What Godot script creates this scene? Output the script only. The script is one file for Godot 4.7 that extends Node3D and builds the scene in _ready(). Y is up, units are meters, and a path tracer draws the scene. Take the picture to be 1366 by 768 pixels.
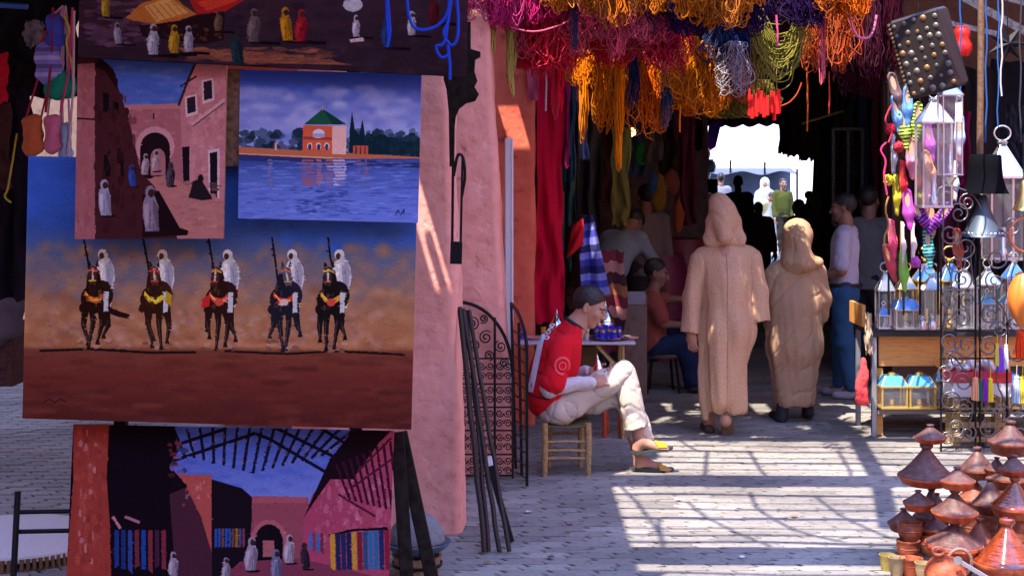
extends Node3D
# A covered market lane: paintings on the left, passers-by, hanging yarn, a lantern stall and stacked clay pots.
const FOCAL := 2000.0
const EYE := 1.95
const HORIZON := 222.0
const SUN_X := 0.30   # metres the sunlight travels sideways per metre of fall
const SUN_Z := 0.45   # metres it travels away from the camera per metre of fall
const ORD := ["first", "second", "third", "fourth", "fifth", "sixth", "seventh", "eighth", "ninth", "tenth", "eleventh", "twelfth"]
var rng := RandomNumberGenerator.new()
var M := {}
var names := {}
var noise := FastNoiseLite.new()


func P(px: float, py: float, d: float) -> Vector3:
	return Vector3((px - 683.0) * d / FOCAL, EYE - (py - HORIZON) * d / FOCAL, -d)


class MB:
	var v := PackedVector3Array()
	var n := PackedVector3Array()
	var uv := PackedVector2Array()
	var c := PackedColorArray()
	var ix := PackedInt32Array()
	var col := Color.WHITE

	func vert(p: Vector3, nn: Vector3, t := Vector2.ZERO) -> int:
		v.append(p); n.append(nn); uv.append(t); c.append(col)
		return v.size() - 1

	func tri(a: int, b: int, d: int) -> void:
		if (v[d] - v[a]).cross(v[b] - v[a]).dot(n[a] + n[b] + n[d]) < 0.0:
			ix.append(a); ix.append(d); ix.append(b)
		else:
			ix.append(a); ix.append(b); ix.append(d)

	func quad(a: int, b: int, d: int, e: int) -> void:
		tri(a, b, d); tri(a, d, e)

	func poly(pts: Array, nn: Vector3) -> void:
		var m := Vector3.ZERO
		for p in pts: m += p
		var o := vert(m / pts.size(), nn)
		var f := -1
		var last := -1
		for p in pts:
			var k := vert(p, nn)
			if f < 0: f = k
			else: tri(o, last, k)
			last = k
		tri(o, last, f)

	func box(at: Vector3, s: Vector3, b := Basis(), bev := 0.004) -> void:
		var h := s * 0.5
		bev = minf(bev, minf(h.x, minf(h.y, h.z)) * 0.6)
		var id := {}
		for sx in [-1, 1]:
			for sy in [-1, 1]:
				for sz in [-1, 1]:
					var sg := Vector3(sx, sy, sz)
					for ax in 3:
						var p := sg * h
						for k in 3:
							if k != ax: p[k] -= sg[k] * bev
						var nn := Vector3.ZERO
						nn[ax] = sg[ax]
						var t := Vector2(p[(ax + 1) % 3], p[(ax + 2) % 3])
						id[[sx, sy, sz, ax]] = vert(at + b * p, (b * nn).normalized(), t)
		for ax in 3:
			var a1 := (ax + 1) % 3
			var a2 := (ax + 2) % 3
			for sg in [-1, 1]:
				var q := []
				for w in [[-1, -1], [1, -1], [1, 1], [-1, 1]]:
					var k := [0, 0, 0, ax]
					k[ax] = sg; k[a1] = w[0]; k[a2] = w[1]
					q.append(id[k])
				quad(q[0], q[1], q[2], q[3])
			for s1 in [-1, 1]:
				for s2 in [-1, 1]:
					var k := [0, 0, 0, 0]
					k[a1] = s1; k[a2] = s2
					k[ax] = -1; k[3] = a1
					var e0: int = id[k.duplicate()]
					k[3] = a2
					var e1: int = id[k.duplicate()]
					k[ax] = 1
					var e2: int = id[k.duplicate()]
					k[3] = a1
					var e3: int = id[k.duplicate()]
					quad(e0, e1, e2, e3)
		for sx in [-1, 1]:
			for sy in [-1, 1]:
				for sz in [-1, 1]:
					tri(id[[sx, sy, sz, 0]], id[[sx, sy, sz, 1]], id[[sx, sy, sz, 2]])

	func bar(a: Vector3, b: Vector3, w: float, t: float, bev := 0.003) -> void:
		var y := (b - a).normalized()
		var x := y.cross(Vector3.FORWARD)
		if x.length() < 0.1: x = y.cross(Vector3.RIGHT)
		x = x.normalized()
		box((a + b) * 0.5, Vector3(w, a.distance_to(b), t), Basis(x, y, x.cross(y)), bev)

	func tube(path: Array, r, sides := 6, closed := false) -> void:
		var m := path.size()
		var t0: Vector3 = (path[1] - path[0]).normalized()
		var u := t0.cross(Vector3(0.31, 0.77, 0.55))
		if u.length() < 0.05: u = t0.cross(Vector3.RIGHT)
		u = u.normalized()
		var first := v.size()
		for i in m:
			var a: Vector3 = path[(i - 1 + m) % m] if closed else path[maxi(i - 1, 0)]
			var b: Vector3 = path[(i + 1) % m] if closed else path[mini(i + 1, m - 1)]
			var t := (b - a).normalized()
			u = (u - t * u.dot(t)).normalized()
			var w := t.cross(u)
			var rr: float = r[i] if r is Array else r
			for k in sides:
				var ang := TAU * k / sides
				var nn := u * cos(ang) + w * sin(ang)
				vert(path[i] + nn * rr, nn, Vector2(float(k) / sides, float(i) / m))
		for i in (m if closed else m - 1):
			var i2 := (i + 1) % m
			for k in sides:
				var k2 := (k + 1) % sides
				quad(first + i * sides + k, first + i * sides + k2, first + i2 * sides + k2, first + i2 * sides + k)
		if not closed:
			for e in [0, m - 1]:
				var t: Vector3 = (path[0] - path[1]).normalized() if e == 0 else (path[m - 1] - path[m - 2]).normalized()
				var o := vert(path[e], t)
				var s := v.size()
				for k in sides: vert(v[first + e * sides + k], t)
				for k in sides: tri(o, s + k, s + (k + 1) % sides)

	func lathe(prof: Array, segs := 24, xf := Transform3D.IDENTITY, wob := 0.0) -> void:
		var m := prof.size()
		var sn := []
		for i in m - 1:
			var d: Vector2 = prof[i + 1] - prof[i]
			sn.append(Vector2(d.y, -d.x).normalized())
		for i in m - 1:
			var na: Vector2 = sn[i]
			var nb: Vector2 = sn[i]
			if i > 0 and sn[i].dot(sn[i - 1]) > 0.6: na = (sn[i] + sn[i - 1]).normalized()
			if i < m - 2 and sn[i].dot(sn[i + 1]) > 0.6: nb = (sn[i] + sn[i + 1]).normalized()
			var s := v.size()
			for k in segs + 1:
				var a := TAU * k / segs
				var ca := cos(a)
				var sa := sin(a)
				var w := 1.0 + wob * sin(a * 2.0 + 1.0)
				vert(xf * Vector3(prof[i].x * ca * w, prof[i].y, prof[i].x * sa * w), (xf.basis * Vector3(na.x * ca, na.y, na.x * sa)).normalized(), Vector2(float(k) / segs * 3.0, prof[i].y))
				vert(xf * Vector3(prof[i + 1].x * ca * w, prof[i + 1].y, prof[i + 1].x * sa * w), (xf.basis * Vector3(nb.x * ca, nb.y, nb.x * sa)).normalized(), Vector2(float(k) / segs * 3.0, prof[i + 1].y))
			for k in segs: quad(s + k * 2, s + k * 2 + 1, s + k * 2 + 3, s + k * 2 + 2)

	# a cloth-like sheet with thickness: f(u, v) gives its middle surface
	func sheet(f: Callable, nu: int, nv: int, thick := 0.004) -> void:
		var g := []
		for j in nv + 1:
			for i in nu + 1: g.append(f.call(float(i) / nu, float(j) / nv))
		var nn := []
		for j in nv + 1:
			for i in nu + 1:
				var du: Vector3 = g[j * (nu + 1) + mini(i + 1, nu)] - g[j * (nu + 1) + maxi(i - 1, 0)]
				var dv: Vector3 = g[mini(j + 1, nv) * (nu + 1) + i] - g[maxi(j - 1, 0) * (nu + 1) + i]
				nn.append(dv.cross(du).normalized())
		var s := v.size()
		for sg in [1.0, -1.0]:
			for j in nv + 1:
				for i in nu + 1:
					var k := j * (nu + 1) + i
					vert(g[k] + nn[k] * thick * 0.5 * sg, nn[k] * sg, Vector2(float(i) / nu, float(j) / nv))
		var half := (nu + 1) * (nv + 1)
		for j in nv:
			for i in nu:
				var k := s + j * (nu + 1) + i
				quad(k, k + 1, k + nu + 2, k + nu + 1)
				quad(k + half, k + half + 1, k + half + nu + 2, k + half + nu + 1)
		var rim := []
		for i in nu: rim.append([i, i + 1])
		for i in nu: rim.append([nv * (nu + 1) + i, nv * (nu + 1) + i + 1])
		for j in nv:
			rim.append([j * (nu + 1), (j + 1) * (nu + 1)])
			rim.append([j * (nu + 1) + nu, (j + 1) * (nu + 1) + nu])
		var mid := Vector3.ZERO
		for p in g: mid += p
		mid /= g.size()
		for e in rim:
			var out: Vector3 = ((g[e[0]] + g[e[1]]) * 0.5 - mid).normalized()
			var q := []
			for w in [e[0], e[1], e[1] + half, e[0] + half]: q.append(vert(v[s + w], out, uv[s + w]))
			quad(q[0], q[1], q[2], q[3])

	# a flat outline given depth along dir
	func prism(pts: Array, depth: Vector3) -> void:
		var flat := PackedVector2Array()
		var x: Vector3 = (pts[1] - pts[0]).normalized()
		var z := depth.normalized()
		x = (x - z * x.dot(z)).normalized()
		var y := z.cross(x)
		for p in pts: flat.append(Vector2(p.dot(x), p.dot(y)))
		var t := Geometry2D.triangulate_polygon(flat)
		for sg in [0, 1]:
			var s := v.size()
			for i in pts.size(): vert(pts[i] + depth * sg, z if sg else -z, flat[i])
			for i in range(0, t.size(), 3): tri(s + t[i], s + t[i + 1], s + t[i + 2])
		var area := 0.0
		for i in flat.size():
			area += flat[i].cross(flat[(i + 1) % flat.size()])
		for i in pts.size():
			var a: Vector3 = pts[i]
			var b: Vector3 = pts[(i + 1) % pts.size()]
			var nn := (b - a).cross(z).normalized() * signf(area)
			quad(vert(a, nn), vert(b, nn), vert(b + depth, nn), vert(a + depth, nn))

	func add(o: MB, xf: Transform3D) -> void:
		var s := v.size()
		for i in o.v.size():
			v.append(xf * o.v[i]); n.append((xf.basis * o.n[i]).normalized()); uv.append(o.uv[i]); c.append(o.c[i])
		var flip := xf.basis.determinant() < 0.0
		for i in range(0, o.ix.size(), 3):
			ix.append(o.ix[i] + s)
			ix.append(o.ix[i + (2 if flip else 1)] + s)
			ix.append(o.ix[i + (1 if flip else 2)] + s)

	func mesh() -> ArrayMesh:
		var a := []
		a.resize(Mesh.ARRAY_MAX)
		a[Mesh.ARRAY_VERTEX] = v; a[Mesh.ARRAY_NORMAL] = n; a[Mesh.ARRAY_TEX_UV] = uv; a[Mesh.ARRAY_COLOR] = c; a[Mesh.ARRAY_INDEX] = ix
		var m := ArrayMesh.new()
		m.add_surface_from_arrays(Mesh.PRIMITIVE_TRIANGLES, a)
		return m


# ---------- soft bodies: rounded cones and ellipsoids joined with a smooth minimum, meshed as surface nets
func cone(a: Vector3, b: Vector3, ra: float, rb: float, k := 0.03) -> Array:
	return [0, a, b, ra, rb, k]


func egg(at: Vector3, r: Vector3, b := Basis(), k := 0.03) -> Array:
	return [1, at, r, b, b.inverse(), k]


func prim_box(p: Array) -> AABB:
	if p[0] == 0:
		var r := maxf(p[3], p[4])
		return AABB(p[1], Vector3.ZERO).expand(p[2]).grow(r)
	return AABB(p[1], Vector3.ZERO).grow(maxf(p[2].x, maxf(p[2].y, p[2].z)))


func soft(mb: MB, prims: Array, cell: float, cuts := [], carve := [], fold = null, tint = null) -> void:
	var bb := prim_box(prims[0])
	for p in prims: bb = bb.merge(prim_box(p))
	bb = bb.grow(cell * 3.0)
	var o := bb.position
	var nx := int(bb.size.x / cell) + 2
	var ny := int(bb.size.y / cell) + 2
	var nz := int(bb.size.z / cell) + 2
	var f := PackedFloat32Array()
	f.resize(nx * ny * nz)
	f.fill(10.0)
	for pass_n in 2:
		for p in (prims if pass_n == 0 else carve):
			var k: float = p[5]
			var pb := prim_box(p).grow(cell * 2.5 + k)
			var lo := ((pb.position - o) / cell).floor()
			var hi := ((pb.end - o) / cell).ceil()
			var x0 := maxi(int(lo.x), 0); var x1 := mini(int(hi.x), nx - 1)
			var y0 := maxi(int(lo.y), 0); var y1 := mini(int(hi.y), ny - 1)
			var z0 := maxi(int(lo.z), 0); var z1 := mini(int(hi.z), nz - 1)
			var is_cone: bool = p[0] == 0
			var a: Vector3 = p[1]
			var ab := Vector3.ZERO
			var inv_l := 0.0
			var ra := 0.0
			var dr := 0.0
			var rad := Vector3.ONE
			var ib := Basis()
			if is_cone:
				ab = p[2] - a
				inv_l = 1.0 / maxf(ab.length_squared(), 1e-9)
				ra = p[3]; dr = p[4] - p[3]
			else:
				rad = p[2]; ib = p[4]
			for z in range(z0, z1 + 1):
				for y in range(y0, y1 + 1):
					var row := (z * ny + y) * nx
					var q := o + Vector3(x0, y, z) * cell - a
					for x in range(x0, x1 + 1):
						var d: float
						if is_cone:
							var h := clampf(q.dot(ab) * inv_l, 0.0, 1.0)
							d = (q - ab * h).length() - ra - dr * h
						else:
							var e := ib * q
							var e0 := e / rad
							var k0 := e0.length()
							d = k0 * (k0 - 1.0) / maxf((e0 / rad).length(), 1e-6)
						q.x += cell
						var i := row + x
						if pass_n == 0:
							var g := f[i]
							var w := k - absf(g - d)
							f[i] = (minf(g, d) - w * w * 0.25 / k) if w > 0.0 else minf(g, d)
						else:
							f[i] = maxf(f[i], -d)
	for c in cuts:   # [normal, distance]: what lies beyond the plane is cut away
		for z in nz:
			for y in ny:
				var q := o + Vector3(0, y, z) * cell
				var d: float = q.dot(c[0]) - c[1]
				var st: float = c[0].x * cell
				var row := (z * ny + y) * nx
				for x in nx:
					if d > f[row + x]: f[row + x] = d
					d += st
	var vid := PackedInt32Array()
	vid.resize(nx * ny * nz)
	vid.fill(-1)
	var off := [0, 1, nx, nx + 1, nx * ny, nx * ny + 1, nx * ny + nx, nx * ny + nx + 1]
	var s3 := nx * ny
	var first := mb.v.size()
	var cells := PackedInt32Array()
	for z in nz - 1:
		for y in ny - 1:
			var row := (z * ny + y) * nx
			for x in nx - 1:
				var i := row + x
				var a := f[i]
				var b := f[i + 1]
				var far := 3.0 * cell
				if a > far or a < -far: continue
				var c2 := f[i + nx]
				var d2 := f[i + nx + 1]
				var e2 := f[i + s3]
				var f2 := f[i + s3 + 1]
				var g2 := f[i + s3 + nx]
				var h2 := f[i + s3 + nx + 1]
				var mn := minf(minf(minf(a, b), minf(c2, d2)), minf(minf(e2, f2), minf(g2, h2)))
				if mn >= 0.0: continue
				var mx := maxf(maxf(maxf(a, b), maxf(c2, d2)), maxf(maxf(e2, f2), maxf(g2, h2)))
				if mx < 0.0: continue
				var w := [a, b, c2, d2, e2, f2, g2, h2]
				var sum := Vector3.ZERO
				var cnt := 0
				for e in [[0, 1], [2, 3], [4, 5], [6, 7], [0, 2], [1, 3], [4, 6], [5, 7], [0, 4], [1, 5], [2, 6], [3, 7]]:
					var wa: float = w[e[0]]
					var wb: float = w[e[1]]
					if (wa < 0.0) != (wb < 0.0):
						var t := wa / (wa - wb)
						var p0 := Vector3(e[0] & 1, (e[0] >> 1) & 1, e[0] >> 2)
						var p1 := Vector3(e[1] & 1, (e[1] >> 1) & 1, e[1] >> 2)
						sum += p0.lerp(p1, t)
						cnt += 1
				var pos := o + (Vector3(x, y, z) + sum / cnt) * cell
				var nn := Vector3(b + d2 + f2 + h2 - a - c2 - e2 - g2, c2 + d2 + g2 + h2 - a - b - e2 - f2, e2 + f2 + g2 + h2 - a - b - c2 - d2).normalized()
				if fold != null: pos += nn * float(fold.call(pos, nn))
				if tint != null: mb.col = tint.call(pos)
				vid[i] = mb.vert(pos, nn)
				cells.append(i)
	for i in cells:
		for ax in 3:
			var st: int = [1, nx, s3][ax]
			var u: int = [nx, s3, 1][ax]
			var w: int = [s3, 1, nx][ax]
			if i - u < 0 or i - w < 0 or i - u - w < 0: continue
			if (f[i] < 0.0) != (f[i + st] < 0.0):
				var a := vid[i]
				var b := vid[i - u]
				var c := vid[i - u - w]
				var d := vid[i - w]
				if b >= 0 and c >= 0 and d >= 0:
					if f[i] < 0.0:
						mb.ix.append_array([a, c, b, a, d, c])
					else:
						mb.ix.append_array([a, b, c, a, c, d])
	# folds move the points after the field's normals were taken: average the true face normals
	if fold != null:
		var acc := PackedVector3Array()
		acc.resize(mb.v.size() - first)
		for t in range(0, mb.ix.size(), 3):
			var a := mb.ix[t]
			if a < first: continue
			var b := mb.ix[t + 1]
			var c := mb.ix[t + 2]
			var g := (mb.v[c] - mb.v[a]).cross(mb.v[b] - mb.v[a])
			acc[a - first] += g; acc[b - first] += g; acc[c - first] += g
		for i in acc.size():
			if acc[i].length_squared() > 0.0: mb.n[first + i] = acc[i].normalized()
	mb.col = Color.WHITE


# ---------- nodes
func numbered(called: String) -> String:
	names[called] = names.get(called, -1) + 1
	return called if names[called] == 0 else "%s_%03d" % [called, names[called]]


func meta(o: Node, label: String, category: String, group := "") -> Node:
	if label: o.set_meta("label", label)
	if category: o.set_meta("category", category)
	if group: o.set_meta("group", group)
	return o


func thing(called: String, label: String, category: String, at := Vector3.ZERO, group := "") -> Node3D:
	var o := Node3D.new()
	o.name = numbered(called)
	add_child(o)
	o.position = at
	meta(o, label, category, group)
	return o


func part(called: String, mb: MB, m: Material, parent: Node) -> MeshInstance3D:
	return inst(called, mb.mesh(), m, parent)


func inst(called: String, mesh: Mesh, m: Material, parent: Node) -> MeshInstance3D:
	var o := MeshInstance3D.new()
	o.name = called
	o.mesh = mesh
	o.material_override = m
	parent.add_child(o, true)
	return o


func solo(called: String, label: String, category: String, mb: MB, m: Material, group := "", at := Vector3.ZERO) -> MeshInstance3D:
	var o := inst(numbered(called), mb.mesh(), m, self)
	o.position = at
	meta(o, label, category, group)
	return o


func setting(called: String, mb: MB, m: Material) -> MeshInstance3D:
	var o := inst(called, mb.mesh(), m, self)
	o.set_meta("kind", "structure")
	return o


# ---------- materials (colours given as linear base colours)
func lin(r: float, g: float, b: float) -> Color:
	return Color(r, g, b).linear_to_srgb()


func mat(c: Color, rough := 0.8, metal := 0.0) -> StandardMaterial3D:
	var m := StandardMaterial3D.new()
	m.albedo_color = c
	m.roughness = rough
	m.metallic = metal
	return m


func ntex(freq: float, cols: Array, seed_n := 1, size := 512, kind := FastNoiseLite.TYPE_SIMPLEX_SMOOTH, oct := 5) -> NoiseTexture2D:
	var t := NoiseTexture2D.new()
	t.width = size
	t.height = size
	t.seamless = true
	var nz := FastNoiseLite.new()
	nz.noise_type = kind
	nz.seed = seed_n
	nz.frequency = freq
	nz.fractal_octaves = oct
	t.noise = nz
	if cols:
		var g := Gradient.new()
		var offs := PackedFloat32Array()
		var cc := PackedColorArray()
		for e in cols:
			offs.append(e[0]); cc.append(e[1])
		g.offsets = offs
		g.colors = cc
		t.color_ramp = g
	return t


func textured(m: StandardMaterial3D, t: Texture2D, scale: float, bump: Texture2D = null, depth := 0.3) -> StandardMaterial3D:
	m.albedo_texture = t
	m.uv1_triplanar = true
	m.uv1_world_triplanar = true
	m.uv1_scale = Vector3.ONE * scale
	if bump:
		m.heightmap_enabled = true
		m.heightmap_texture = bump
		m.heightmap_scale = depth
	return m


func cloth(c: Color, tex := true, rough := 0.95) -> StandardMaterial3D:
	var m := mat(c, rough)
	if tex: textured(m, M.weave_tex, 9.0)
	m.metallic_specular = 0.2
	m.rim_enabled = true
	m.rim = 0.1
	m.rim_tint = 0.6
	return m


func spiral(at: Vector3, r: float, turns: float, a0: float, dir: float, bx := Vector3.RIGHT, by := Vector3.UP, steps := 18) -> Array:
	var out := []
	for i in steps + 1:
		var t := float(i) / steps
		var a := a0 + dir * TAU * turns * t
		var q := r * (1.0 - 0.82 * t)
		out.append(at + (bx * cos(a) + by * sin(a)) * q)
	return out


func _ready() -> void:
	rng.seed = 7
	noise.seed = 3
	noise.frequency = 1.0
	noise.fractal_type = FastNoiseLite.FRACTAL_NONE
	# camera: level, with the lens shifted down
	var cam := Camera3D.new()
	cam.name = "camera"
	cam.projection = Camera3D.PROJECTION_FRUSTUM
	cam.near = 0.1
	cam.far = 300.0
	cam.size = 0.1 * 768.0 / FOCAL
	cam.frustum_offset = Vector2(0.0, -0.1 * (384.0 - HORIZON) / FOCAL)
	cam.position = Vector3(0, EYE, 0)
	add_child(cam)
	cam.current = true
	# sky
	var env := Environment.new()
	env.background_mode = Environment.BG_SKY
	var sky := Sky.new()
	var sm := ProceduralSkyMaterial.new()
	sm.sky_top_color = Color(0.46, 0.55, 0.76)
	sm.sky_horizon_color = Color(0.83, 0.86, 0.91)
	sm.ground_horizon_color = Color(0.55, 0.5, 0.48)
	sm.ground_bottom_color = Color(0.35, 0.3, 0.28)
	sm.sky_curve = 0.12
	sm.sky_energy_multiplier = 1.7
	sky.sky_material = sm
	env.sky = sky
	env.background_energy_multiplier = 1.0
	env.tonemap_mode = Environment.TONE_MAPPER_LINEAR
	env.tonemap_exposure = 2.65
	env.sdfgi_enabled = true
	env.ssao_enabled = true
	env.ssil_enabled = true
	var we := WorldEnvironment.new()
	we.name = "world_environment"
	we.environment = env
	add_child(we)
	# sun: high, behind the camera and a little to its left
	var sun := DirectionalLight3D.new()
	sun.name = "sun"
	sun.light_energy = 1.6
	sun.light_color = Color(1.0, 0.95, 0.88)
	sun.light_angular_distance = 0.5
	sun.shadow_enabled = true
	add_child(sun)
	sun.look_at_from_position(Vector3(0, 20, 0), Vector3(SUN_X * 20.0, 0, -SUN_Z * 20.0))
	make_materials()
	build_ground()
	build_walls()
	build_roof()
	print("setting ", Time.get_ticks_msec())
	build_paintings()
	print("paintings ", Time.get_ticks_msec())
	build_left_corner()
	build_pillar_things()
	print("left ", Time.get_ticks_msec())
	build_shop()
	build_far_end()
	print("shop ", Time.get_ticks_msec())
	build_people()
	print("people ", Time.get_ticks_msec())
	build_lantern_stall()
	build_slippers()
	build_clay_pots()
	print("stall ", Time.get_ticks_msec())
	build_yarn()
	build_litter()
	print("yarn ", Time.get_ticks_msec())


func make_materials() -> void:
	var grey := func(x: float) -> Color: return Color(x, x, x)
	M.weave_tex = ntex(0.25, [[0.0, grey.call(0.72)], [0.5, grey.call(0.95)], [1.0, grey.call(1.0)]], 5, 256, FastNoiseLite.TYPE_VALUE, 3)
	M.linen_tex = ntex(0.05, [[0.0, grey.call(0.78)], [0.4, grey.call(0.93)], [0.6, grey.call(0.97)], [1.0, grey.call(1.0)]], 15, 512, FastNoiseLite.TYPE_SIMPLEX_SMOOTH, 6)
	M.fine = ntex(0.06, [[0.0, grey.call(0.3)], [1.0, grey.call(1.0)]], 9, 512, FastNoiseLite.TYPE_SIMPLEX_SMOOTH, 6)
	var lump := ntex(0.018, [[0.0, grey.call(0.0)], [0.28, grey.call(0.45)], [0.6, grey.call(0.6)], [1.0, grey.call(1.0)]], 11, 512, FastNoiseLite.TYPE_SIMPLEX_SMOOTH, 6)
	M.lump = lump
	# pink plaster with paler worn patches and darker stains
	var pl := ntex(0.012, [[0.0, Color(0.5, 0.3, 0.28)], [0.1, Color(0.76, 0.52, 0.48)], [0.22, Color(0.84, 0.6, 0.56)], [0.5, Color(0.87, 0.63, 0.59)], [0.8, Color(0.88, 0.65, 0.61)], [0.95, Color(0.9, 0.7, 0.66)], [1.0, Color(0.93, 0.78, 0.74)]], 21, 1024, FastNoiseLite.TYPE_SIMPLEX_SMOOTH, 7)
	M.pink = textured(mat(Color(1, 0.97, 0.95), 0.85), pl, 0.55, lump, 1.6)
	M.dusty = textured(mat(Color(1, 0.97, 0.95), 0.92), pl, 0.8, lump, 1.0)
	var co := ntex(0.012, [[0.0, Color(0.4, 0.15, 0.11)], [0.2, Color(0.82, 0.38, 0.29)], [0.6, Color(0.86, 0.43, 0.33)], [1.0, Color(0.9, 0.52, 0.42)]], 33, 512, FastNoiseLite.TYPE_SIMPLEX_SMOOTH, 6)
	M.coral = textured(mat(Color(1, 1, 1), 0.85), co, 0.6, lump, 1.2)
	M.trim = textured(mat(lin(0.62, 0.3, 0.2), 0.8), M.fine, 1.2, lump, 0.8)
	var pv := ntex(0.03, [[0.0, grey.call(0.7)], [0.3, grey.call(0.92)], [0.7, grey.call(0.98)], [1.0, grey.call(1.0)]], 41, 512, FastNoiseLite.TYPE_SIMPLEX_SMOOTH, 6)
	M.paver_tex = pv
	M.pavers = []
	for k in [Vector3(0.17, 0.157, 0.15), Vector3(0.205, 0.19, 0.18), Vector3(0.235, 0.217, 0.205), Vector3(0.27, 0.248, 0.232), Vector3(0.31, 0.285, 0.265)]:
		M.pavers.append(textured(mat(lin(k.x, k.y, k.z), 0.75), pv, 1.3, lump, 0.06))
	M.paver_many = textured(mat(Color.WHITE, 0.75), pv, 1.3, lump, 0.06)
	M.paver_many.vertex_color_use_as_albedo = true
	M.joint = textured(mat(lin(0.03, 0.028, 0.032), 0.95), M.fine, 2.0)
	M.earth = textured(mat(lin(0.2, 0.17, 0.16), 0.95), M.fine, 0.7)
	M.iron = mat(lin(0.012, 0.012, 0.014), 0.42, 0.3)
	M.iron.metallic_specular = 0.3
	M.rust = textured(mat(lin(0.07, 0.04, 0.035), 0.6, 0.3), M.fine, 3.0)
	M.steel = mat(lin(0.55, 0.56, 0.58), 0.28, 0.9)
	M.silver = mat(lin(0.8, 0.8, 0.82), 0.15, 1.0)
	M.brass = mat(lin(0.72, 0.5, 0.16), 0.25, 0.9)
	M.glass = mat(Color(0.92, 0.97, 1.0, 0.03), 0.02)
	M.glass.metallic_specular = 0.35
	M.glass.transparency = BaseMaterial3D.TRANSPARENCY_ALPHA
	var wd := ntex(0.02, [[0.0, grey.call(0.5)], [0.5, grey.call(0.85)], [1.0, grey.call(1.0)]], 51, 512, FastNoiseLite.TYPE_SIMPLEX_SMOOTH, 5)
	M.wood_tex = wd
	M.dark_wood = textured(mat(lin(0.022, 0.015, 0.013), 0.75), wd, 2.0)
	M.dark_wood.metallic_specular = 0.2
	M.pale_wood = textured(mat(lin(0.48, 0.32, 0.13), 0.6), wd, 4.0)
	M.roof = textured(mat(lin(0.12, 0.09, 0.07), 0.9), wd, 1.0)
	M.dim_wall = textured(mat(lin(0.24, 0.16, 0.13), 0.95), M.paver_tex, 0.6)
	M.white_wall = mat(lin(0.78, 0.74, 0.74), 0.9)


# ---------- ground: interlocking pavers with zigzag ends
func paver_mesh() -> ArrayMesh:
	var L := 0.112
	var W := 0.0555
	var j := 0.03
	var g := 0.0085
	var top := []
	var out := []
	for p in [Vector2(-L, -W), Vector2(-L * 0.3, -W + 0.004), Vector2(L * 0.3, -W - 0.004), Vector2(L, -W), Vector2(L + j, -W * 0.3), Vector2(L - j, W * 0.3), Vector2(L, W), Vector2(L * 0.3, W - 0.004), Vector2(-L * 0.3, W + 0.004), Vector2(-L, W), Vector2(-L - j, W * 0.3), Vector2(-L + j, -W * 0.3)]:
		out.append(Vector3(p.x - signf(p.x) * g, -0.003, p.y - signf(p.y) * 0.0085))
		top.append(Vector3(p.x - signf(p.x) * (g + 0.003), 0.0, p.y - signf(p.y) * 0.0115))
	var mb := MB.new()
	var o := mb.vert(Vector3.ZERO, Vector3.UP)
	var n := top.size()
	var t0 := mb.v.size()
	for p in top: mb.vert(p, Vector3.UP)
	var s0 := mb.v.size()
	for p in out: mb.vert(p, Vector3(p.x * 0.3, 0.06, p.z).normalized())
	var d0 := mb.v.size()
	for p in out: mb.vert(p - Vector3(0, 0.02, 0), Vector3(p.x * 0.3, 0.0, p.z).normalized())
	for i in n:
		var k := (i + 1) % n
		mb.ix.append_array([o, t0 + i, t0 + k])
		mb.quad(t0 + i, t0 + k, s0 + k, s0 + i)
		mb.quad(s0 + i, s0 + k, d0 + k, d0 + i)
	for i in n:   # the top fan must face up whatever its winding
		pass
	return mb.mesh()


func build_ground() -> void:
	var e := MB.new()
	var f := e.vert(Vector3(-90, -0.05, 40), Vector3.UP)
	e.vert(Vector3(90, -0.05, 40), Vector3.UP)
	e.vert(Vector3(90, -0.05, -160), Vector3.UP)
	e.vert(Vector3(-90, -0.05, -160), Vector3.UP)
	e.quad(f, f + 1, f + 2, f + 3)
	setting("ground", e, M.earth)
	var bed := MB.new()
	bed.box(Vector3(2, -0.0205, -18), Vector3(26, 0.03, 48), Basis(), 0.0)
	var root := setting("pavement", bed, M.joint)
	var mesh := paver_mesh()
	var near := []
	var rest := []
	var r := 0
	var z := -4.2
	while z > -20.0:
		var x := -7.0 + (0.112 if r % 2 else 0.0)
		while x < 7.5:
			var d := -z
			var px := 683.0 + x * FOCAL / d
			if px > -250 and px < 1600:
				var tone := clampi(int(2.5 + noise.get_noise_2d(x * 0.9, z * 0.9) * 2.6 + rng.randf_range(-1.3, 1.3)), 0, 4)
				var xf := Transform3D(Basis(Vector3.RIGHT, rng.randf_range(-0.008, 0.008)) * Basis(Vector3.BACK, rng.randf_range(-0.006, 0.006)), Vector3(x, rng.randf_range(-0.0025, 0.0025), z))
				if d > 7.1 and d < 11.0 and ((px > 590 and px < 1230) or (px > 0 and px < 95)) and near.size() < 300: near.append([xf, tone])
				else: rest.append([xf, tone])
			x += 0.224
		z -= 0.111
		r += 1
	for q in near:
		inst("paver", mesh, M.pavers[q[1]], root).transform = q[0]
	var mm := MultiMesh.new()
	mm.transform_format = MultiMesh.TRANSFORM_3D
	mm.use_colors = true
	mm.mesh = mesh
	mm.instance_count = rest.size()
	for i in rest.size():
		mm.set_instance_transform(i, rest[i][0])
		mm.set_instance_color(i, M.pavers[rest[i][1]].albedo_color.srgb_to_linear())
	var mi := MultiMeshInstance3D.new()
	mi.name = "smaller_pavers"
	mi.multimesh = mm
	mi.material_override = M.paver_many
	mi.set_meta("kind", "stuff")
	root.add_child(mi, true)
	# plain paving where the pieces can no longer be told apart
	var far := MB.new()
	far.box(Vector3(4, -0.012, -34), Vector3(18, 0.02, 28), Basis(), 0.0)
	var fo := part("far_paving", far, M.pavers[1], root)
	fo.set_meta("kind", "stuff")


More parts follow.
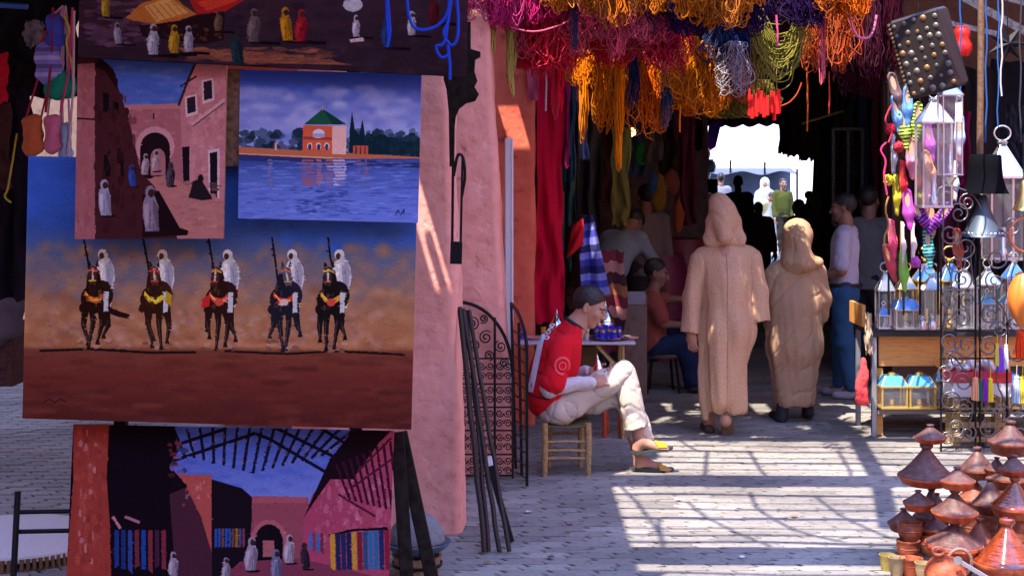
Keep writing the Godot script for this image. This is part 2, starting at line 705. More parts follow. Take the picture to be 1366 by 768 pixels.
# a plastered pier, wider at the foot, with rounded worn corners
func pier(x0: float, x1: float, lean0: float, lean1: float, z0: float, depth: float, h: float, rad: float, rough := 0.012) -> MB:
	var mb := MB.new()
	var ring := []
	for c in [[1, 1], [1, -1], [-1, -1], [-1, 1]]:
		for k in 5:
			var a0: float = atan2(c[1], c[0]) + (PI / 4.0 - k * PI / 8.0)
			ring.append([c, Vector2(cos(a0), sin(a0))])
	var fine := []
	for i in ring.size():
		fine.append(ring[i])
		if i % 5 == 4:
			for k in range(1, 8): fine.append([ring[i], ring[(i + 1) % ring.size()], k / 8.0])
	var rows := int(h / 0.07)
	var n := fine.size()
	for j in rows + 1:
		var y := h * j / rows
		var t := y / h
		var a := x0 + lean0 * t
		var b := x1 - lean1 * t
		for e in fine:
			var q := func(w) -> Vector2:
				var cx: float = (b - rad) if w[0][0] > 0 else (a + rad)
				var cz: float = (z0 - rad) if w[0][1] > 0 else (z0 - depth + rad)
				return Vector2(cx, cz) + w[1] * rad
			var p: Vector2
			var nn: Vector2
			if e.size() == 2:
				p = q.call(e); nn = e[1]
			else:
				p = q.call(e[0]).lerp(q.call(e[1]), e[2]); nn = e[0][1].lerp(e[1][1], e[2]).normalized()
			var v3 := Vector3(p.x, y, p.y)
			var dd := noise.get_noise_3dv(v3 * 1.7) * rough * 1.6 + noise.get_noise_3dv(v3 * 6.0 + Vector3(9, 2, 4)) * rough * 0.6
			mb.vert(v3 + Vector3(nn.x, 0, nn.y) * dd, Vector3(nn.x, 0, nn.y))
	for j in rows:
		for i in n:
			var k := (i + 1) % n
			mb.quad(j * n + i, j * n + k, (j + 1) * n + k, (j + 1) * n + i)
	var acc := PackedVector3Array()
	acc.resize(mb.v.size())
	for t in range(0, mb.ix.size(), 3):
		var g := (mb.v[mb.ix[t + 2]] - mb.v[mb.ix[t]]).cross(mb.v[mb.ix[t + 1]] - mb.v[mb.ix[t]])
		for k in 3: acc[mb.ix[t + k]] += g
	for i in acc.size(): mb.n[i] = acc[i].normalized()
	var top := []
	for i in n: top.append(mb.v[rows * n + i])
	mb.poly(top, Vector3.UP)
	return mb


func build_walls() -> void:
	solo("plaster_pillar", "pink plaster pillar with chipped sunlit patches behind the paintings", "pillar", pier(-1.02, -0.262, 0.06, 0.13, -7.95, 0.75, 4.6, 0.05, 0.010), M.dusty)
	solo("plaster_pier", "smooth pink pier behind the leaning iron grilles", "pillar", pier(-1.4, 0.012, 0.06, 0.26, -9.5, 0.5, 5.0, 0.05, 0.008), M.pink)
	solo("coral_wall", "coral red plaster wall between white panel and red cloth", "wall", pier(-2.2, 0.175, 0.0, 0.0, -11.3, 0.3, 5.0, 0.04, 0.008), M.coral)
	# dark backs of the shops
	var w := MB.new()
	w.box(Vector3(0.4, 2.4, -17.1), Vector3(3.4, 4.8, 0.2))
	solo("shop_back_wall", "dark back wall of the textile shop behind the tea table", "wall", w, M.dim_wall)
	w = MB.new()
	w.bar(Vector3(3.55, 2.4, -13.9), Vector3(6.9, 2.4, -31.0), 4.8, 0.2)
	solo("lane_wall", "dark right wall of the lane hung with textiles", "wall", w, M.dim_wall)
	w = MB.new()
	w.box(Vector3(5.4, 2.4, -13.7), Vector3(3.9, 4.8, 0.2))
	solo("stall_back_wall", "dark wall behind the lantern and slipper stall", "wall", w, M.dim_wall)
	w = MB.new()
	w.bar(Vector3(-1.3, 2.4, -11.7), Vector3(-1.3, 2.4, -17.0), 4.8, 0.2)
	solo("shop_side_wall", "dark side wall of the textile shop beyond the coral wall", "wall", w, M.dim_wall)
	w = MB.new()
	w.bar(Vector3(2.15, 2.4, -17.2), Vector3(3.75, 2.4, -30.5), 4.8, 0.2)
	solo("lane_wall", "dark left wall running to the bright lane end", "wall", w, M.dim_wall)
	# the houses round the square behind the photographer
	w = MB.new()
	w.box(Vector3(0, 4.5, 14.0), Vector3(44, 9.0, 3.0))
	solo("opposite_building", "long plastered house across the square behind the photographer", "building", w, M.dusty)
	w = MB.new()
	w.box(Vector3(-11.5, 3.5, -1.0), Vector3(3.0, 7.0, 27.0))
	solo("side_building", "plastered house on the square's left side", "building", w, M.dusty)
	w = MB.new()
	w.box(Vector3(9.0, 3.5, -4.0), Vector3(3.0, 7.0, 20.0))
	solo("side_building", "plastered house on the square's right side", "building", w, M.dusty)
	w = MB.new()
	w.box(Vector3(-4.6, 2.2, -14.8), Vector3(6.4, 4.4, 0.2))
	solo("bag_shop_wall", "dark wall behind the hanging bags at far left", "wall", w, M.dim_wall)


func board(a: Vector3, b: Vector3, w: float, t: float) -> MB:
	var mb := MB.new()   # a board lying flat
	var y := (b - a).normalized()
	var x := y.cross(Vector3.UP).normalized()
	mb.box((a + b) * 0.5, Vector3(w, a.distance_to(b), t), Basis(x, y, x.cross(y)))
	return mb


func build_roof() -> void:
	# everything here is above the frame; it casts the shade and the stripes of light
	var H := 3.7
	var dx := -SUN_X * H
	var dz := SUN_Z * H   # roof point = ground point + (dx, H, dz)
	# awning of reed panels with a few gaps, so that slips of sun reach the pillar and the pier
	var aw := thing("awning", "wide dark reed awning over the paintings and pillar", "awning", Vector3(-3.3, H, -8.0))
	for q in [[-6.1, -1.35, 3.4, 12.6], [-1.35, -0.5, 3.4, 6.85], [-1.35, -0.5, 7.3, 8.55], [-1.35, -1.13, 6.85, 7.3], [-1.10, -1.06, 6.85, 7.0], [-1.10, -1.06, 7.1, 7.3], [-1.035, -0.5, 6.85, 7.3], [-1.35, -0.5, 8.85, 12.6], [-1.35, -0.86, 8.55, 8.85], [-0.80, -0.5, 8.55, 8.85]]:
		var pb := MB.new()
		pb.box(Vector3((q[0] + q[1]) * 0.5, H, -(q[2] + q[3]) * 0.5) - aw.position, Vector3(q[1] - q[0] - 0.004, 0.05, q[3] - q[2] - 0.004))
		part("reed_panel", pb, M.roof, aw)
	var ra := MB.new()
	ra.box(Vector3(-0.1, H + 0.06, -21.2), Vector3(3.42, 0.06, 21.0))
	solo("lane_roof", "boarded roof over the left shops of the lane", "roof", ra, M.roof)
	# loose boards with gaps at the roof's front edge let thin patches of sun through
	var bx := -1.6
	var nb := 0
	while bx < 1.5:
		var bw := rng.randf_range(0.10, 0.2) if bx < 0.45 else rng.randf_range(0.08, 0.16)
		var z0 := (-9.35 if bx > 0.45 else -10.15) - rng.randf_range(-0.15, 0.3)
		solo("loose_board", "loose board at the front edge of the lane roof", "board", board(Vector3(bx + bw * 0.5, H + 0.02, z0), Vector3(bx + bw * 0.5 + rng.randf_range(-0.06, 0.06), H + 0.02, -10.9), bw, 0.02), M.roof, "loose boards of the lane roof")
		bx += bw + (rng.randf_range(0.05, 0.12) if rng.randf() < (0.4 if bx < 0.45 else 0.75) else 0.012)
		nb += 1
	ra = MB.new()
	ra.box(Vector3(4.6, H + 0.06, -20.9), Vector3(6.0, 0.06, 20.6))
	solo("lane_roof", "boarded roof over the right side of the lane", "roof", ra, M.roof)
	# boards and sticks across the open part, one object each: [ground depth, width]
	var k := 0
	for s in [[9.30, 0.34], [7.50, 0.34], [10.72, 0.14], [6.2, 0.3]]:
		var z: float = -s[0] + dz
		solo("roof_board", ["wide board across the open roof, third from the lane", "wide board across the open roof, nearest the paintings", "narrow board across the open roof beside the lane roof", "wide board across the open roof above the photographer's lane"][k], "board", board(Vector3(-0.6, H + 0.05, z), Vector3(2.9, H + 0.05, z + 0.08), s[1], 0.03), M.roof)
		k += 1
	for s in [[10.5, 0.03], [10.3, 0.05], [10.08, 0.03], [9.9, 0.05], [9.68, 0.02], [8.93, 0.05], [8.72, 0.018], [8.55, 0.03], [8.33, 0.055], [8.1, 0.02], [7.95, 0.03], [7.8, 0.05], [7.2, 0.03], [6.95, 0.04], [6.7, 0.03]]:
		var z: float = -s[0] + dz
		var mb := MB.new()
		var path := []
		for i in 9: path.append(Vector3(-0.7 + 0.45 * i, H + 0.02 + 0.01 * sin(i * 1.3 + z), z + 0.02 * i + 0.015 * sin(i * 2.1 + z * 5.0)))
		mb.tube(path, s[1] * 0.5, 6)
		solo("roof_stick", "thin stick laid across the open roof", "stick", mb, M.roof, "sticks across the open roof")
	# bent branches and wires that throw the slanting shadows: ground points in the picture
	for c in [[[830, 648], [850, 668], [875, 700], [888, 724]], [[918, 668], [945, 690], [985, 710], [1030, 728]], [[1002, 655], [1010, 675], [1040, 695], [1080, 712], [1130, 722]], [[1090, 662], [1120, 685], [1160, 705], [1195, 718]], [[905, 585], [930, 600], [945, 603], [942, 635]], [[1138, 640], [1136, 628], [1120, 600]], [[1000, 600], [1015, 625], [1030, 640]], [[880, 690], [884, 720], [890, 740]]]:
		var path := []
		for q in c:
			var d: float = FOCAL * EYE / (q[1] - HORIZON)
			path.append(Vector3((q[0] - 683.0) * d / FOCAL + dx, H - 0.03, -d + dz))
		var cv := Curve3D.new()
		for i in path.size():
			var tg: Vector3 = (path[mini(i + 1, path.size() - 1)] - path[maxi(i - 1, 0)]) * 0.2
			cv.add_point(path[i], -tg, tg)
		var pts := []
		for p in cv.tessellate(3, 6): pts.append(p)
		var mb := MB.new()
		mb.tube(pts, 0.013, 5)
		solo("roof_branch", "bent dry branch lying over the open roof", "branch", mb, M.roof, "branches over the open roof")
	var pole := MB.new()
	var a := Vector3((1150 - 683.0) * 10.3 / FOCAL + dx, H - 0.04, -10.3 + dz)
	var b := Vector3((1185 - 683.0) * 8.3 / FOCAL + dx, H - 0.04, -8.3 + dz)
	pole.tube([a + (a - b) * 0.3, (a + b) * 0.5 + Vector3(0.05, 0, 0), b + (b - a) * 0.1], 0.06, 8)
	solo("roof_pole", "thick pole lying lengthwise over the open roof", "pole", pole, M.roof)


func build_litter() -> void:
	var g := RandomNumberGenerator.new()
	g.seed = 31
	var k := 0
	for q in [[705, 684, "crumpled white paper scrap on the paving before the stool"], [760, 700, "small pale paper scrap on the shaded paving"], [668, 655, "torn paper scrap near the grille's foot"], [905, 668, "small pale scrap on the sunlit paving"], [1060, 690, "dry leaf curl on the sunlit paving"], [735, 745, "dark bottle cap sized scrap on the near paving"], [990, 745, "torn brown scrap on the nearest shadow band"], [650, 752, "crumpled grey scrap at the near left paving"]]:
		var d: float = FOCAL * EYE / (q[1] - HORIZON)
		var at := P(q[0], q[1], d)
		at.y = 0.004
		var mb := MB.new()
		var ph := g.randf_range(0, 9.0)
		mb.sheet(func(u: float, v: float) -> Vector3: return Vector3((u - 0.5) * 0.035, 0.004 + 0.006 * absf(sin(u * 4.0 + ph) * cos(v * 3.0 + ph)), (v - 0.5) * 0.03), 5, 5, 0.001)
		var o := solo("litter_scrap", q[2], "scrap", mb, mat([lin(0.6, 0.58, 0.55), lin(0.25, 0.15, 0.07), lin(0.05, 0.05, 0.05)][k % 3], 0.9), "scraps on the paving", at)
		o.rotation.y = ph
		k += 1


# ---------- painted pictures (flat print), drawn in the coordinates of their corners
class Pic:
	var im: Image
	var w: int
	var h: int
	var o: Vector2
	var ax: Vector2
	var ay: Vector2
	var r := RandomNumberGenerator.new()
	var gain := Vector3(1.05, 1.0, 0.92)

	func _init(tl: Vector2, tr: Vector2, bl: Vector2, ww: int, hh: int, sd: int) -> void:
		w = ww; h = hh; o = tl
		im = Image.create(w, h, false, Image.FORMAT_RGB8)
		ax = tr - tl
		ay = bl - tl
		r.seed = sd

	func m(x: float, y: float) -> Vector2:
		var d := Vector2(x, y) - o
		var det := ax.cross(ay)
		return Vector2(d.cross(ay) / det * w, ax.cross(d) / det * h)

	func k(c: Array) -> Color:
		var l := Color(c[0] / 255.0, c[1] / 255.0, c[2] / 255.0).srgb_to_linear()
		return Color(minf(l.r * gain.x, 0.92), minf(l.g * gain.y, 0.92), minf(l.b * gain.z, 0.92)).linear_to_srgb()

	func poly(pts: Array, c: Array) -> void:
		var q := PackedVector2Array()
		for i in range(0, pts.size(), 2): q.append(m(pts[i], pts[i + 1]))
		fill(q, k(c))

	func fill(q: PackedVector2Array, col: Color) -> void:
		var y0 := h
		var y1 := 0
		for p in q:
			y0 = mini(y0, int(floor(p.y))); y1 = maxi(y1, int(ceil(p.y)))
		for y in range(maxi(y0, 0), mini(y1, h)):
			var xs := []
			var yy := y + 0.5
			for i in q.size():
				var a := q[i]
				var b := q[(i + 1) % q.size()]
				if (a.y <= yy) != (b.y <= yy): xs.append(a.x + (yy - a.y) / (b.y - a.y) * (b.x - a.x))
			xs.sort()
			for i in range(0, xs.size() - 1, 2):
				var xa := maxi(int(round(xs[i])), 0)
				var xb := mini(int(round(xs[i + 1])), w)
				if xb > xa: im.fill_rect(Rect2i(xa, y, xb - xa, 1), col)

	func ell(cx: float, cy: float, rx: float, ry: float, c: Array) -> void:
		var q := PackedVector2Array()
		for i in 18:
			var a := TAU * i / 18.0
			q.append(m(cx + cos(a) * rx, cy + sin(a) * ry))
		fill(q, k(c))

	func line(pts: Array, wd: float, c: Array) -> void:
		for i in range(0, pts.size() - 2, 2):
			var a := Vector2(pts[i], pts[i + 1])
			var b := Vector2(pts[i + 2], pts[i + 3])
			var t := (b - a).normalized().orthogonal() * wd * 0.5
			var q := PackedVector2Array([m(a.x + t.x, a.y + t.y), m(b.x + t.x, b.y + t.y), m(b.x - t.x, b.y - t.y), m(a.x - t.x, a.y - t.y)])
			fill(q, k(c))

	func bands(x0: float, x1: float, stops: Array) -> void:   # [[y, colour], ...] painted from top to bottom
		for i in stops.size() - 1:
			var ya: float = stops[i][0]
			var yb: float = stops[i + 1][0]
			var n := maxi(2, int((yb - ya) / 2.0))
			for j in n:
				var t := (j + 0.5) / n
				var c := []
				for e in 3: c.append(lerpf(stops[i][1][e], stops[i + 1][1][e], t))
				poly([x0, ya + (yb - ya) * j / n - 0.6, x1, ya + (yb - ya) * j / n - 0.6, x1, ya + (yb - ya) * (j + 1) / n + 0.6, x0, ya + (yb - ya) * (j + 1) / n + 0.6], c)

	func dabs(x0: float, y0: float, x1: float, y1: float, n: int, cols: Array, lx: float, ly: float) -> void:
		for i in n:
			var x := r.randf_range(x0, x1)
			var y := r.randf_range(y0, y1)
			var c: Array = cols[r.randi() % cols.size()]
			var at := m(x, y)
			var under := im.get_pixel(clampi(int(at.x), 0, w - 1), clampi(int(at.y), 0, h - 1))
			var q := PackedVector2Array()
			var rx := lx * r.randf_range(0.4, 1.0)
			var ry := ly * r.randf_range(0.4, 1.0)
			for e in 10: q.append(m(x + cos(TAU * e / 10.0) * rx * r.randf_range(0.7, 1.2), y + sin(TAU * e / 10.0) * ry * r.randf_range(0.7, 1.2)))
			fill(q, under.lerp(k(c), 0.5))

	func brush(n: int, amount: float, lx: int, ly: int) -> void:   # short strokes that vary the tone under them
		for i in n:
			var x := r.randi_range(0, w - 1)
			var y := r.randi_range(0, h - 1)
			var c := im.get_pixel(x, y)
			var f := 1.0 + r.randf_range(-amount, amount)
			var bx := r.randi_range(2, lx)
			var by := r.randi_range(1, ly)
			im.fill_rect(Rect2i(x - bx / 2, y - by / 2, bx, by), Color(c.r * f, c.g * f, c.b * f * (1.0 + r.randf_range(-0.04, 0.04))))

	func soften(n: int) -> void:
		im.resize(w >> n, h >> n, Image.INTERPOLATE_LANCZOS)
		im.resize(w, h, Image.INTERPOLATE_CUBIC)

	func weave() -> void:   # canvas grain
		for y in h:
			for x in range(y % 2, w, 2):
				var c := im.get_pixel(x, y)
				var f := r.randf_range(0.88, 1.08)
				im.set_pixel(x, y, Color(c.r * f, c.g * f, c.b * f))

	func robed(x: float, y: float, s: float, c: Array, shade: Array) -> void:   # a small cloaked figure, feet at x, y
		var c2 := [c[0] * 0.82, c[1] * 0.82, c[2] * 0.86]
		var lean := r.randf_range(-2.0, 2.0) * s
		ell(x + 3 * s, y + 0.5 * s, 7 * s, 1.6 * s, [28, 18, 22])
		poly([x - 4 * s, y, x - 6 * s, y - 10 * s, x - 5 * s + lean, y - 20 * s, x - 3 * s + lean, y - 25 * s, x + 3 * s + lean, y - 25 * s, x + 6 * s + lean, y - 17 * s, x + 5 * s, y - 6 * s, x + 5.5 * s, y], c2)
		poly([x + 1 * s, y, x + 2 * s + lean, y - 23 * s, x + 6 * s + lean, y - 16 * s, x + 5 * s, y], shade)
		poly([x - 4 * s, y - 3 * s, x - 5 * s + lean, y - 18 * s, x - 1 * s + lean, y - 20 * s, x - 2 * s, y - 6 * s], c)
		ell(x + lean, y - 27.5 * s, 3.6 * s, 4.4 * s, c2)
		ell(x + lean + 1.0 * s, y - 26.6 * s, 2.5 * s, 3.0 * s, [52, 34, 32])
		line([x - 1 * s, y - 2 * s, x + lean, y - 14 * s], 1.0 * s, shade)
		line([x + 3 * s, y - 1 * s, x + 2 * s + lean, y - 12 * s], 1.0 * s, c2)


func paint_horses() -> Pic:
	var p := Pic.new(Vector2(37, 212), Vector2(557, 222), Vector2(29, 558), 1024, 680, 5)
	p.gain = Vector3(1.5, 1.45, 1.08)
	p.bands(20, 570, [[200, [44, 74, 166]], [262, [46, 78, 172]], [300, [44, 70, 146]], [345, [72, 82, 118]], [385, [118, 90, 86]], [425, [138, 92, 70]], [468, [126, 76, 54]]])
	p.dabs(30, 205, 560, 300, 260, [[40, 70, 160], [54, 86, 178], [50, 76, 160]], 16, 7)
	p.dabs(380, 300, 560, 335, 120, [[40, 72, 158], [52, 84, 170], [46, 70, 140]], 15, 6)
	p.dabs(30, 330, 560, 400, 380, [[120, 92, 86], [100, 84, 96], [136, 98, 80], [88, 82, 102]], 14, 8)
	p.dabs(30, 385, 560, 464, 460, [[140, 94, 70], [128, 82, 62], [150, 104, 80], [110, 70, 54], [158, 116, 92]], 12, 7)
	p.soften(4)
	for x in [90, 160, 250, 330, 415, 490]: p.dabs(x - 26, 415, x + 24, 462, 26, [[146, 104, 100], [120, 78, 74], [152, 116, 112]], 7, 5)
	p.soften(2)
	p.bands(20, 570, [[467, [96, 48, 40]], [500, [86, 36, 34]], [560, [64, 26, 27]], [590, [58, 24, 25]]])
	p.dabs(30, 470, 560, 570, 200, [[90, 40, 36], [76, 32, 30], [98, 48, 44], [62, 26, 26]], 30, 3)
	p.soften(3)
	p.line([52, 469, 120, 466, 200, 470, 262, 469], 3.4, [26, 16, 18])
	p.line([300, 467, 385, 470, 445, 466, 541, 471], 3.0, [28, 16, 18])
	var band := [[176, 84, 34], [190, 160, 34], [190, 60, 56], [186, 44, 40], [180, 120, 40]]
	var xs := [126, 206, 293, 379, 442]
	for i in 5:
		var x: float = xs[i]
		var side := -1.0 if i == 3 else 1.0
		var dk: Array = [[30, 15, 13], [40, 20, 16], [34, 16, 16], [24, 22, 34], [20, 15, 19]][i]
		var mid: Array = [[58, 32, 26], [66, 38, 30], [60, 32, 30], [70, 66, 84], [46, 34, 40]][i]
		p.dabs(x - 22, 452, x + 24, 466, 16, [[130, 92, 86], [70, 48, 46], [150, 120, 116]], 6, 3)
		var tn: float = [0.0, 2.0, -2.0, 5.0, -1.0][i]   # the head's turn
		var gallop: Array = [[[-11, -15, -9, 462], [-4, -2, -8, 467], [8, 10, 4, 460], [14, 18, 12, 452]], [[-10, -8, -3, 464], [-4, -9, -1, 455], [7, 6, 9, 466], [15, 20, 17, 458]], [[-12, -16, -13, 452], [-3, -1, -4, 467], [7, 12, 8, 462], [14, 16, 22, 455]], [[-11, -13, -18, 450], [-4, -5, -1, 468], [6, 7, 3, 466], [14, 19, 22, 448]], [[-12, -15, -14, 455], [-4, -6, -6, 466], [6, 9, 5, 464], [13, 14, 19, 452]]][i]
		# rifle, rider behind the horse
		p.line([x + side * (-5 if i < 3 else 8), 374, x + side * (-10 if i < 3 else 12) * (1.0 if i < 4 else -0.1), 345, x + side * (-15 if i < 3 else 16) * (1.0 if i < 4 else -0.25), 318], 2.8, [22, 16, 22])
		p.poly([x + 1, 386, x + 1, 362, x + 5, 350, x + 11, 346, x + 20, 347, x + 26, 358, x + 27, 374, x + 23, 390, x + 22, 408, x + 15, 414, x + 11, 392], [176, 170, 180])
		p.poly([x + 14, 351, x + 22, 350, x + 26, 364, x + 22, 392, x + 16, 386], [132, 128, 148])
		p.poly([x + 3, 364, x + 8, 352, x + 12, 356, x + 9, 372], [204, 198, 202])
		p.line([x + 18, 360, x + 20, 378, x + 17, 392], 1.6, [110, 106, 126])
		p.ell(x + 11, 341, 6.6, 7.2, [184, 178, 184])
		p.poly([x + 14, 338, x + 19, 346, x + 17, 356, x + 12, 350], [160, 154, 164])
		p.ell(x + 9.5, 343, 3.4, 4.4, [58, 36, 30])
		p.poly([x - 5, 364, x + 8, 355, x + 12, 361, x - 3, 370], [184, 178, 186])
		p.ell(x - 5, 368, 2.4, 2.2, [70, 42, 34])
		# horse from the front
		for l in gallop:
			var ky := 430.0 + absf(l[1]) * 0.3
			p.poly([x + l[0] - 6, 402, x + l[0] + 6, 402, x + l[1] + 3.6, ky, x + l[2] + 1.8, l[3] - 5, x + l[2] + 3.2, l[3], x + l[2] - 3.4, l[3], x + l[2] - 1.8, l[3] - 6, x + l[1] - 3.6, ky], dk)
			p.line([x + l[1] - 1, ky - 6, x + l[2] - 0.6, l[3] - 6], 1.2, [62, 46, 48])
		p.ell(x + 9, 394, 16, 19, [dk[0] * 1.2, dk[1] * 1.2, dk[2] * 1.2])
		p.ell(x, 400, 19, 19, dk)
		p.poly([x - 13, 400, x - 10 + tn * 0.5, 368, x - 3 + tn, 356, x + 6 + tn * 0.7, 362, x + 13, 398], dk)
		p.poly([x - 8 + tn, 358, x + 3 + tn, 357, x + 3 + tn * 1.8, 372, x + tn * 2.0, 387, x - 5 + tn * 2.0, 388, x - 8 + tn * 1.6, 374], mid)
		p.ell(x - 3 + tn * 2.0, 385, 4, 4.4, dk)
		p.line([x - 2.6 + tn, 359, x - 2.6 + tn * 1.7, 376], 2.4, [170, 164, 166])
		p.poly([x - 9 + tn, 358, x - 7.5 + tn, 349, x - 4 + tn, 356], dk)
		p.poly([x + 1 + tn, 356, x + 4 + tn, 348, x + 5.5 + tn, 358], dk)
		p.poly([x - 14, 394, x - 8, 403, x + 3, 406, x + 13, 399, x + 13, 392, x + 3, 398, x - 7, 396, x - 13, 389], band[i])
		p.dabs(x - 12, 384, x + 14, 412, 14, [mid, [96, 60, 50], dk], 3, 5)
		p.line([x - 12, 393, x - 3, 402, x + 9, 400], 1.2, [220, 190, 90])
		p.line([x - 9 + tn, 363, x - 2 + tn, 361, x + 5 + tn, 364], 2.2, band[(i + 2) % 5])
		p.line([x - 8 + tn * 1.6, 376, x + 2 + tn * 1.8, 376], 1.6, band[(i + 1) % 5])
		if i >= 2: p.ell(x, 403, 6, 5, [176, 150, 148] if i == 3 else [170, 60, 50])
		p.poly([x + 12, 390, x + 19, 390, x + 18, 416, x + 12, 417], [164, 158, 170])
		p.ell(x + 15, 420, 4, 4, dk)
		p.ell(x - 17, 412, 4, 6, dk)
		if i == 0: p.poly([x + 18, 410, x + 30, 415, x + 47, 420, x + 46, 426, x + 30, 423, x + 18, 418], dk)
		if i == 1: p.poly([x + 16, 388, x + 24, 394, x + 22, 408, x + 15, 404], [150, 120, 30])
		if i == 2: p.poly([x - 22, 398, x - 12, 392, x - 13, 408, x - 24, 412], [160, 30, 34])
	p.line([58, 536, 66, 532, 72, 537, 80, 532, 88, 536], 1.4, [40, 16, 20])
	p.brush(9000, 0.10, 12, 3)
	p.weave()
	return p


func paint_street() -> Pic:
	var p := Pic.new(Vector2(103, 77), Vector2(302, 79), Vector2(99, 319), 560, 680, 6)
	p.bands(90, 310, [[70, [56, 84, 156]], [110, [66, 92, 164]], [150, [84, 104, 170]]])
	p.dabs(150, 85, 260, 140, 60, [[76, 100, 170], [60, 86, 160], [98, 116, 176]], 16, 4)
	p.soften(3)
	# arch wall at the end
	p.poly([165, 143, 242, 141, 246, 250, 165, 260], [156, 92, 96])
	p.dabs(168, 145, 240, 190, 40, [[170, 104, 106], [146, 84, 88], [180, 120, 118]], 6, 4)
	p.poly([165, 141, 243, 139, 243, 146, 165, 147], [176, 112, 108])
	p.ell(207, 197, 26, 27, [186, 132, 132])
	p.ell(207, 200, 20, 22, [30, 18, 24])
	p.poly([187, 200, 227, 200, 227, 240, 187, 240], [30, 18, 24])
	p.ell(211, 212, 10, 12, [150, 96, 98])
	p.poly([201, 212, 221, 212, 221, 236, 201, 236], [156, 100, 98])
	p.line([205, 152, 205, 160], 2.0, [50, 26, 32])
	# right house
	p.poly([302, 70, 262, 79, 240, 134, 244, 244, 278, 262, 305, 272], [178, 112, 114])
	p.dabs(250, 100, 300, 240, 140, [[188, 124, 124], [166, 98, 102], [196, 140, 134]], 5, 7)
	p.line([262, 80, 250, 108, 238, 142], 3.4, [56, 28, 32])
	p.line([240, 116, 262, 102], 2.4, [56, 28, 32])
	for q in [[249, 130, 262, 153], [271, 108, 284, 135]]:
		p.poly([q[0] - 3, q[1], q[2], q[1] - 4, q[2] + 2, q[3], q[0] - 1, q[3] + 5], [204, 166, 164])
		p.poly([q[0], q[1] + 2, q[2] - 2, q[1] - 1, q[2] - 1, q[3] - 3, q[0] + 1, q[3]], [40, 30, 40])
	p.line([256, 168, 299, 134], 4, [196, 148, 146])
	p.line([257, 170, 299, 138], 1.6, [94, 56, 64])
	p.poly([243, 198, 253, 197, 253, 248, 245, 246], [26, 18, 26])
	p.poly([277, 202, 293, 200, 293, 272, 279, 266], [200, 164, 168])
	p.poly([280, 206, 290, 204, 290, 268, 281, 264], [26, 20, 28])
	# ground
	p.poly([95, 325, 95, 280, 170, 262, 205, 238, 222, 236, 250, 248, 310, 275, 310, 325], [166, 106, 98])
	p.dabs(215, 245, 300, 318, 90, [[180, 120, 108], [150, 92, 88], [172, 110, 96]], 9, 3)
	# left house, dark side with a pale front
	p.poly([95, 70, 128, 78, 152, 96, 158, 120, 172, 160, 188, 232, 206, 250, 226, 300, 240, 325, 95, 325], [62, 28, 32])
	p.poly([126, 70, 150, 92, 157, 108, 156, 120, 140, 96, 126, 88], [34, 16, 20])
	p.poly([95, 70, 126, 80, 126, 330, 95, 330], [150, 88, 90])
	p.dabs(99, 82, 124, 312, 80, [[164, 102, 102], [134, 74, 78], [150, 84, 84]], 5, 9)
	p.poly([95, 76, 132, 78, 128, 84, 96, 86], [60, 28, 32])
	p.line([100, 158, 127, 160], 2.4, [54, 24, 30])
	for q in [[137, 124, 145, 150], [151, 136, 158, 153], [138, 207, 147, 236], [157, 208, 165, 238]]: p.poly([q[0], q[1], q[2], q[1] + 2, q[2], q[3], q[0], q[3]], [22, 14, 20])
	p.dabs(128, 130, 180, 310, 90, [[72, 32, 34], [52, 24, 28], [44, 20, 26]], 5, 10)
	p.poly([190, 262, 212, 256, 240, 306, 252, 310, 250, 316, 190, 318], [28, 14, 18])
	for q in [[140, 288, 1.5, [176, 168, 178], [112, 106, 124]], [177, 250, 0.9, [52, 76, 150], [36, 52, 104]], [193, 235, 0.9, [182, 158, 160], [120, 92, 100]], [207, 230, 0.9, [190, 160, 158], [130, 96, 100]], [227, 250, 1.0, [84, 70, 80], [36, 26, 34]], [202, 310, 1.9, [156, 132, 142], [92, 74, 88]]]: p.robed(q[0], q[1], q[2], q[3], q[4])
	p.poly([252, 266, 258, 244, 268, 240, 276, 254, 284, 268, 270, 270], [34, 24, 30])
	p.ell(268, 240, 4, 5, [30, 22, 28])
	p.brush(5200, 0.10, 9, 4)
	p.weave()
	return p


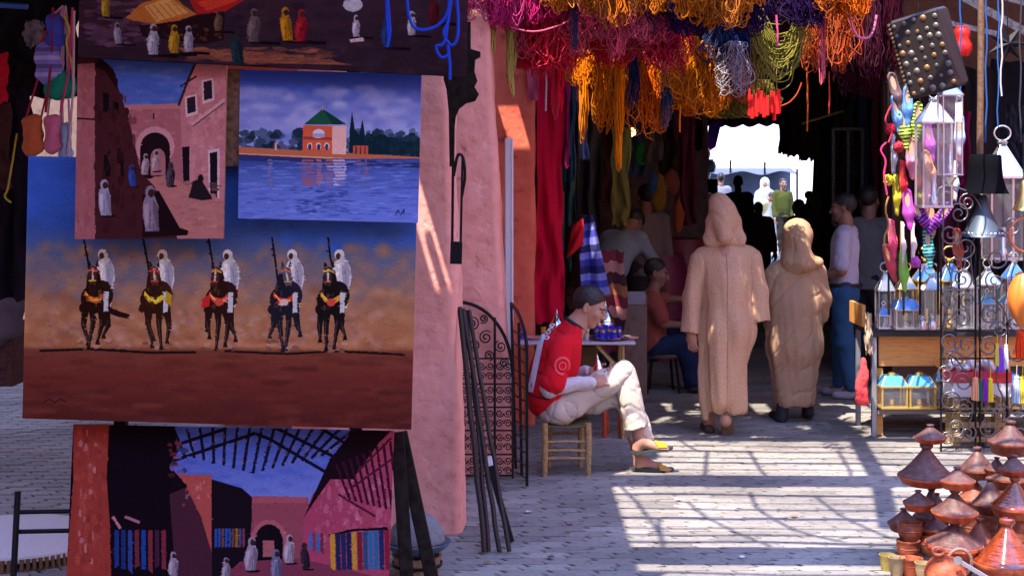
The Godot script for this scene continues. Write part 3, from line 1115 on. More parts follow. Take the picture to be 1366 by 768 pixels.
func paint_lake() -> Pic:
	var p := Pic.new(Vector2(320, 93), Vector2(562, 98), Vector2(317, 291), 680, 560, 8)
	p.gain = Vector3(1.3, 1.3, 1.12)
	p.bands(310, 570, [[85, [36, 62, 160]], [112, [56, 78, 168]], [140, [98, 108, 176]], [175, [134, 136, 186]], [205, [120, 124, 176]]])
	p.dabs(320, 118, 560, 190, 170, [[140, 142, 190], [112, 120, 180], [90, 104, 174], [160, 160, 198]], 20, 6)
	p.soften(4)
	p.dabs(318, 176, 562, 205, 170, [[16, 30, 44], [20, 38, 50], [14, 24, 38], [28, 48, 58]], 8, 8)
	p.poly([467, 205, 467, 175, 470, 147, 474, 172, 480, 180, 484, 158, 488, 182, 500, 176, 530, 184, 560, 194, 562, 206], [16, 34, 44])
	p.dabs(490, 176, 560, 204, 60, [[16, 34, 44], [24, 46, 54]], 7, 6)
	# shore wall
	p.poly([316, 196, 395, 200, 560, 209, 562, 216, 316, 206], [164, 92, 66])
	p.line([318, 206, 440, 211, 561, 217], 3.2, [196, 136, 104])
	# pavilion
	p.poly([405, 167, 463, 168, 463, 206, 404, 203], [186, 82, 54])
	p.poly([444, 168, 463, 168, 463, 206, 444, 205], [206, 158, 150])
	p.poly([405, 182, 444, 183, 444, 187, 405, 186], [140, 56, 44])
	p.ell(426, 178, 8, 6, [190, 180, 196])
	p.poly([418, 178, 434, 178, 434, 183, 418, 183], [150, 140, 160])
	for x in [414, 426, 437]:
		p.ell(x, 195, 3.6, 5, [210, 180, 180])
		p.ell(x, 196, 2.4, 4.4, [50, 50, 84])
	p.poly([406, 166, 431, 145, 463, 166], [28, 74, 56])
	p.poly([431, 145, 463, 166, 444, 166], [20, 54, 46])
	p.line([431, 140, 431, 147], 1.2, [180, 130, 70])
	p.poly([472, 194, 492, 194, 492, 206, 472, 205], [170, 76, 54])
	for x in [476, 482, 488]: p.line([x, 195, x, 205], 2.0, [60, 36, 50])
	p.line([368, 190, 368, 200], 3, [190, 140, 130])
	# water
	p.bands(310, 570, [[212, [44, 58, 120]], [235, [72, 88, 156]], [262, [86, 100, 172]], [305, [92, 108, 182]]])
	p.poly([318, 206, 562, 217, 562, 224, 318, 214], [40, 46, 92])
	for q in [[403, 420, [140, 80, 84]], [424, 430, [170, 96, 80]], [436, 444, [150, 92, 90]], [446, 462, [180, 156, 172]], [478, 482, [120, 84, 100]], [488, 492, [120, 84, 100]], [358, 362, [120, 100, 120]]]:
		for i in 9: p.line([q[0] + p.r.randf_range(-1, 2), 214 + i * 4, q[1] + p.r.randf_range(-2, 2), 214 + i * 4], 2.6, q[2])
	p.dabs(318, 214, 560, 292, 420, [[60, 76, 146], [106, 120, 186], [50, 64, 128], [120, 132, 194], [84, 100, 170]], 13, 1.3)
	p.dabs(390, 250, 470, 284, 60, [[40, 52, 104], [34, 46, 92]], 9, 1.4)
	p.line([529, 286, 533, 279, 536, 286, 541, 278, 540, 285], 1.5, [30, 34, 70])
	p.brush(5200, 0.07, 10, 3)
	p.weave()
	return p


func paint_square() -> Pic:
	var p := Pic.new(Vector2(110, -164), Vector2(628, -142), Vector2(103, 76), 1024, 480, 9)
	p.bands(90, 640, [[-200, [74, 70, 120]], [-110, [70, 50, 70]], [-60, [52, 34, 44]], [0, [54, 34, 44]], [110, [40, 26, 32]]])
	p.dabs(105, -60, 625, 100, 420, [[52, 34, 46], [62, 40, 50], [42, 28, 36], [36, 26, 38]], 16, 6)
	p.dabs(105, -150, 625, -70, 160, [[90, 60, 70], [120, 80, 76], [60, 44, 60]], 20, 12)
	p.soften(3)
	p.dabs(115, 0, 210, 60, 90, [[92, 60, 84], [80, 50, 70], [104, 68, 88]], 14, 4)
	p.poly([235, 62, 330, 66, 420, 74, 470, 84, 330, 82, 250, 72], [126, 72, 52])
	p.dabs(250, 62, 440, 82, 120, [[140, 82, 58], [110, 62, 50], [84, 48, 44]], 14, 2.5)
	p.soften(1)
	# tents
	p.poly([166, 24, 188, 4, 224, -8, 262, 18, 240, 26, 204, 32], [166, 96, 42])
	p.poly([192, 8, 224, -4, 252, 16, 208, 28], [196, 142, 74])
	for i in 6: p.line([196 + i * 8, 8 - i * 2, 212 + i * 8, 26 - i * 2], 1.4, [150, 92, 50])
	p.poly([250, -6, 290, -12, 330, -4, 300, 14, 262, 18], [150, 32, 28])
	p.poly([262, 2, 300, -8, 316, 0, 276, 14], [186, 56, 38])
	p.poly([210, -14, 240, -26, 262, -14, 240, -6], [170, 120, 50])
	p.poly([184, 34, 238, 28, 262, 20, 300, 14, 298, 52, 270, 58, 190, 48], [34, 18, 22])
	p.dabs(190, 32, 296, 52, 40, [[90, 40, 28], [120, 70, 36], [24, 14, 18], [70, 26, 26]], 4, 4)
	p.dabs(120, -60, 600, -20, 60, [[170, 150, 150], [150, 60, 40], [60, 60, 110], [180, 140, 50]], 3, 7)
	for q in [[157, 58, 0.9, [150, 140, 148]], [203, 72, 1.3, [180, 172, 176]], [231, 70, 1.2, [188, 140, 34]], [251, 68, 1.1, [170, 160, 164]], [317, 86, 1.5, [34, 50, 54]], [337, 54, 1.4, [110, 92, 86]], [383, 52, 1.4, [190, 126, 24]], [400, 53, 1.35, [166, 30, 40]], [475, 46, 0.9, [196, 184, 182]], [549, 44, 1.0, [190, 178, 172]], [578, 28, 1.2, [90, 24, 30]], [516, 60, 1.2, [40, 64, 110]], [140, 22, 1.0, [170, 140, 40]], [290, 40, 0.9, [110, 84, 60]]]:
		var sh := [q[3][0] * 0.6, q[3][1] * 0.6, q[3][2] * 0.66]
		p.line([q[0], q[1] + 1, q[0] + 26 * q[2], q[1] + 2], 3.2 * q[2], [20, 12, 16])
		p.robed(q[0], q[1], q[2], q[3], sh)
	p.ell(471, 4, 13, 9, [170, 164, 170])
	p.poly([466, 50, 484, 47, 486, 52, 468, 54], [190, 160, 160])
	p.brush(7000, 0.16, 12, 3)
	p.weave()
	return p


func paint_lattice() -> Pic:
	var p := Pic.new(Vector2(97, 566), Vector2(525, 575), Vector2(83, 880), 900, 660, 12)
	p.bands(70, 540, [[560, [60, 80, 160]], [620, [84, 100, 176]], [680, [110, 122, 180]]])
	p.dabs(230, 570, 500, 660, 100, [[74, 92, 172], [98, 112, 182], [64, 84, 164]], 18, 5)
	p.soften(3)
	# roof lattice
	for i in 15: p.line([232 + i * 17, 560 + absf(i - 7) * 2, 246 + i * 13, 632 - absf(i - 7.0) * 3.4], 4.0, [24, 26, 44])
	for i in 8: p.dabs(250 + i * 30, 580, 275 + i * 30, 622, 5, [[120, 90, 110], [140, 100, 100]], 2.5, 4)
	for q in [[228, 616, 340, 578, 360, 586, 450, 640], [228, 596, 300, 572], [366, 570, 462, 618], [420, 566, 480, 604]]: p.line(q, 4.4, [22, 20, 34])
	# far houses
	p.poly([330, 664, 410, 664, 412, 700, 404, 770, 330, 770], [132, 64, 76])
	p.poly([336, 662, 408, 664, 408, 672, 336, 672], [150, 76, 84])
	p.poly([232, 634, 282, 634, 284, 770, 232, 770], [158, 72, 66])
	p.poly([282, 640, 322, 652, 336, 664, 332, 770, 282, 770], [24, 16, 24])
	p.poly([226, 640, 246, 646, 268, 690, 282, 738, 282, 775, 226, 775], [64, 32, 44])
	p.dabs(240, 642, 278, 676, 14, [[190, 130, 130], [170, 84, 76]], 3.5, 5)
	p.ell(358, 722, 24, 28, [154, 84, 92])
	p.ell(358, 725, 19, 25, [20, 14, 22])
	p.poly([339, 725, 377, 725, 376, 752, 340, 752], [20, 14, 22])
	p.poly([350, 722, 365, 722, 366, 744, 350, 744], [150, 84, 88])
	# right house under the lattice shadow
	p.poly([540, 560, 490, 574, 446, 630, 416, 660, 404, 690, 404, 780, 540, 790], [150, 60, 84])
	p.dabs(420, 640, 520, 730, 150, [[168, 82, 104], [136, 52, 76], [176, 110, 130]], 4, 8)
	p.poly([440, 612, 474, 570, 530, 566, 506, 590, 470, 640, 440, 640, 420, 668, 404, 692], [26, 14, 22])
	for i in 9: p.line([448 + i * 9, 620 - i * 4, 466 + i * 8, 668 + i * 2], 3.6, [52, 20, 36])
	for q in [[470, 650, 526, 610], [476, 630, 522, 584], [450, 660, 500, 690]]: p.line(q, 3, [70, 26, 44])
	# street floor
	p.poly([320, 750, 400, 746, 540, 780, 540, 890, 70, 890, 70, 800, 300, 768], [110, 50, 66])
	# left side: dark stall, red post
	p.poly([80, 560, 232, 566, 236, 600, 226, 622, 250, 650, 226, 660, 234, 775, 230, 890, 70, 890], [20, 12, 20])
	p.dabs(226, 590, 246, 640, 20, [[150, 60, 60], [26, 16, 26]], 6, 4)
	p.poly([97, 560, 145, 566, 142, 640, 146, 700, 150, 890, 78, 890, 88, 760, 97, 640], [138, 54, 44])
	p.dabs(102, 570, 142, 760, 90, [[150, 62, 50], [120, 44, 40], [158, 74, 60]], 5, 10)
	p.dabs(104, 575, 130, 750, 16, [[190, 150, 150], [180, 140, 146]], 3, 8)
	p.line([150, 690, 160, 706], 4, [170, 110, 120])
	p.line([166, 690, 186, 698], 4, [150, 96, 110])
	for i in 8: p.poly([152 + i * 9, 708, 158 + i * 9, 708, 158 + i * 9, 755 + (i % 3) * 6, 152 + i * 9, 760], [[30, 50, 110], [30, 44, 96], [44, 60, 120], [96, 40, 50], [30, 60, 130], [110, 44, 50], [60, 30, 50], [110, 40, 56]][i])
	for i in 9: p.poly([286 + i * 4.6, 706, 289.5 + i * 4.6, 706, 289.5 + i * 4.6, 730, 286 + i * 4.6, 732], [[40, 70, 140], [40, 70, 140], [100, 60, 60], [40, 74, 150], [40, 70, 140], [96, 60, 50], [130, 90, 40], [60, 60, 110], [110, 50, 60]][i])
	for i in 4: p.poly([411 + i * 5, 712, 415 + i * 5, 710, 416 + i * 5, 732 + i * 3, 411 + i * 5, 736], [[60, 90, 150], [120, 50, 70], [60, 90, 140], [100, 40, 60]][i])
	p.line([438, 716, 470, 708, 516, 706], 3.4, [24, 16, 24])
	for i in 11: p.poly([439 + i * 7.2, 714 - i * 0.6, 445.5 + i * 7.2, 713 - i * 0.6, 446 + i * 7.2, 762, 440 + i * 7.2, 760], [[176, 130, 40], [30, 34, 70], [34, 36, 74], [30, 32, 66], [176, 130, 44], [110, 30, 44], [40, 70, 100], [40, 96, 140], [40, 90, 130], [30, 40, 80], [120, 30, 50]][i])
	for q in [[333, 762, 1.4, [170, 150, 160]], [384, 752, 1.2, [176, 160, 166]], [407, 760, 1.1, [50, 36, 50]], [368, 775, 1.3, [120, 116, 140]], [230, 772, 1.1, [170, 156, 160]], [300, 776, 1.0, [160, 146, 150]]]: p.robed(q[0], q[1], q[2], q[3], [q[3][0] * 0.6, q[3][1] * 0.6, q[3][2] * 0.66])
	p.brush(7000, 0.12, 10, 4)
	p.weave()
	return p


func painting(label: String, tl: Vector2, tr: Vector2, br: Vector2, bl: Vector2, d: float, lean: float, pic: Pic, thick := 0.024) -> Node3D:
	var q := [P(tl.x, tl.y, d + lean), P(tr.x, tr.y, d + lean), P(br.x, br.y, d), P(bl.x, bl.y, d)]
	var base: Vector3 = (q[2] + q[3]) * 0.5
	var t := thing("canvas_painting", label, "painting", base, "paintings hung on show")
	for i in 4: q[i] -= base
	var nn: Vector3 = ((q[3] - q[0]).cross(q[1] - q[0])).normalized()
	if nn.z < 0: nn = -nn
	var m := mat(Color.WHITE, 0.9)
	m.albedo_texture = ImageTexture.create_from_image(pic.im)
	m.texture_repeat = false
	m.metallic_specular = 0.08
	var mb := MB.new()
	var uvs := [Vector2(0, 0), Vector2(1, 0), Vector2(1, 1), Vector2(0, 1)]
	var f := []
	for i in 4: f.append(mb.vert(q[i], nn, uvs[i]))
	mb.quad(f[0], f[1], f[2], f[3])
	for i in 4:
		var k := (i + 1) % 4
		var e: Vector3 = ((q[i] + q[k]) * 0.5 - (q[0] + q[2]) * 0.5).normalized()
		mb.quad(mb.vert(q[i], e, uvs[i]), mb.vert(q[k], e, uvs[k]), mb.vert(q[k] - nn * thick, e, uvs[k]), mb.vert(q[i] - nn * thick, e, uvs[i]))
	part("canvas", mb, m, t)
	var c: Vector3 = (q[0] + q[1] + q[2] + q[3]) * 0.25
	for i in 4:
		var k := (i + 1) % 4
		var sb := MB.new()
		var a: Vector3 = q[i].lerp(c, 0.05) - nn * (thick * 0.5 + 0.001)
		var b: Vector3 = q[k].lerp(c, 0.05) - nn * (thick * 0.5 + 0.001)
		sb.bar(a.lerp(b, 0.03), b.lerp(a, 0.03), 0.03, thick * 0.8)
		part("stretcher_bar", sb, M.pale_wood, t)
	return t


func build_paintings() -> void:
	painting("large painting of five horsemen charging under a blue sky", Vector2(37, 208), Vector2(557, 218), Vector2(548, 573), Vector2(29, 558), 6.0, 0.03, paint_horses(), 0.03)
	painting("tall painting of a pink alley leading to an arch", Vector2(103, 77), Vector2(302, 79), Vector2(297, 318), Vector2(99, 319), 5.86, 0.04, paint_street())
	painting("painting of a green roofed pavilion beside a blue lake", Vector2(320, 93), Vector2(562, 98), Vector2(557, 297), Vector2(317, 291), 5.9, 0.04, paint_lake())
	painting("dark painting of a crowded market square, topmost of the paintings", Vector2(110, -164), Vector2(628, -142), Vector2(621, 102), Vector2(103, 76), 5.8, 0.03, paint_square(), 0.03)
	painting("painting of a souk street under a slatted roof, lowest of the paintings", Vector2(97, 566), Vector2(525, 575), Vector2(514, 889), Vector2(83, 880), 6.06, 0.1, paint_lattice(), 0.03)
	# the rack that carries them: dark posts and cross rails behind the canvases
	var rack := thing("display_rack", "dark wooden display rack behind the hung paintings", "rack", Vector3(0, 0, 0))
	for x in [150.0, 470.0]:
		var mb := MB.new()
		var top := P(x, 0, 6.12)
		mb.bar(Vector3(top.x, 0, -6.3), Vector3(top.x, 3.3, -6.1), 0.05, 0.05)
		part("post", mb, M.dark_wood, rack)
	for y in [60.0, 150.0, 300.0]:
		var mb := MB.new()
		mb.bar(P(112, y, 6.07), P(540, y, 6.07), 0.04, 0.03)
		part("rail", mb, M.dark_wood, rack)
	# the brown board that shows between the two small canvases
	var bd := MB.new()
	bd.bar(P(311, 92, 5.955), P(309, 222, 5.955), 0.09, 0.02)
	solo("backing_board", "brown board showing between the alley and lake paintings", "board", bd, textured(mat(lin(0.22, 0.1, 0.05), 0.8), M.wood_tex, 3.0))
	# easel legs under the lowest picture
	var es := thing("easel", "dark wooden easel propping the lowest painting, legs splayed right", "easel", P(560, 800, 6.3))
	for q in [[530, 576, 6.22, 548, 905, 6.16, 0.055], [534, 576, 6.24, 592, 880, 6.25, 0.055], [120, 590, 6.26, 96, 905, 6.32, 0.05]]:
		var mb := MB.new()
		var a := P(q[0], q[1], q[2]) - es.position
		var b := P(q[3], q[4], q[5]) - es.position
		b.y = -es.position.y
		mb.bar(a, b, q[6], 0.035, 0.004)
		part("leg", mb, M.dark_wood, es)
	var lb := MB.new()
	lb.bar(P(86, 884, 6.08) - es.position, P(540, 896, 6.08) - es.position, 0.05, 0.06)
	part("ledge", lb, M.dark_wood, es)
	# blue yarn dangling in front of the top canvas
	var yr := MB.new()
	for c in [[[515, -20], [516, 25], [518, 50], [516, 62], [520, 40], [517, 0], [519, -20]], [[540, -20], [545, 20], [555, 38], [575, 38], [592, 26], [600, 5], [604, -20]], [[600, -20], [598, 25], [592, 45], [602, 60], [610, 50], [611, 20], [608, -20]], [[604, -15], [594, 52], [582, 62], [588, 76], [598, 72], [597, 60], [600, 85], [600, 106]]]:
		var cv := Curve3D.new()
		for i in c.size():
			var a := P(c[i][0], c[i][1], 5.72)
			var tg := (P(c[mini(i + 1, c.size() - 1)][0], c[mini(i + 1, c.size() - 1)][1], 5.72) - P(c[maxi(i - 1, 0)][0], c[maxi(i - 1, 0)][1], 5.72)) * 0.18
			cv.add_point(a, -tg, tg)
		var pts := []
		for p in cv.tessellate(3, 5): pts.append(p)
		yr.tube(pts, 0.0065, 6)
	solo("yarn_string", "loose blue yarn dangling in front of the market square painting", "yarn", yr, cloth(lin(0.02, 0.06, 0.5)))


func smooth_path(pts: Array, step := 4) -> Array:
	var cv := Curve3D.new()
	for i in pts.size():
		var tg: Vector3 = (pts[mini(i + 1, pts.size() - 1)] - pts[maxi(i - 1, 0)]) * 0.22
		cv.add_point(pts[i], -tg, tg)
	var out := []
	for p in cv.tessellate(step, 5): out.append(p)
	return out


func px_path(c: Array, d: float) -> Array:
	var out := []
	for i in range(0, c.size(), 2): out.append(P(c[i], c[i + 1], d))
	return out


# a hanging cloth: top edge and bottom edge in picture points at a depth, with folds
func drape(x0: float, x1: float, y0: float, y1: float, d: float, folds := 3.0, amp := 0.03, slant := 0.0, sway := 0.0, seed_n := 0.0) -> MB:
	var mb := MB.new()
	var w := (x1 - x0) * d / FOCAL
	var nu := clampi(int(folds * 7), 6, 30)
	mb.sheet(func(u: float, v: float) -> Vector3:
		var p := P(lerpf(x0, x1, u) + slant * v, lerpf(y0, y1, v) + 4.0 * noise.get_noise_2d(u * 4.0 + seed_n, seed_n), d)
		p.z += sin(u * TAU * folds + seed_n + noise.get_noise_2d(v * 3.0, seed_n) * 2.5) * amp * minf(1.0, 0.35 + v) + noise.get_noise_3d(u * 4.0, v * 2.0, seed_n) * amp
		p.x += noise.get_noise_2d(v * 3.0 + seed_n, u) * w * 0.12 + sway * v * v
		return p, nu, 14, 0.005)
	return mb


func striped(cols: Array, n: int, along_v := true) -> StandardMaterial3D:
	var im := Image.create(64, 256, false, Image.FORMAT_RGB8) if along_v else Image.create(256, 64, false, Image.FORMAT_RGB8)
	for i in n:
		var c: Color = cols[i % cols.size()]
		if along_v: im.fill_rect(Rect2i(0, 256 * i / n, 64, 256 / n + 1), c)
		else: im.fill_rect(Rect2i(256 * i / n, 0, 256 / n + 1, 64), c)
	var m := mat(Color.WHITE, 0.95)
	m.albedo_texture = ImageTexture.create_from_image(im)
	return m


func build_left_corner() -> void:
	var grp := "fabric bags hanging at far left"
	# bags with straps gathered on one nail
	var nail := P(86, 8, 8.0)
	for b in [[62, 86, 22, 62, lin(0.07, 0.1, 0.55), "blue cloth bag, highest of the hanging bags"], [48, 84, 58, 108, lin(0.22, 0.2, 0.6), "violet striped cloth bag below the blue bag"], [60, 100, 98, 128, lin(0.02, 0.32, 0.2), "green cloth bag behind the small pouches"], [31, 56, 156, 204, lin(0.6, 0.16, 0.06), "orange leather pouch hanging left of pink pouch"], [60, 82, 156, 200, lin(0.75, 0.22, 0.36), "pink cloth pouch between orange and pale blue pouches"], [82, 93, 166, 212, lin(0.35, 0.5, 0.75), "pale blue pouch hanging right of pink pouch"]]:
		var t := thing("hanging_bag", b[5], "bag", P((b[0] + b[1]) * 0.5, b[3], 8.0), grp)
		var mb := MB.new()
		var c := P((b[0] + b[1]) * 0.5, (b[2] + b[3]) * 0.5, 8.0) - t.position
		var hx: float = (b[1] - b[0]) * 0.002
		var hy: float = (b[3] - b[2]) * 0.002
		soft(mb, [egg(c, Vector3(hx * 1.1, hy * 1.25, 0.05)), cone(c + Vector3(-hx * 0.7, -hy * 0.7, 0), c + Vector3(hx * 0.7, -hy * 0.7, 0), 0.03, 0.03, 0.03), cone(c + Vector3(-hx * 0.6, hy * 0.75, 0), c + Vector3(hx * 0.6, hy * 0.75, 0), 0.022, 0.022, 0.03)], 0.008, [], [], creases(20.0, 0.012, 1.0))
		var m := striped([b[4], b[4].lightened(0.35), b[4], b[4].darkened(0.3)], 9) if b[0] == 48 else cloth(b[4])
		for i in mb.uv.size(): mb.uv[i] = Vector2(mb.v[i].x * 4.0, mb.v[i].y * 5.0)
		part("pouch", mb, m, t)
		for sx in [-0.8, 0.8]:
			var st := MB.new()
			var a: Vector3 = c + Vector3(sx * hx, hy * 0.9, 0.0)
			st.tube(smooth_path([a, a.lerp(nail - t.position, 0.5) + Vector3(sx * 0.01, -0.01, 0.02), nail - t.position + Vector3(sx * 0.008, 0, 0.01)]), 0.006, 5)
			part("strap", st, cloth(lin(0.45, 0.03, 0.08)) if b[0] < 60 else cloth(lin(0.6, 0.4, 0.5)), t)
	var i := 0
	for q in [[[96, 10, 92, 90, 80, 150], lin(0.7, 0.06, 0.2)], [[98, 14, 97, 120, 90, 208], lin(0.75, 0.5, 0.55)], [[84, 20, 92, 40, 88, 58, 97, 90], lin(0.6, 0.55, 0.1)], [[70, 10, 68, 80, 60, 150], lin(0.3, 0.03, 0.06)]]:
		var mb := MB.new()
		mb.tube(smooth_path(px_path(q[0], 7.96)), 0.007, 5)
		solo("dangling_string", ["pink cord hanging beside the cloth bags", "pale pink cord hanging along the painting's edge", "yellow cord twisted over the bag straps", "dark red cord hanging behind the violet bag"][i], "string", mb, cloth(q[1]))
		i += 1
	solo("red_cloth", "small bright red cloth hanging at the left edge", "cloth", drape(-14, 10, 70, 136, 8.2, 1.0, 0.02), cloth(lin(0.75, 0.02, 0.05)))
	solo("dark_garment", "grey garment hanging behind the cloth bags", "garment", drape(32, 58, 28, 62, 8.6, 1.5, 0.02, 0, 0, 2.0), cloth(lin(0.22, 0.2, 0.22)))
	solo("dark_garment", "dark brown garment hanging under the red cloth", "garment", drape(-20, 14, 136, 250, 8.4, 1.5, 0.02, 0, 0, 3.0), cloth(lin(0.07, 0.03, 0.025)))
	solo("dark_garment", "black garment hanging below the bags at left", "garment", drape(-30, 40, 120, 400, 9.0, 3.0, 0.04, 0, 0, 5.0), cloth(lin(0.015, 0.012, 0.02)))
	solo("dark_garment", "black garment hanging behind the blue bag", "garment", drape(-30, 110, -30, 130, 9.4, 4.0, 0.04, 0, 0, 6.0), cloth(lin(0.014, 0.012, 0.016)))
	var rail := MB.new()
	rail.tube([P(-40, 4, 8.3), P(36, 9, 8.3)], 0.016, 8)
	solo("clothes_rail", "blue metal rail at the top left corner", "rail", rail, mat(lin(0.03, 0.12, 0.4), 0.4))
	var yc := MB.new()
	yc.tube(smooth_path(px_path([22, 178, 16, 215, 10, 250, 6, 262, 14, 270], 8.0)), 0.006, 5)
	solo("dangling_string", "thin yellow cord trailing below the orange pouch", "string", yc, cloth(lin(0.5, 0.4, 0.05)))
	# a shopper's seat and bundles in the dark at the left edge
	var bd := MB.new()
	soft(bd, [egg(P(6, 400, 10.5), Vector3(0.13, 0.2, 0.14)), egg(P(-8, 430, 10.5), Vector3(0.2, 0.16, 0.16))], 0.02, [], [], creases(9.0, 0.03, 1.0))
	solo("cloth_bundle", "grey cloth bundle in the dark at the left edge", "bundle", bd, cloth(lin(0.16, 0.15, 0.18)))
	var cr := MB.new()
	cr.box(P(-6, 470, 10.6), Vector3(0.34, 0.44, 0.3))
	solo("wooden_crate", "dark reddish crate under the grey cloth bundle", "crate", cr, textured(mat(lin(0.1, 0.03, 0.025), 0.8), M.wood_tex, 2.0))
	# low table with white cover and fringe, and a black metal chair
	var tb := thing("round_table", "low round table with white cover and brown fringe", "table", Vector3(P(20, 0, 7.6).x, 0, -7.6))
	var top := MB.new()
	top.lathe([Vector2(0.001, 0.14), Vector2(0.2, 0.135), Vector2(0.36, 0.11), Vector2(0.42, 0.07), Vector2(0.42, 0.04), Vector2(0.0, 0.04)], 36, Transform3D.IDENTITY, 0.03)
	part("cover", top, cloth(lin(0.72, 0.7, 0.72)), tb)
	var fr := MB.new()
	for k in 90:
		var a := TAU * k / 90.0
		var o := Vector3(cos(a), 0, sin(a))
		fr.tube([o * 0.423 + Vector3(0, 0.06, 0), o * 0.43 + Vector3(0, 0.015, 0), o * (0.428 + 0.008 * sin(k * 7.0)) + Vector3(0, 0.004, 0)], [0.011, 0.009, 0.007], 4)
	part("fringe", fr, cloth(lin(0.2, 0.11, 0.05)), tb).set_meta("kind", "stuff")
	var ft := MB.new()
	ft.lathe([Vector2(0.0, 0.0), Vector2(0.3, 0.0), Vector2(0.33, 0.02), Vector2(0.33, 0.04), Vector2(0.0, 0.04)], 24)
	part("base", ft, M.dark_wood, tb)
	var ch := thing("metal_chair", "black metal chair behind the lowest painting", "chair", Vector3(P(60, 0, 6.7).x, 0, -6.7))
	var o2 := ch.position
	for x in [23.0, 120.0]:
		var mb := MB.new()
		mb.tube([Vector3(P(x, 0, 6.7).x, 0, -6.62) - o2, P(x, 655, 6.7) - o2], 0.014, 8)
		part("back_post", mb, M.iron, ch)
	for y in [681.0, 707.0]:
		var mb := MB.new()
		mb.tube([P(23, y + 2, 6.7) - o2, P(120, y, 6.7) - o2], 0.010, 8)
		part("back_rail", mb, M.iron, ch)
	var st := MB.new()
	st.box(P(72, 790, 6.5) - o2, Vector3(0.38, 0.03, 0.36))
	part("seat", st, M.iron, ch)
	for x in [23.0, 120.0]:
		var mb := MB.new()
		mb.tube([Vector3(P(x, 0, 6.4).x, 0, -6.32) - o2, P(x, 790, 6.34) - o2], 0.014, 8)
		part("leg", mb, M.iron, ch)


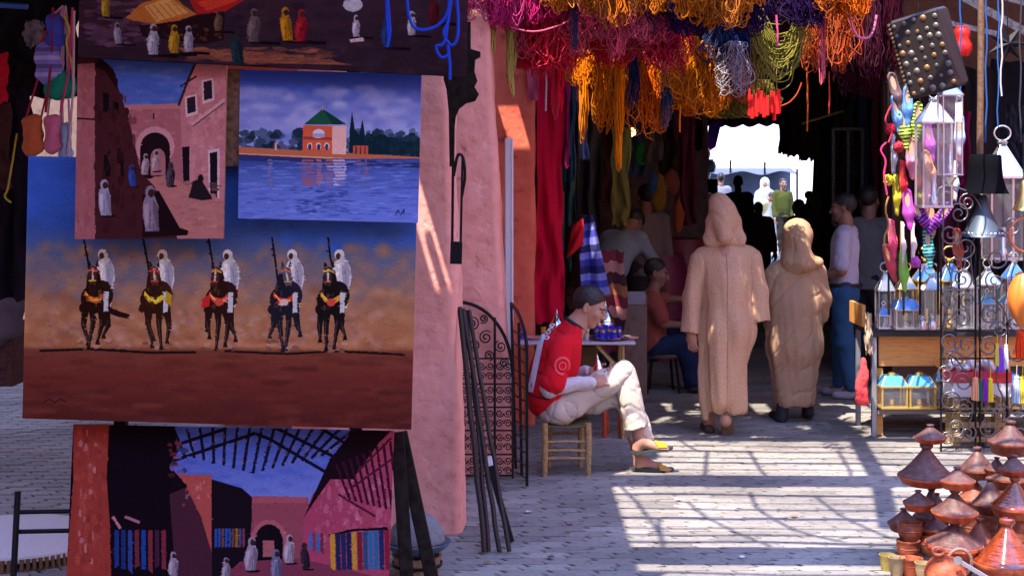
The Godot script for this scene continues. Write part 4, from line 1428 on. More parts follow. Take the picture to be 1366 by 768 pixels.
func build_pillar_things() -> void:
	# dark carved bracket and the narrow iron frame hung beneath it
	var mb := MB.new()
	var pts := []
	for q in [[612, 30], [628, 30], [628, 66], [641, 70], [641, 76], [634, 80], [633, 96], [637, 108], [633, 116], [639, 126], [634, 135], [622, 138], [613, 145], [608, 156], [606, 175], [605, 222], [600, 222], [599, 150], [596, 120], [592, 106], [594, 80], [604, 66], [612, 64]]: pts.append(P(q[0], q[1], 7.62))
	pts.reverse()
	mb.prism(pts, Vector3(0, 0, 0.05))
	solo("carved_bracket", "black carved wooden bracket beside the market square painting", "bracket", mb, M.dark_wood)
	var fr := thing("iron_hanger", "narrow black iron frame hanging below the carved bracket", "hanger", P(611, 352, 7.6))
	for q in [[605, 150, 603, 340, 0.014], [617, 208, 614, 345, 0.012]]:
		var b := MB.new()
		b.bar(P(q[0], q[1], 7.6) - fr.position, P(q[2], q[3], 7.6) - fr.position, q[4], 0.014)
		part("bar", b, M.iron, fr)
	var b2 := MB.new()
	b2.bar(P(609, 322, 7.58) - fr.position, P(608, 352, 7.58) - fr.position, 0.06, 0.02)
	part("block", b2, M.iron, fr)
	var b3 := MB.new()
	b3.tube(smooth_path(px_path([605, 235, 609, 212, 614, 206, 619, 216, 620, 240, 616, 262], 7.6).map(func(p): return p - fr.position)), 0.008, 6)
	part("loop", b3, M.iron, fr)
	# leaning stakes
	var k := 0
	for q in [[613, 410, 647, 742, 0.016], [618, 412, 666, 740, 0.014], [626, 414, 679, 745, 0.013], [622, 416, 653, 640, 0.011]]:
		var s := MB.new()
		var a := P(q[0], q[1], 8.05)
		var z := P(q[2], 0, 7.55)
		z.y = 0.012
		var path := []
		for i in 12:
			var p := a.lerp(z, i / 11.0)
			p.x += noise.get_noise_2d(i * 0.7, k * 5.0) * 0.005
			path.append(p)
		s.tube(path, q[4], 6)
		solo("iron_stake", ["thick dark stake leaning leftmost against the pillar corner", "middle dark stake leaning beside the pillar", "dark stake leaning rightmost of the thin stakes", "short dark stake leaning behind the other stakes"][k], "stake", s, M.rust, "stakes leaning by the pillar")
		k += 1
	var bs := thing("painted_bar", "thick black bar with a white band leaning by stakes", "bar", Vector3(P(682, 0, 7.75).x, 0, -7.75))
	var s1 := MB.new()
	s1.bar(Vector3(0, 0.01, 0), P(654, 622, 8.0) - bs.position, 0.034, 0.02)
	part("bar", s1, M.iron, bs)
	var s2 := MB.new()
	s2.bar(P(654, 622, 8.0) - bs.position, P(651, 609, 8.02) - bs.position, 0.036, 0.022)
	part("white_band", s2, mat(lin(0.6, 0.58, 0.62), 0.7), bs)
	# arched grille leaf with scrolls, leaning on the pier
	var D := 9.32
	var g := thing("iron_grille", "arched black iron gate leaf with scrolls leaning on pink pier", "grille", Vector3(P(650, 0, D).x, 0, -D))
	var o := g.position
	var arch := []
	for i in 15:
		var a := PI * 0.5 * i / 14.0
		arch.append(P(612 + sin(a) * 72, 500 - cos(a) * 97, D + 0.12) - o)
	var fb := MB.new()
	fb.tube(arch, 0.011, 6)
	part("arch_bar", fb, M.iron, g)
	var yb := 638.0
	for q in [[612, 404], [660, 423], [684, 498]]:
		var b := MB.new()
		b.bar(P(q[0], q[1], D + 0.12) - o, Vector3(P(q[0], 0, D).x, 0.01, -D) - o, 0.016, 0.012)
		part("upright", b, M.iron, g)
	for y in [478.0, 512.0, 543.0, 574.0, 606.0, yb - 4]:
		var b := MB.new()
		b.bar(P(612, y, D + 0.05) - o, P(684, y, D + 0.05) - o, 0.010, 0.010)
		part("crossbar", b, M.iron, g)
	for row in 5:
		for col in 3:
			var c := P(624 + col * 24, 495 + row * 31.5, D + 0.05) - o
			for sx in [-1.0, 1.0]:
				for sy in [-1.0, 1.0]:
					var b := MB.new()
					b.tube(spiral(c + Vector3(sx * 0.026, sy * 0.032, 0), 0.026, 1.5, PI * 0.5 * (1.0 + sx), sx * sy, Vector3.RIGHT, Vector3.UP, 14), 0.0042, 4)
					part("scroll", b, M.iron, g)
	for q in [[630, 432, 0.045], [648, 450, 0.045], [632, 460, 0.04], [668, 462, 0.04], [645, 425, 0.03], [672, 484, 0.03], [652, 474, 0.035], [622, 418, 0.028]]:
		var b := MB.new()
		b.tube(spiral(P(q[0], q[1], D + 0.11) - o, q[2], 1.7, q[0], 1.0 if int(q[0]) % 4 < 2 else -1.0), 0.005, 4)
		part("scroll", b, M.iron, g)
	# second leaf seen edge on
	var g2 := thing("iron_grille", "narrow lattice iron grille standing edge on by the pier", "grille", Vector3(P(694, 0, 9.3).x, 0, -9.3))
	o = g2.position
	for q in [[682, 405, 9.75, 688, 638, 9.62], [703, 460, 9.1, 703, 620, 9.1], [692, 430, 9.45, 696, 630, 9.4]]:
		var b := MB.new()
		var lo := P(q[3], 0, q[5])
		lo.y = 0.01
		b.bar(P(q[0], q[1], q[2]) - o, lo - o, 0.018, 0.014)
		part("upright", b, M.iron, g2)
	for i in 12:
		var b := MB.new()
		var y := 440.0 + i * 17.0
		b.bar(P(684, y, 9.7) - o, P(703, y + 12, 9.12) - o, 0.009, 0.009)
		part("crossbar", b, M.iron, g2)
	var b4 := MB.new()
	b4.tube(smooth_path([P(682, 405, 9.75) - o, P(690, 415, 9.5) - o, P(699, 440, 9.2) - o, P(703, 462, 9.1) - o]), 0.012, 6)
	part("arch_bar", b4, M.iron, g2)
	# white panel between pier and coral wall
	var wp := thing("white_panel", "tall white shutter panel between pink pier and coral wall", "panel", P(679, 640, 10.2))
	wp.position.y = 0.0
	o = wp.position
	var pn := MB.new()
	var top := P(679, 184, 10.2)
	pn.box(Vector3(0, top.y * 0.5, 0), Vector3(0.06, top.y, 0.03), Basis(), 0.01)
	part("leaf", pn, mat(lin(0.62, 0.64, 0.72), 0.5), wp)
	pn = MB.new()
	pn.box(Vector3(0.022, top.y * 0.5, 0.018), Vector3(0.014, top.y - 0.04, 0.012), Basis(), 0.003)
	part("edge_strip", pn, mat(lin(0.72, 0.72, 0.76), 0.4), wp)
	# stone dome in a bowl on a wooden tub, at the pillar's foot
	var tub := thing("wooden_tub", "small pale wooden tub at the pillar's foot by the easel", "tub", Vector3(P(556, 0, 7.15).x, 0, -7.15))
	var t1 := MB.new()
	t1.lathe([Vector2(0.0, 0.0), Vector2(0.10, 0.0), Vector2(0.115, 0.09), Vector2(0.12, 0.1), Vector2(0.108, 0.1), Vector2(0.1, 0.02), Vector2(0.0, 0.02)], 24)
	part("staves", t1, textured(mat(lin(0.38, 0.25, 0.14), 0.7), M.wood_tex, 5.0), tub)
	var t2 := MB.new()
	t2.lathe([Vector2(0.117, 0.05), Vector2(0.121, 0.05), Vector2(0.123, 0.065), Vector2(0.118, 0.065)], 24)
	part("hoop", t2, M.iron, tub)
	var bw := MB.new()
	bw.lathe([Vector2(0.0, 0.102), Vector2(0.09, 0.105), Vector2(0.14, 0.135), Vector2(0.165, 0.165), Vector2(0.158, 0.168), Vector2(0.13, 0.145), Vector2(0.0, 0.12)], 28)
	solo("glazed_bowl", "dark bowl with pale blue rim under the stone dome", "bowl", bw, mat(lin(0.06, 0.1, 0.16), 0.25), "", tub.position)
	var dm := MB.new()
	soft(dm, [egg(Vector3(0, 0.155, 0), Vector3(0.135, 0.15, 0.135))], 0.016, [[Vector3.DOWN, -0.15]], [], func(p: Vector3, _n: Vector3) -> float: return noise.get_noise_3dv(p * 30.0) * 0.006)
	solo("stone_dome", "rough pale grey stone dome sitting in the dark bowl", "stone", dm, textured(mat(lin(0.42, 0.44, 0.48), 0.9), M.fine, 6.0), "", tub.position)


func tea_glass(label: String, at: Vector3, c: Color, gold := true) -> void:
	var t := thing("tea_glass", label, "glass", at, "tea glasses on the table")
	var mb := MB.new()
	mb.lathe([Vector2(0.0, 0.0), Vector2(0.016, 0.0), Vector2(0.017, 0.02), Vector2(0.020, 0.085), Vector2(0.0185, 0.085), Vector2(0.0155, 0.006), Vector2(0.0, 0.006)], 14)
	var m := mat(Color(c.r, c.g, c.b, 0.5), 0.05)
	m.transparency = BaseMaterial3D.TRANSPARENCY_ALPHA
	part("cup", mb, m, t)
	mb = MB.new()
	mb.lathe([Vector2(0.0178, 0.048), Vector2(0.0186, 0.048), Vector2(0.0198, 0.066), Vector2(0.019, 0.066)], 14)
	part("band", mb, M.brass if gold else M.silver, t)


func teapot(label: String, at: Vector3, h: float) -> void:
	var t := thing("sugar_bowl", label, "bowl", at, "silver sugar bowls")
	var k := h / 0.24
	var mb := MB.new()
	mb.lathe([Vector2(0, 0), Vector2(0.045 * k, 0), Vector2(0.03 * k, 0.02 * k), Vector2(0.065 * k, 0.05 * k), Vector2(0.07 * k, 0.09 * k), Vector2(0.06 * k, 0.11 * k), Vector2(0, 0.11 * k)], 20)
	part("bowl", mb, M.silver, t)
	mb = MB.new()
	mb.lathe([Vector2(0.066 * k, 0.112 * k), Vector2(0.06 * k, 0.125 * k), Vector2(0.04 * k, 0.16 * k), Vector2(0.018 * k, 0.19 * k), Vector2(0.01 * k, 0.2 * k), Vector2(0.016 * k, 0.21 * k), Vector2(0.006 * k, 0.222 * k), Vector2(0.001, 0.25 * k)], 20)
	var lid := part("lid", mb, M.silver, t)
	mb = MB.new()
	mb.lathe([Vector2(0.001, 0.20 * k), Vector2(0.018 * k, 0.207 * k), Vector2(0.001, 0.216 * k)], 12)
	part("knob", mb, M.brass, lid)


func build_shop() -> void:
	# red hanging and the cloths round the shop front
	var crimson := cloth(lin(0.62, 0.008, 0.045))
	solo("hanging_cloth", "tall crimson cloth hanging beside the coral wall", "cloth", drape(715, 751, 95, 430, 11.45, 1.6, 0.05, 0, 0, 1.0), crimson)
	solo("hanging_cloth", "short pink cloth hanging over the crimson cloth's top corner", "cloth", drape(703, 718, 60, 134, 11.25, 1.0, 0.02, 0, 0, 2.0), cloth(lin(0.55, 0.1, 0.16)))
	solo("hanging_cloth", "magenta cloth with dark trim right of crimson cloth", "cloth", drape(750, 762, 80, 222, 11.5, 1.0, 0.03, -4, 0, 3.0), cloth(lin(0.4, 0.02, 0.12)))
	solo("hanging_scarf", "dark teal scarf hanging between magenta cloth and blue scarf", "scarf", drape(758, 770, 70, 240, 11.6, 1.0, 0.03, -6, 0, 4.0), cloth(lin(0.03, 0.07, 0.12)))
	solo("hanging_scarf", "denim blue scarf hanging beside the orange yarn", "scarf", drape(766, 778, 80, 212, 11.4, 1.2, 0.03, 8, 0, 5.0), cloth(lin(0.12, 0.17, 0.34)))
	var gb := MB.new()
	gb.bar(P(745, 256, 11.8), P(745, 334, 11.8), 0.1, 0.03)
	solo("grey_board", "grey brown board leaning between crimson cloth and shop", "board", gb, textured(mat(lin(0.2, 0.14, 0.13), 0.85), M.fine, 2.0))
	var blue := [lin(0.05, 0.06, 0.42), lin(0.22, 0.24, 0.7), lin(0.02, 0.025, 0.14), lin(0.2, 0.22, 0.66)]
	# striped blanket thrown over a bundle of clothes
	var bl := MB.new()
	bl.sheet(func(u: float, v: float) -> Vector3:
		var p := P(lerpf(772, 790, u) + v * lerpf(2, 24, u), lerpf(292, 286, u) + v * lerpf(100, 106, u), 11.75)
		p.z += 0.05 * sin(u * 9.0 + v * 2.0) + 0.1 * sin(v * 1.6) * 0.6
		return p, 14, 18, 0.008)
	solo("striped_blanket", "blue and lilac striped blanket draped over a clothes bundle", "blanket", bl, striped([blue[2], blue[1], blue[0], blue[3], blue[2], blue[1], blue[0]], 11))
	var bu := MB.new()
	soft(bu, [cone(P(780, 300, 11.95), P(776, 400, 11.95), 0.08, 0.13), egg(P(768, 320, 11.95), Vector3(0.08, 0.15, 0.1))], 0.02, [], [], creases(12.0, 0.03, 3.0))
	solo("clothes_bundle", "bundle of dark brown clothes under the striped blanket", "bundle", bu, cloth(lin(0.09, 0.035, 0.03)))
	var rd := MB.new()
	rd.sheet(func(u: float, v: float) -> Vector3:
		var p := P(lerpf(764, 778, u) - v * lerpf(8, 0, u), lerpf(300, 291, u) + v * lerpf(44, 34, u), 11.68)
		p.z += 0.06 * sin(u * 2.6) + 0.02 * sin(v * 8.0 + u * 5.0)
		return p, 10, 12, 0.006)
	solo("red_cloth", "small bright red cloth on top of the clothes bundle", "cloth", rd, cloth(lin(0.7, 0.02, 0.03)))
	var pat := striped([lin(0.16, 0.015, 0.03), lin(0.45, 0.2, 0.17), lin(0.05, 0.01, 0.02), lin(0.3, 0.1, 0.04)], 9)
	solo("plaid_blanket", "maroon banded blanket hanging right of the striped blanket", "blanket", drape(802, 833, 334, 470, 11.9, 1.0, 0.025, 2, 0, 7.0), pat)
	solo("hanging_cloth", "olive cloth hanging behind the longest orange yarn", "cloth", drape(816, 840, 170, 300, 12.6, 1.4, 0.03, 0, 0, 8.0), cloth(lin(0.16, 0.14, 0.03)))
	# counter with white cloth
	var ct := thing("shop_counter", "dark counter with white cloth behind the seated man", "counter", Vector3(P(850, 0, 12.6).x, 0, -12.6))
	var cb := MB.new()
	cb.box(Vector3(-0.02, 0.44, -0.1), Vector3(0.2, 0.88, 0.3))
	part("cabinet", cb, M.dim_wall, ct)
	cb = MB.new()
	cb.box(Vector3(-0.02, 0.85, 0.06), Vector3(0.17, 0.11, 0.01), Basis(Vector3.RIGHT, 0.1))
	part("cloth_front", cb, cloth(lin(0.34, 0.34, 0.42)), ct)
	# dark clothes on rails, one by one
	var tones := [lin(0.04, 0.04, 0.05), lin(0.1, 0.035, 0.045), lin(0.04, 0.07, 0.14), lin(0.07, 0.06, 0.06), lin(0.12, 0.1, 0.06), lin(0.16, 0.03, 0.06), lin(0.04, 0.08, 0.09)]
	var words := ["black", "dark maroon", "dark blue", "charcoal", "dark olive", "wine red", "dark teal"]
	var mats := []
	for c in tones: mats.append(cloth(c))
	var k := 0
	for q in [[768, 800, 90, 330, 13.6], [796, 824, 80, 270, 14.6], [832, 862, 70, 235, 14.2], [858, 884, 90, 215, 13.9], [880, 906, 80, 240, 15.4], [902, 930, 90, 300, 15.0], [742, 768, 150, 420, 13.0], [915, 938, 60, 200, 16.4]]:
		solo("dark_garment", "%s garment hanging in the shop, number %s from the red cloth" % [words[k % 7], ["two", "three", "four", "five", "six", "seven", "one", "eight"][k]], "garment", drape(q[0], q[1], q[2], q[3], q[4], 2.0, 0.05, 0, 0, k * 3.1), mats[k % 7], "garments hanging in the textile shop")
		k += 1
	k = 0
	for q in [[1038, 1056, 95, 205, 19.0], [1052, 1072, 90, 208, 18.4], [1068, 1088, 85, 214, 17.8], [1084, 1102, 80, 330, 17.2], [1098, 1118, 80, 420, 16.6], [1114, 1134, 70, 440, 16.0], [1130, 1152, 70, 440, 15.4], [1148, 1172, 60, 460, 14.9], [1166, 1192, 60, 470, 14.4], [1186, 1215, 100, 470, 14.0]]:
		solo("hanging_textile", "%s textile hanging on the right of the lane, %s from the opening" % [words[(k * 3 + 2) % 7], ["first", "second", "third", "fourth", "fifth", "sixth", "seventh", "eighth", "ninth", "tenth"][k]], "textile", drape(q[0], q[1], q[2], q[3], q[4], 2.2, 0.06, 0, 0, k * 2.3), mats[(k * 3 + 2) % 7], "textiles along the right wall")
		k += 1
	var fp := thing("framed_panel", "grey framed wooden panel hanging among the dark textiles", "panel", P(1132, 300, 14.6))
	for q in [[1112, 172, 1112, 300], [1151, 172, 1151, 300], [1112, 172, 1151, 172], [1112, 300, 1151, 300], [1132, 172, 1132, 300]]:
		var b := MB.new()
		b.bar(P(q[0], q[1], 14.6) - fp.position, P(q[2], q[3], 14.6) - fp.position, 0.03, 0.03)
		part("frame_bar", b, textured(mat(lin(0.16, 0.15, 0.15), 0.8), M.wood_tex, 3.0), fp)
	var ang := MB.new()
	ang.tube([P(1070, 165, 15.0), P(1125, 148, 14.8)], 0.012, 6)
	solo("bamboo_rod", "thin brown rod slanting across the dark textiles", "rod", ang, M.pale_wood)
	# small goods glimpsed in the shop
	k = 0
	for q in [[880, 258, 12, 26, lin(0.16, 0.09, 0.015), "dull yellow bag hanging deep in the shop"], [872, 246, 10, 16, lin(0.02, 0.06, 0.15), "small blue bag hanging beside the dull yellow bag"], [858, 205, 12, 16, lin(0.015, 0.15, 0.03), "small green bag hanging above the jacketed man"], [897, 244, 13, 18, lin(0.13, 0.04, 0.03), "small russet bag hanging right of dull yellow bag"], [770, 250, 14, 50, lin(0.03, 0.04, 0.12), "dark blue patterned bag hanging by the grey board"], [906, 290, 8, 22, lin(0.25, 0.06, 0.02), "small orange bag hanging beside the lane"]]:
		var mb := MB.new()
		var c := P(q[0], q[1], 14.0)
		soft(mb, [egg(c, Vector3(q[2] * 0.0065, q[3] * 0.0072, 0.05)), cone(c + Vector3(0, q[3] * 0.006, 0), c + Vector3(0, q[3] * 0.006 + 0.2, 0), 0.012, 0.008, 0.02)], 0.02, [], [], creases(12.0, 0.015, 1.0))
		solo("shop_bag", q[5], "bag", mb, cloth(q[4]), "bags hanging deep in the shop")
	for q in [[910, 318, 0.36, 15.6, lin(0.22, 0.03, 0.03), "round red leather pouffe beside the seated man"], [880, 338, 0.3, 15.2, lin(0.2, 0.02, 0.06), "dark magenta pouffe behind the seated man"]]:
		var mb := MB.new()
		var c := P(q[0], q[1], q[3])
		var hh: float = c.y
		mb.lathe([Vector2(0, 0), Vector2(q[2] * 0.85, 0), Vector2(q[2], hh * 0.3), Vector2(q[2], hh * 0.8), Vector2(q[2] * 0.8, hh), Vector2(0, hh + 0.02)], 24)
		solo("leather_pouffe", q[5], "pouffe", mb, mat(q[4], 0.5), "", Vector3(c.x, 0, c.z))
	# the lit bulb
	var bulb := thing("light_bulb", "small lit bulb hanging below the orange yarn", "lamp", P(844, 176, 12.8))
	var bm := MB.new()
	bm.lathe([Vector2(0.001, -0.035), Vector2(0.02, -0.03), Vector2(0.03, -0.005), Vector2(0.022, 0.02), Vector2(0.012, 0.035), Vector2(0.0, 0.036)], 14)
	var em := mat(lin(0.9, 0.7, 0.4), 0.3)
	em.emission_enabled = true
	em.emission = Color(1.0, 0.75, 0.4)
	em.emission_energy_multiplier = 2.5
	part("glass", bm, em, bulb)
	bm = MB.new()
	bm.tube([Vector3(0, 0.03, 0), Vector3(0, 1.6, 0)], 0.005, 5)
	part("wire", bm, M.iron, bulb)
	var ol := OmniLight3D.new()
	ol.name = "bulb_light"
	ol.light_color = Color(1.0, 0.75, 0.45)
	ol.light_energy = 0.05
	ol.light_size = 0.03
	ol.shadow_enabled = true
	ol.position = Vector3(0, -0.045, 0.02)
	bulb.add_child(ol)
	# tea table
	var tb := thing("tea_table", "folding table with pale top carrying tea glasses", "table", Vector3(P(768, 0, 10.9).x, 0, -10.9))
	var o := tb.position
	var ty := 0.70
	var top := MB.new()
	top.box(Vector3(0, ty - 0.012, 0), Vector3(0.84, 0.024, 0.42), Basis(), 0.008)
	part("tabletop", top, mat(lin(0.42, 0.42, 0.5), 0.35), tb)
	for q in [[-0.36, 0.17, -0.36], [0.33, 0.17, 0.33], [-0.36, -0.17, -0.36], [0.33, -0.17, 0.33]]:
		var lg := MB.new()
		lg.tube([Vector3(q[0], 0, q[1]), Vector3(q[2], ty - 0.024, q[1])], 0.014, 8)
		part("leg", lg, M.pale_wood, tb)
	for z in [0.17, -0.17]:
		var br := MB.new()
		br.tube([Vector3(0.33, ty - 0.24, z), Vector3(0.14, ty - 0.03, z)], 0.011, 6)
		part("brace", br, M.pale_wood, tb)
	var sk := MB.new()
	sk.box(Vector3(0.1, ty - 0.26, -0.15), Vector3(0.14, 0.4, 0.1), Basis(), 0.02)
	part("basket", sk, textured(mat(lin(0.3, 0.2, 0.09), 0.9), M.fine, 6.0), tb)
	var blue_g := Color(0.1, 0.15, 0.85)
	k = 0
	for q in [[797, 0.1], [804, 0.14], [812, 0.08], [819, 0.14], [826, 0.1], [808, -0.02], [816, -0.06]]:
		var p := P(q[0], 0, 10.9 - q[1])
		tea_glass("blue and gold tea glass in the table cluster, %s one" % ["leftmost", "second", "third", "fourth", "rightmost", "back left", "back right"][k], Vector3(p.x, ty + 0.012, p.z), blue_g)
		k += 1
	tea_glass("violet tea glass alone at the left end of table", Vector3(P(697, 0, 10.85).x, ty, -10.85), Color(0.35, 0.15, 0.9))
	tea_glass("amber tea glass behind the seated man's back", Vector3(P(725, 0, 10.9).x, ty, -10.9), Color(0.9, 0.5, 0.15))
	tea_glass("clear painted tea glass under the seated man's chin", Vector3(P(783, 0, 10.8).x, ty, -10.8), Color(0.9, 0.8, 0.75))
	teapot("silver sugar bowl with pointed lid behind red shoulder", Vector3(P(743, 0, 10.95).x, ty, -10.95), 0.2)
	teapot("taller silver sugar bowl with pointed lid among blue glasses", Vector3(P(808, 0, 11.02).x, ty, -11.02), 0.25)
	for q in [[712, 0.1, lin(0.7, 0.2, 0.2), "red and white plate at the table's left end"], [840, 0.08, lin(0.7, 0.3, 0.22), "red rimmed plate at the table's right end"], [812, 0.09, lin(0.6, 0.6, 0.66), "silver tray under the blue tea glasses"]]:
		var pl := thing("plate", q[3], "plate", Vector3(P(q[0], 0, 10.86).x, ty + 0.001, -10.86 + (0.03 if q[0] == 812 else 0.0)), "plates on the tea table")
		var pm := MB.new()
		var r := 0.15 if q[0] == 812 else 0.07
		pm.lathe([Vector2(0, 0.001), Vector2(r * 0.7, 0.001), Vector2(r, 0.012), Vector2(r * 0.98, 0.014), Vector2(r * 0.68, 0.005), Vector2(0, 0.005)], 24)
		part("dish", pm, M.silver if q[0] == 812 else mat(q[2], 0.4), pl)
	# turned red stool under the table
	var rs := thing("red_stool", "small stool with turned red legs under the tea table", "stool", Vector3(P(816, 0, 10.85).x, 0, -10.85))
	for q in [[-0.055, 0.07], [0.06, 0.07], [-0.03, -0.07], [0.075, -0.07]]:
		var lg := MB.new()
		lg.lathe([Vector2(0.0, 0.0), Vector2(0.014, 0.0), Vector2(0.02, 0.03), Vector2(0.013, 0.06), Vector2(0.022, 0.1), Vector2(0.014, 0.14), Vector2(0.02, 0.2), Vector2(0.016, 0.25), Vector2(0.0, 0.25)], 12, Transform3D(Basis(), Vector3(q[0], 0, q[1])))
		part("leg", lg, mat(lin(0.4, 0.05, 0.02), 0.3), rs)
	var ss := MB.new()
	ss.box(Vector3(0.01, 0.265, 0), Vector3(0.2, 0.03, 0.2), Basis(), 0.008)
	part("seat", ss, mat(lin(0.3, 0.03, 0.02), 0.4), rs)


func build_far_end() -> void:
	var w := MB.new()
	w.box(Vector3(10, 5, -47), Vector3(40, 10, 0.4))
	solo("far_building", "pale sunlit building front beyond the lane end", "building", w, M.white_wall)
	var ms := thing("market_stall", "blue grey canvas stall beyond the lane end", "stall", Vector3(P(1000, 0, 40).x, 0, -40.0))
	w = MB.new()
	w.sheet(func(u: float, v: float) -> Vector3: return Vector3(lerpf(-1.6, 1.2, u), 1.9 - 0.12 * v + 0.05 * sin(u * 17.0) * v, lerpf(-0.5, 0.7, v)), 30, 4, 0.01)
	part("canopy", w, cloth(lin(0.10, 0.12, 0.2)), ms)
	w = MB.new()
	w.sheet(func(u: float, v: float) -> Vector3: return Vector3(lerpf(-1.6, 1.2, u), lerpf(1.85, 0.1, v), -0.5 + 0.06 * sin(u * 23.0)), 40, 4, 0.01)
	part("back_cloth", w, cloth(lin(0.08, 0.1, 0.17)), ms)
	for x in [-1.55, -0.6, 0.3, 1.15]:
		w = MB.new()
		w.tube([Vector3(x, 0, 0.66), Vector3(x, 2.0 + 0.15 * sin(x * 9.0), 0.66)], 0.03, 6)
		part("pole", w, M.dark_wood, ms)
	w = MB.new()
	w.box(Vector3(-0.2, 0.4, 0.2), Vector3(2.6, 0.8, 0.6))
	part("counter", w, cloth(lin(0.12, 0.1, 0.12)), ms)
	w = MB.new()
	w.prism([P(941, 205, 30), P(946, 166, 30), P(964, 158, 30), P(955, 196, 30)], Vector3(0, 0, 0.02))
	solo("purple_awning", "purple awning cloth at the left of the bright opening", "awning", w, cloth(lin(0.2, 0.05, 0.6)))
	var va := MB.new()
	va.sheet(func(u: float, v: float) -> Vector3:
		var p := P(lerpf(925, 1105, u), lerpf(92, 168 + 4.0 * absf(sin(u * 26.0)) - 6.0 * u, v), 30.2)
		p.z += 0.1 * sin(u * 40.0) * v
		return p, 60, 6, 0.01)
	solo("valance", "dark scalloped cloth valance above the bright opening", "valance", va, cloth(lin(0.05, 0.06, 0.05)))
	var grp := "red tassels above the opening"
	for i in 11:
		var x := 1001.0 + i * 4.0 + rng.randf_range(-1.5, 1.5)
		var t := MB.new()
		t.lathe([Vector2(0.001, 0.16), Vector2(0.012, 0.15), Vector2(0.01, 0.13), Vector2(0.016, 0.1), Vector2(0.02, -0.08 - 0.02 * (i % 3)), Vector2(0.001, -0.085 - 0.02 * (i % 3))], 8)
		solo("red_tassel", "bright red tassel above the bright opening, %s from the left" % ORD[i], "tassel", t, cloth(lin(0.85, 0.02, 0.02)), grp, P(x, 142 + rng.randf_range(-4, 5), 9.4 + rng.randf_range(-0.08, 0.08))).scale = Vector3(0.62, rng.randf_range(0.45, 0.72), 0.62)
	for q in [[940, 205, 0.13, lin(0.7, 0.1, 0.05), "red jar on the pile at the opening's left"], [938, 232, 0.16, lin(0.6, 0.65, 0.75), "white jar at the foot of the pile at opening's left"], [948, 222, 0.12, lin(0.35, 0.45, 0.7), "pale blue jar beside the white jar"], [935, 190, 0.1, lin(0.06, 0.3, 0.1), "green jar on top of the pile at opening's left"]]:
		var j := MB.new()
		var r: float = q[2]
		j.lathe([Vector2(0, -r), Vector2(r * 0.7, -r), Vector2(r, 0), Vector2(r * 0.8, r * 0.7), Vector2(r * 0.5, r), Vector2(r * 0.6, r * 1.2), Vector2(0, r * 1.2)], 14)
		solo("glazed_jar", q[4], "jar", j, mat(q[3], 0.35), "jars piled by the opening", P(q[0], q[1], 29.8))
	var shelf := MB.new()
	shelf.box(Vector3(P(938, 0, 30).x, 0.85, -29.9), Vector3(0.5, 1.7, 0.5))
	solo("jar_shelf", "dark shelf block under the piled jars", "shelf", shelf, M.dark_wood)


# ---------- people
var head_mb: MB
var hair_mb: MB
var hand_mb: MB


func skin_tone(c: Vector3) -> StandardMaterial3D:
	var m := mat(lin(c.x, c.y, c.z), 0.55)
	m.vertex_color_use_as_albedo = true
	m.subsurf_scatter_enabled = true
	m.subsurf_scatter_strength = 0.08
	return m


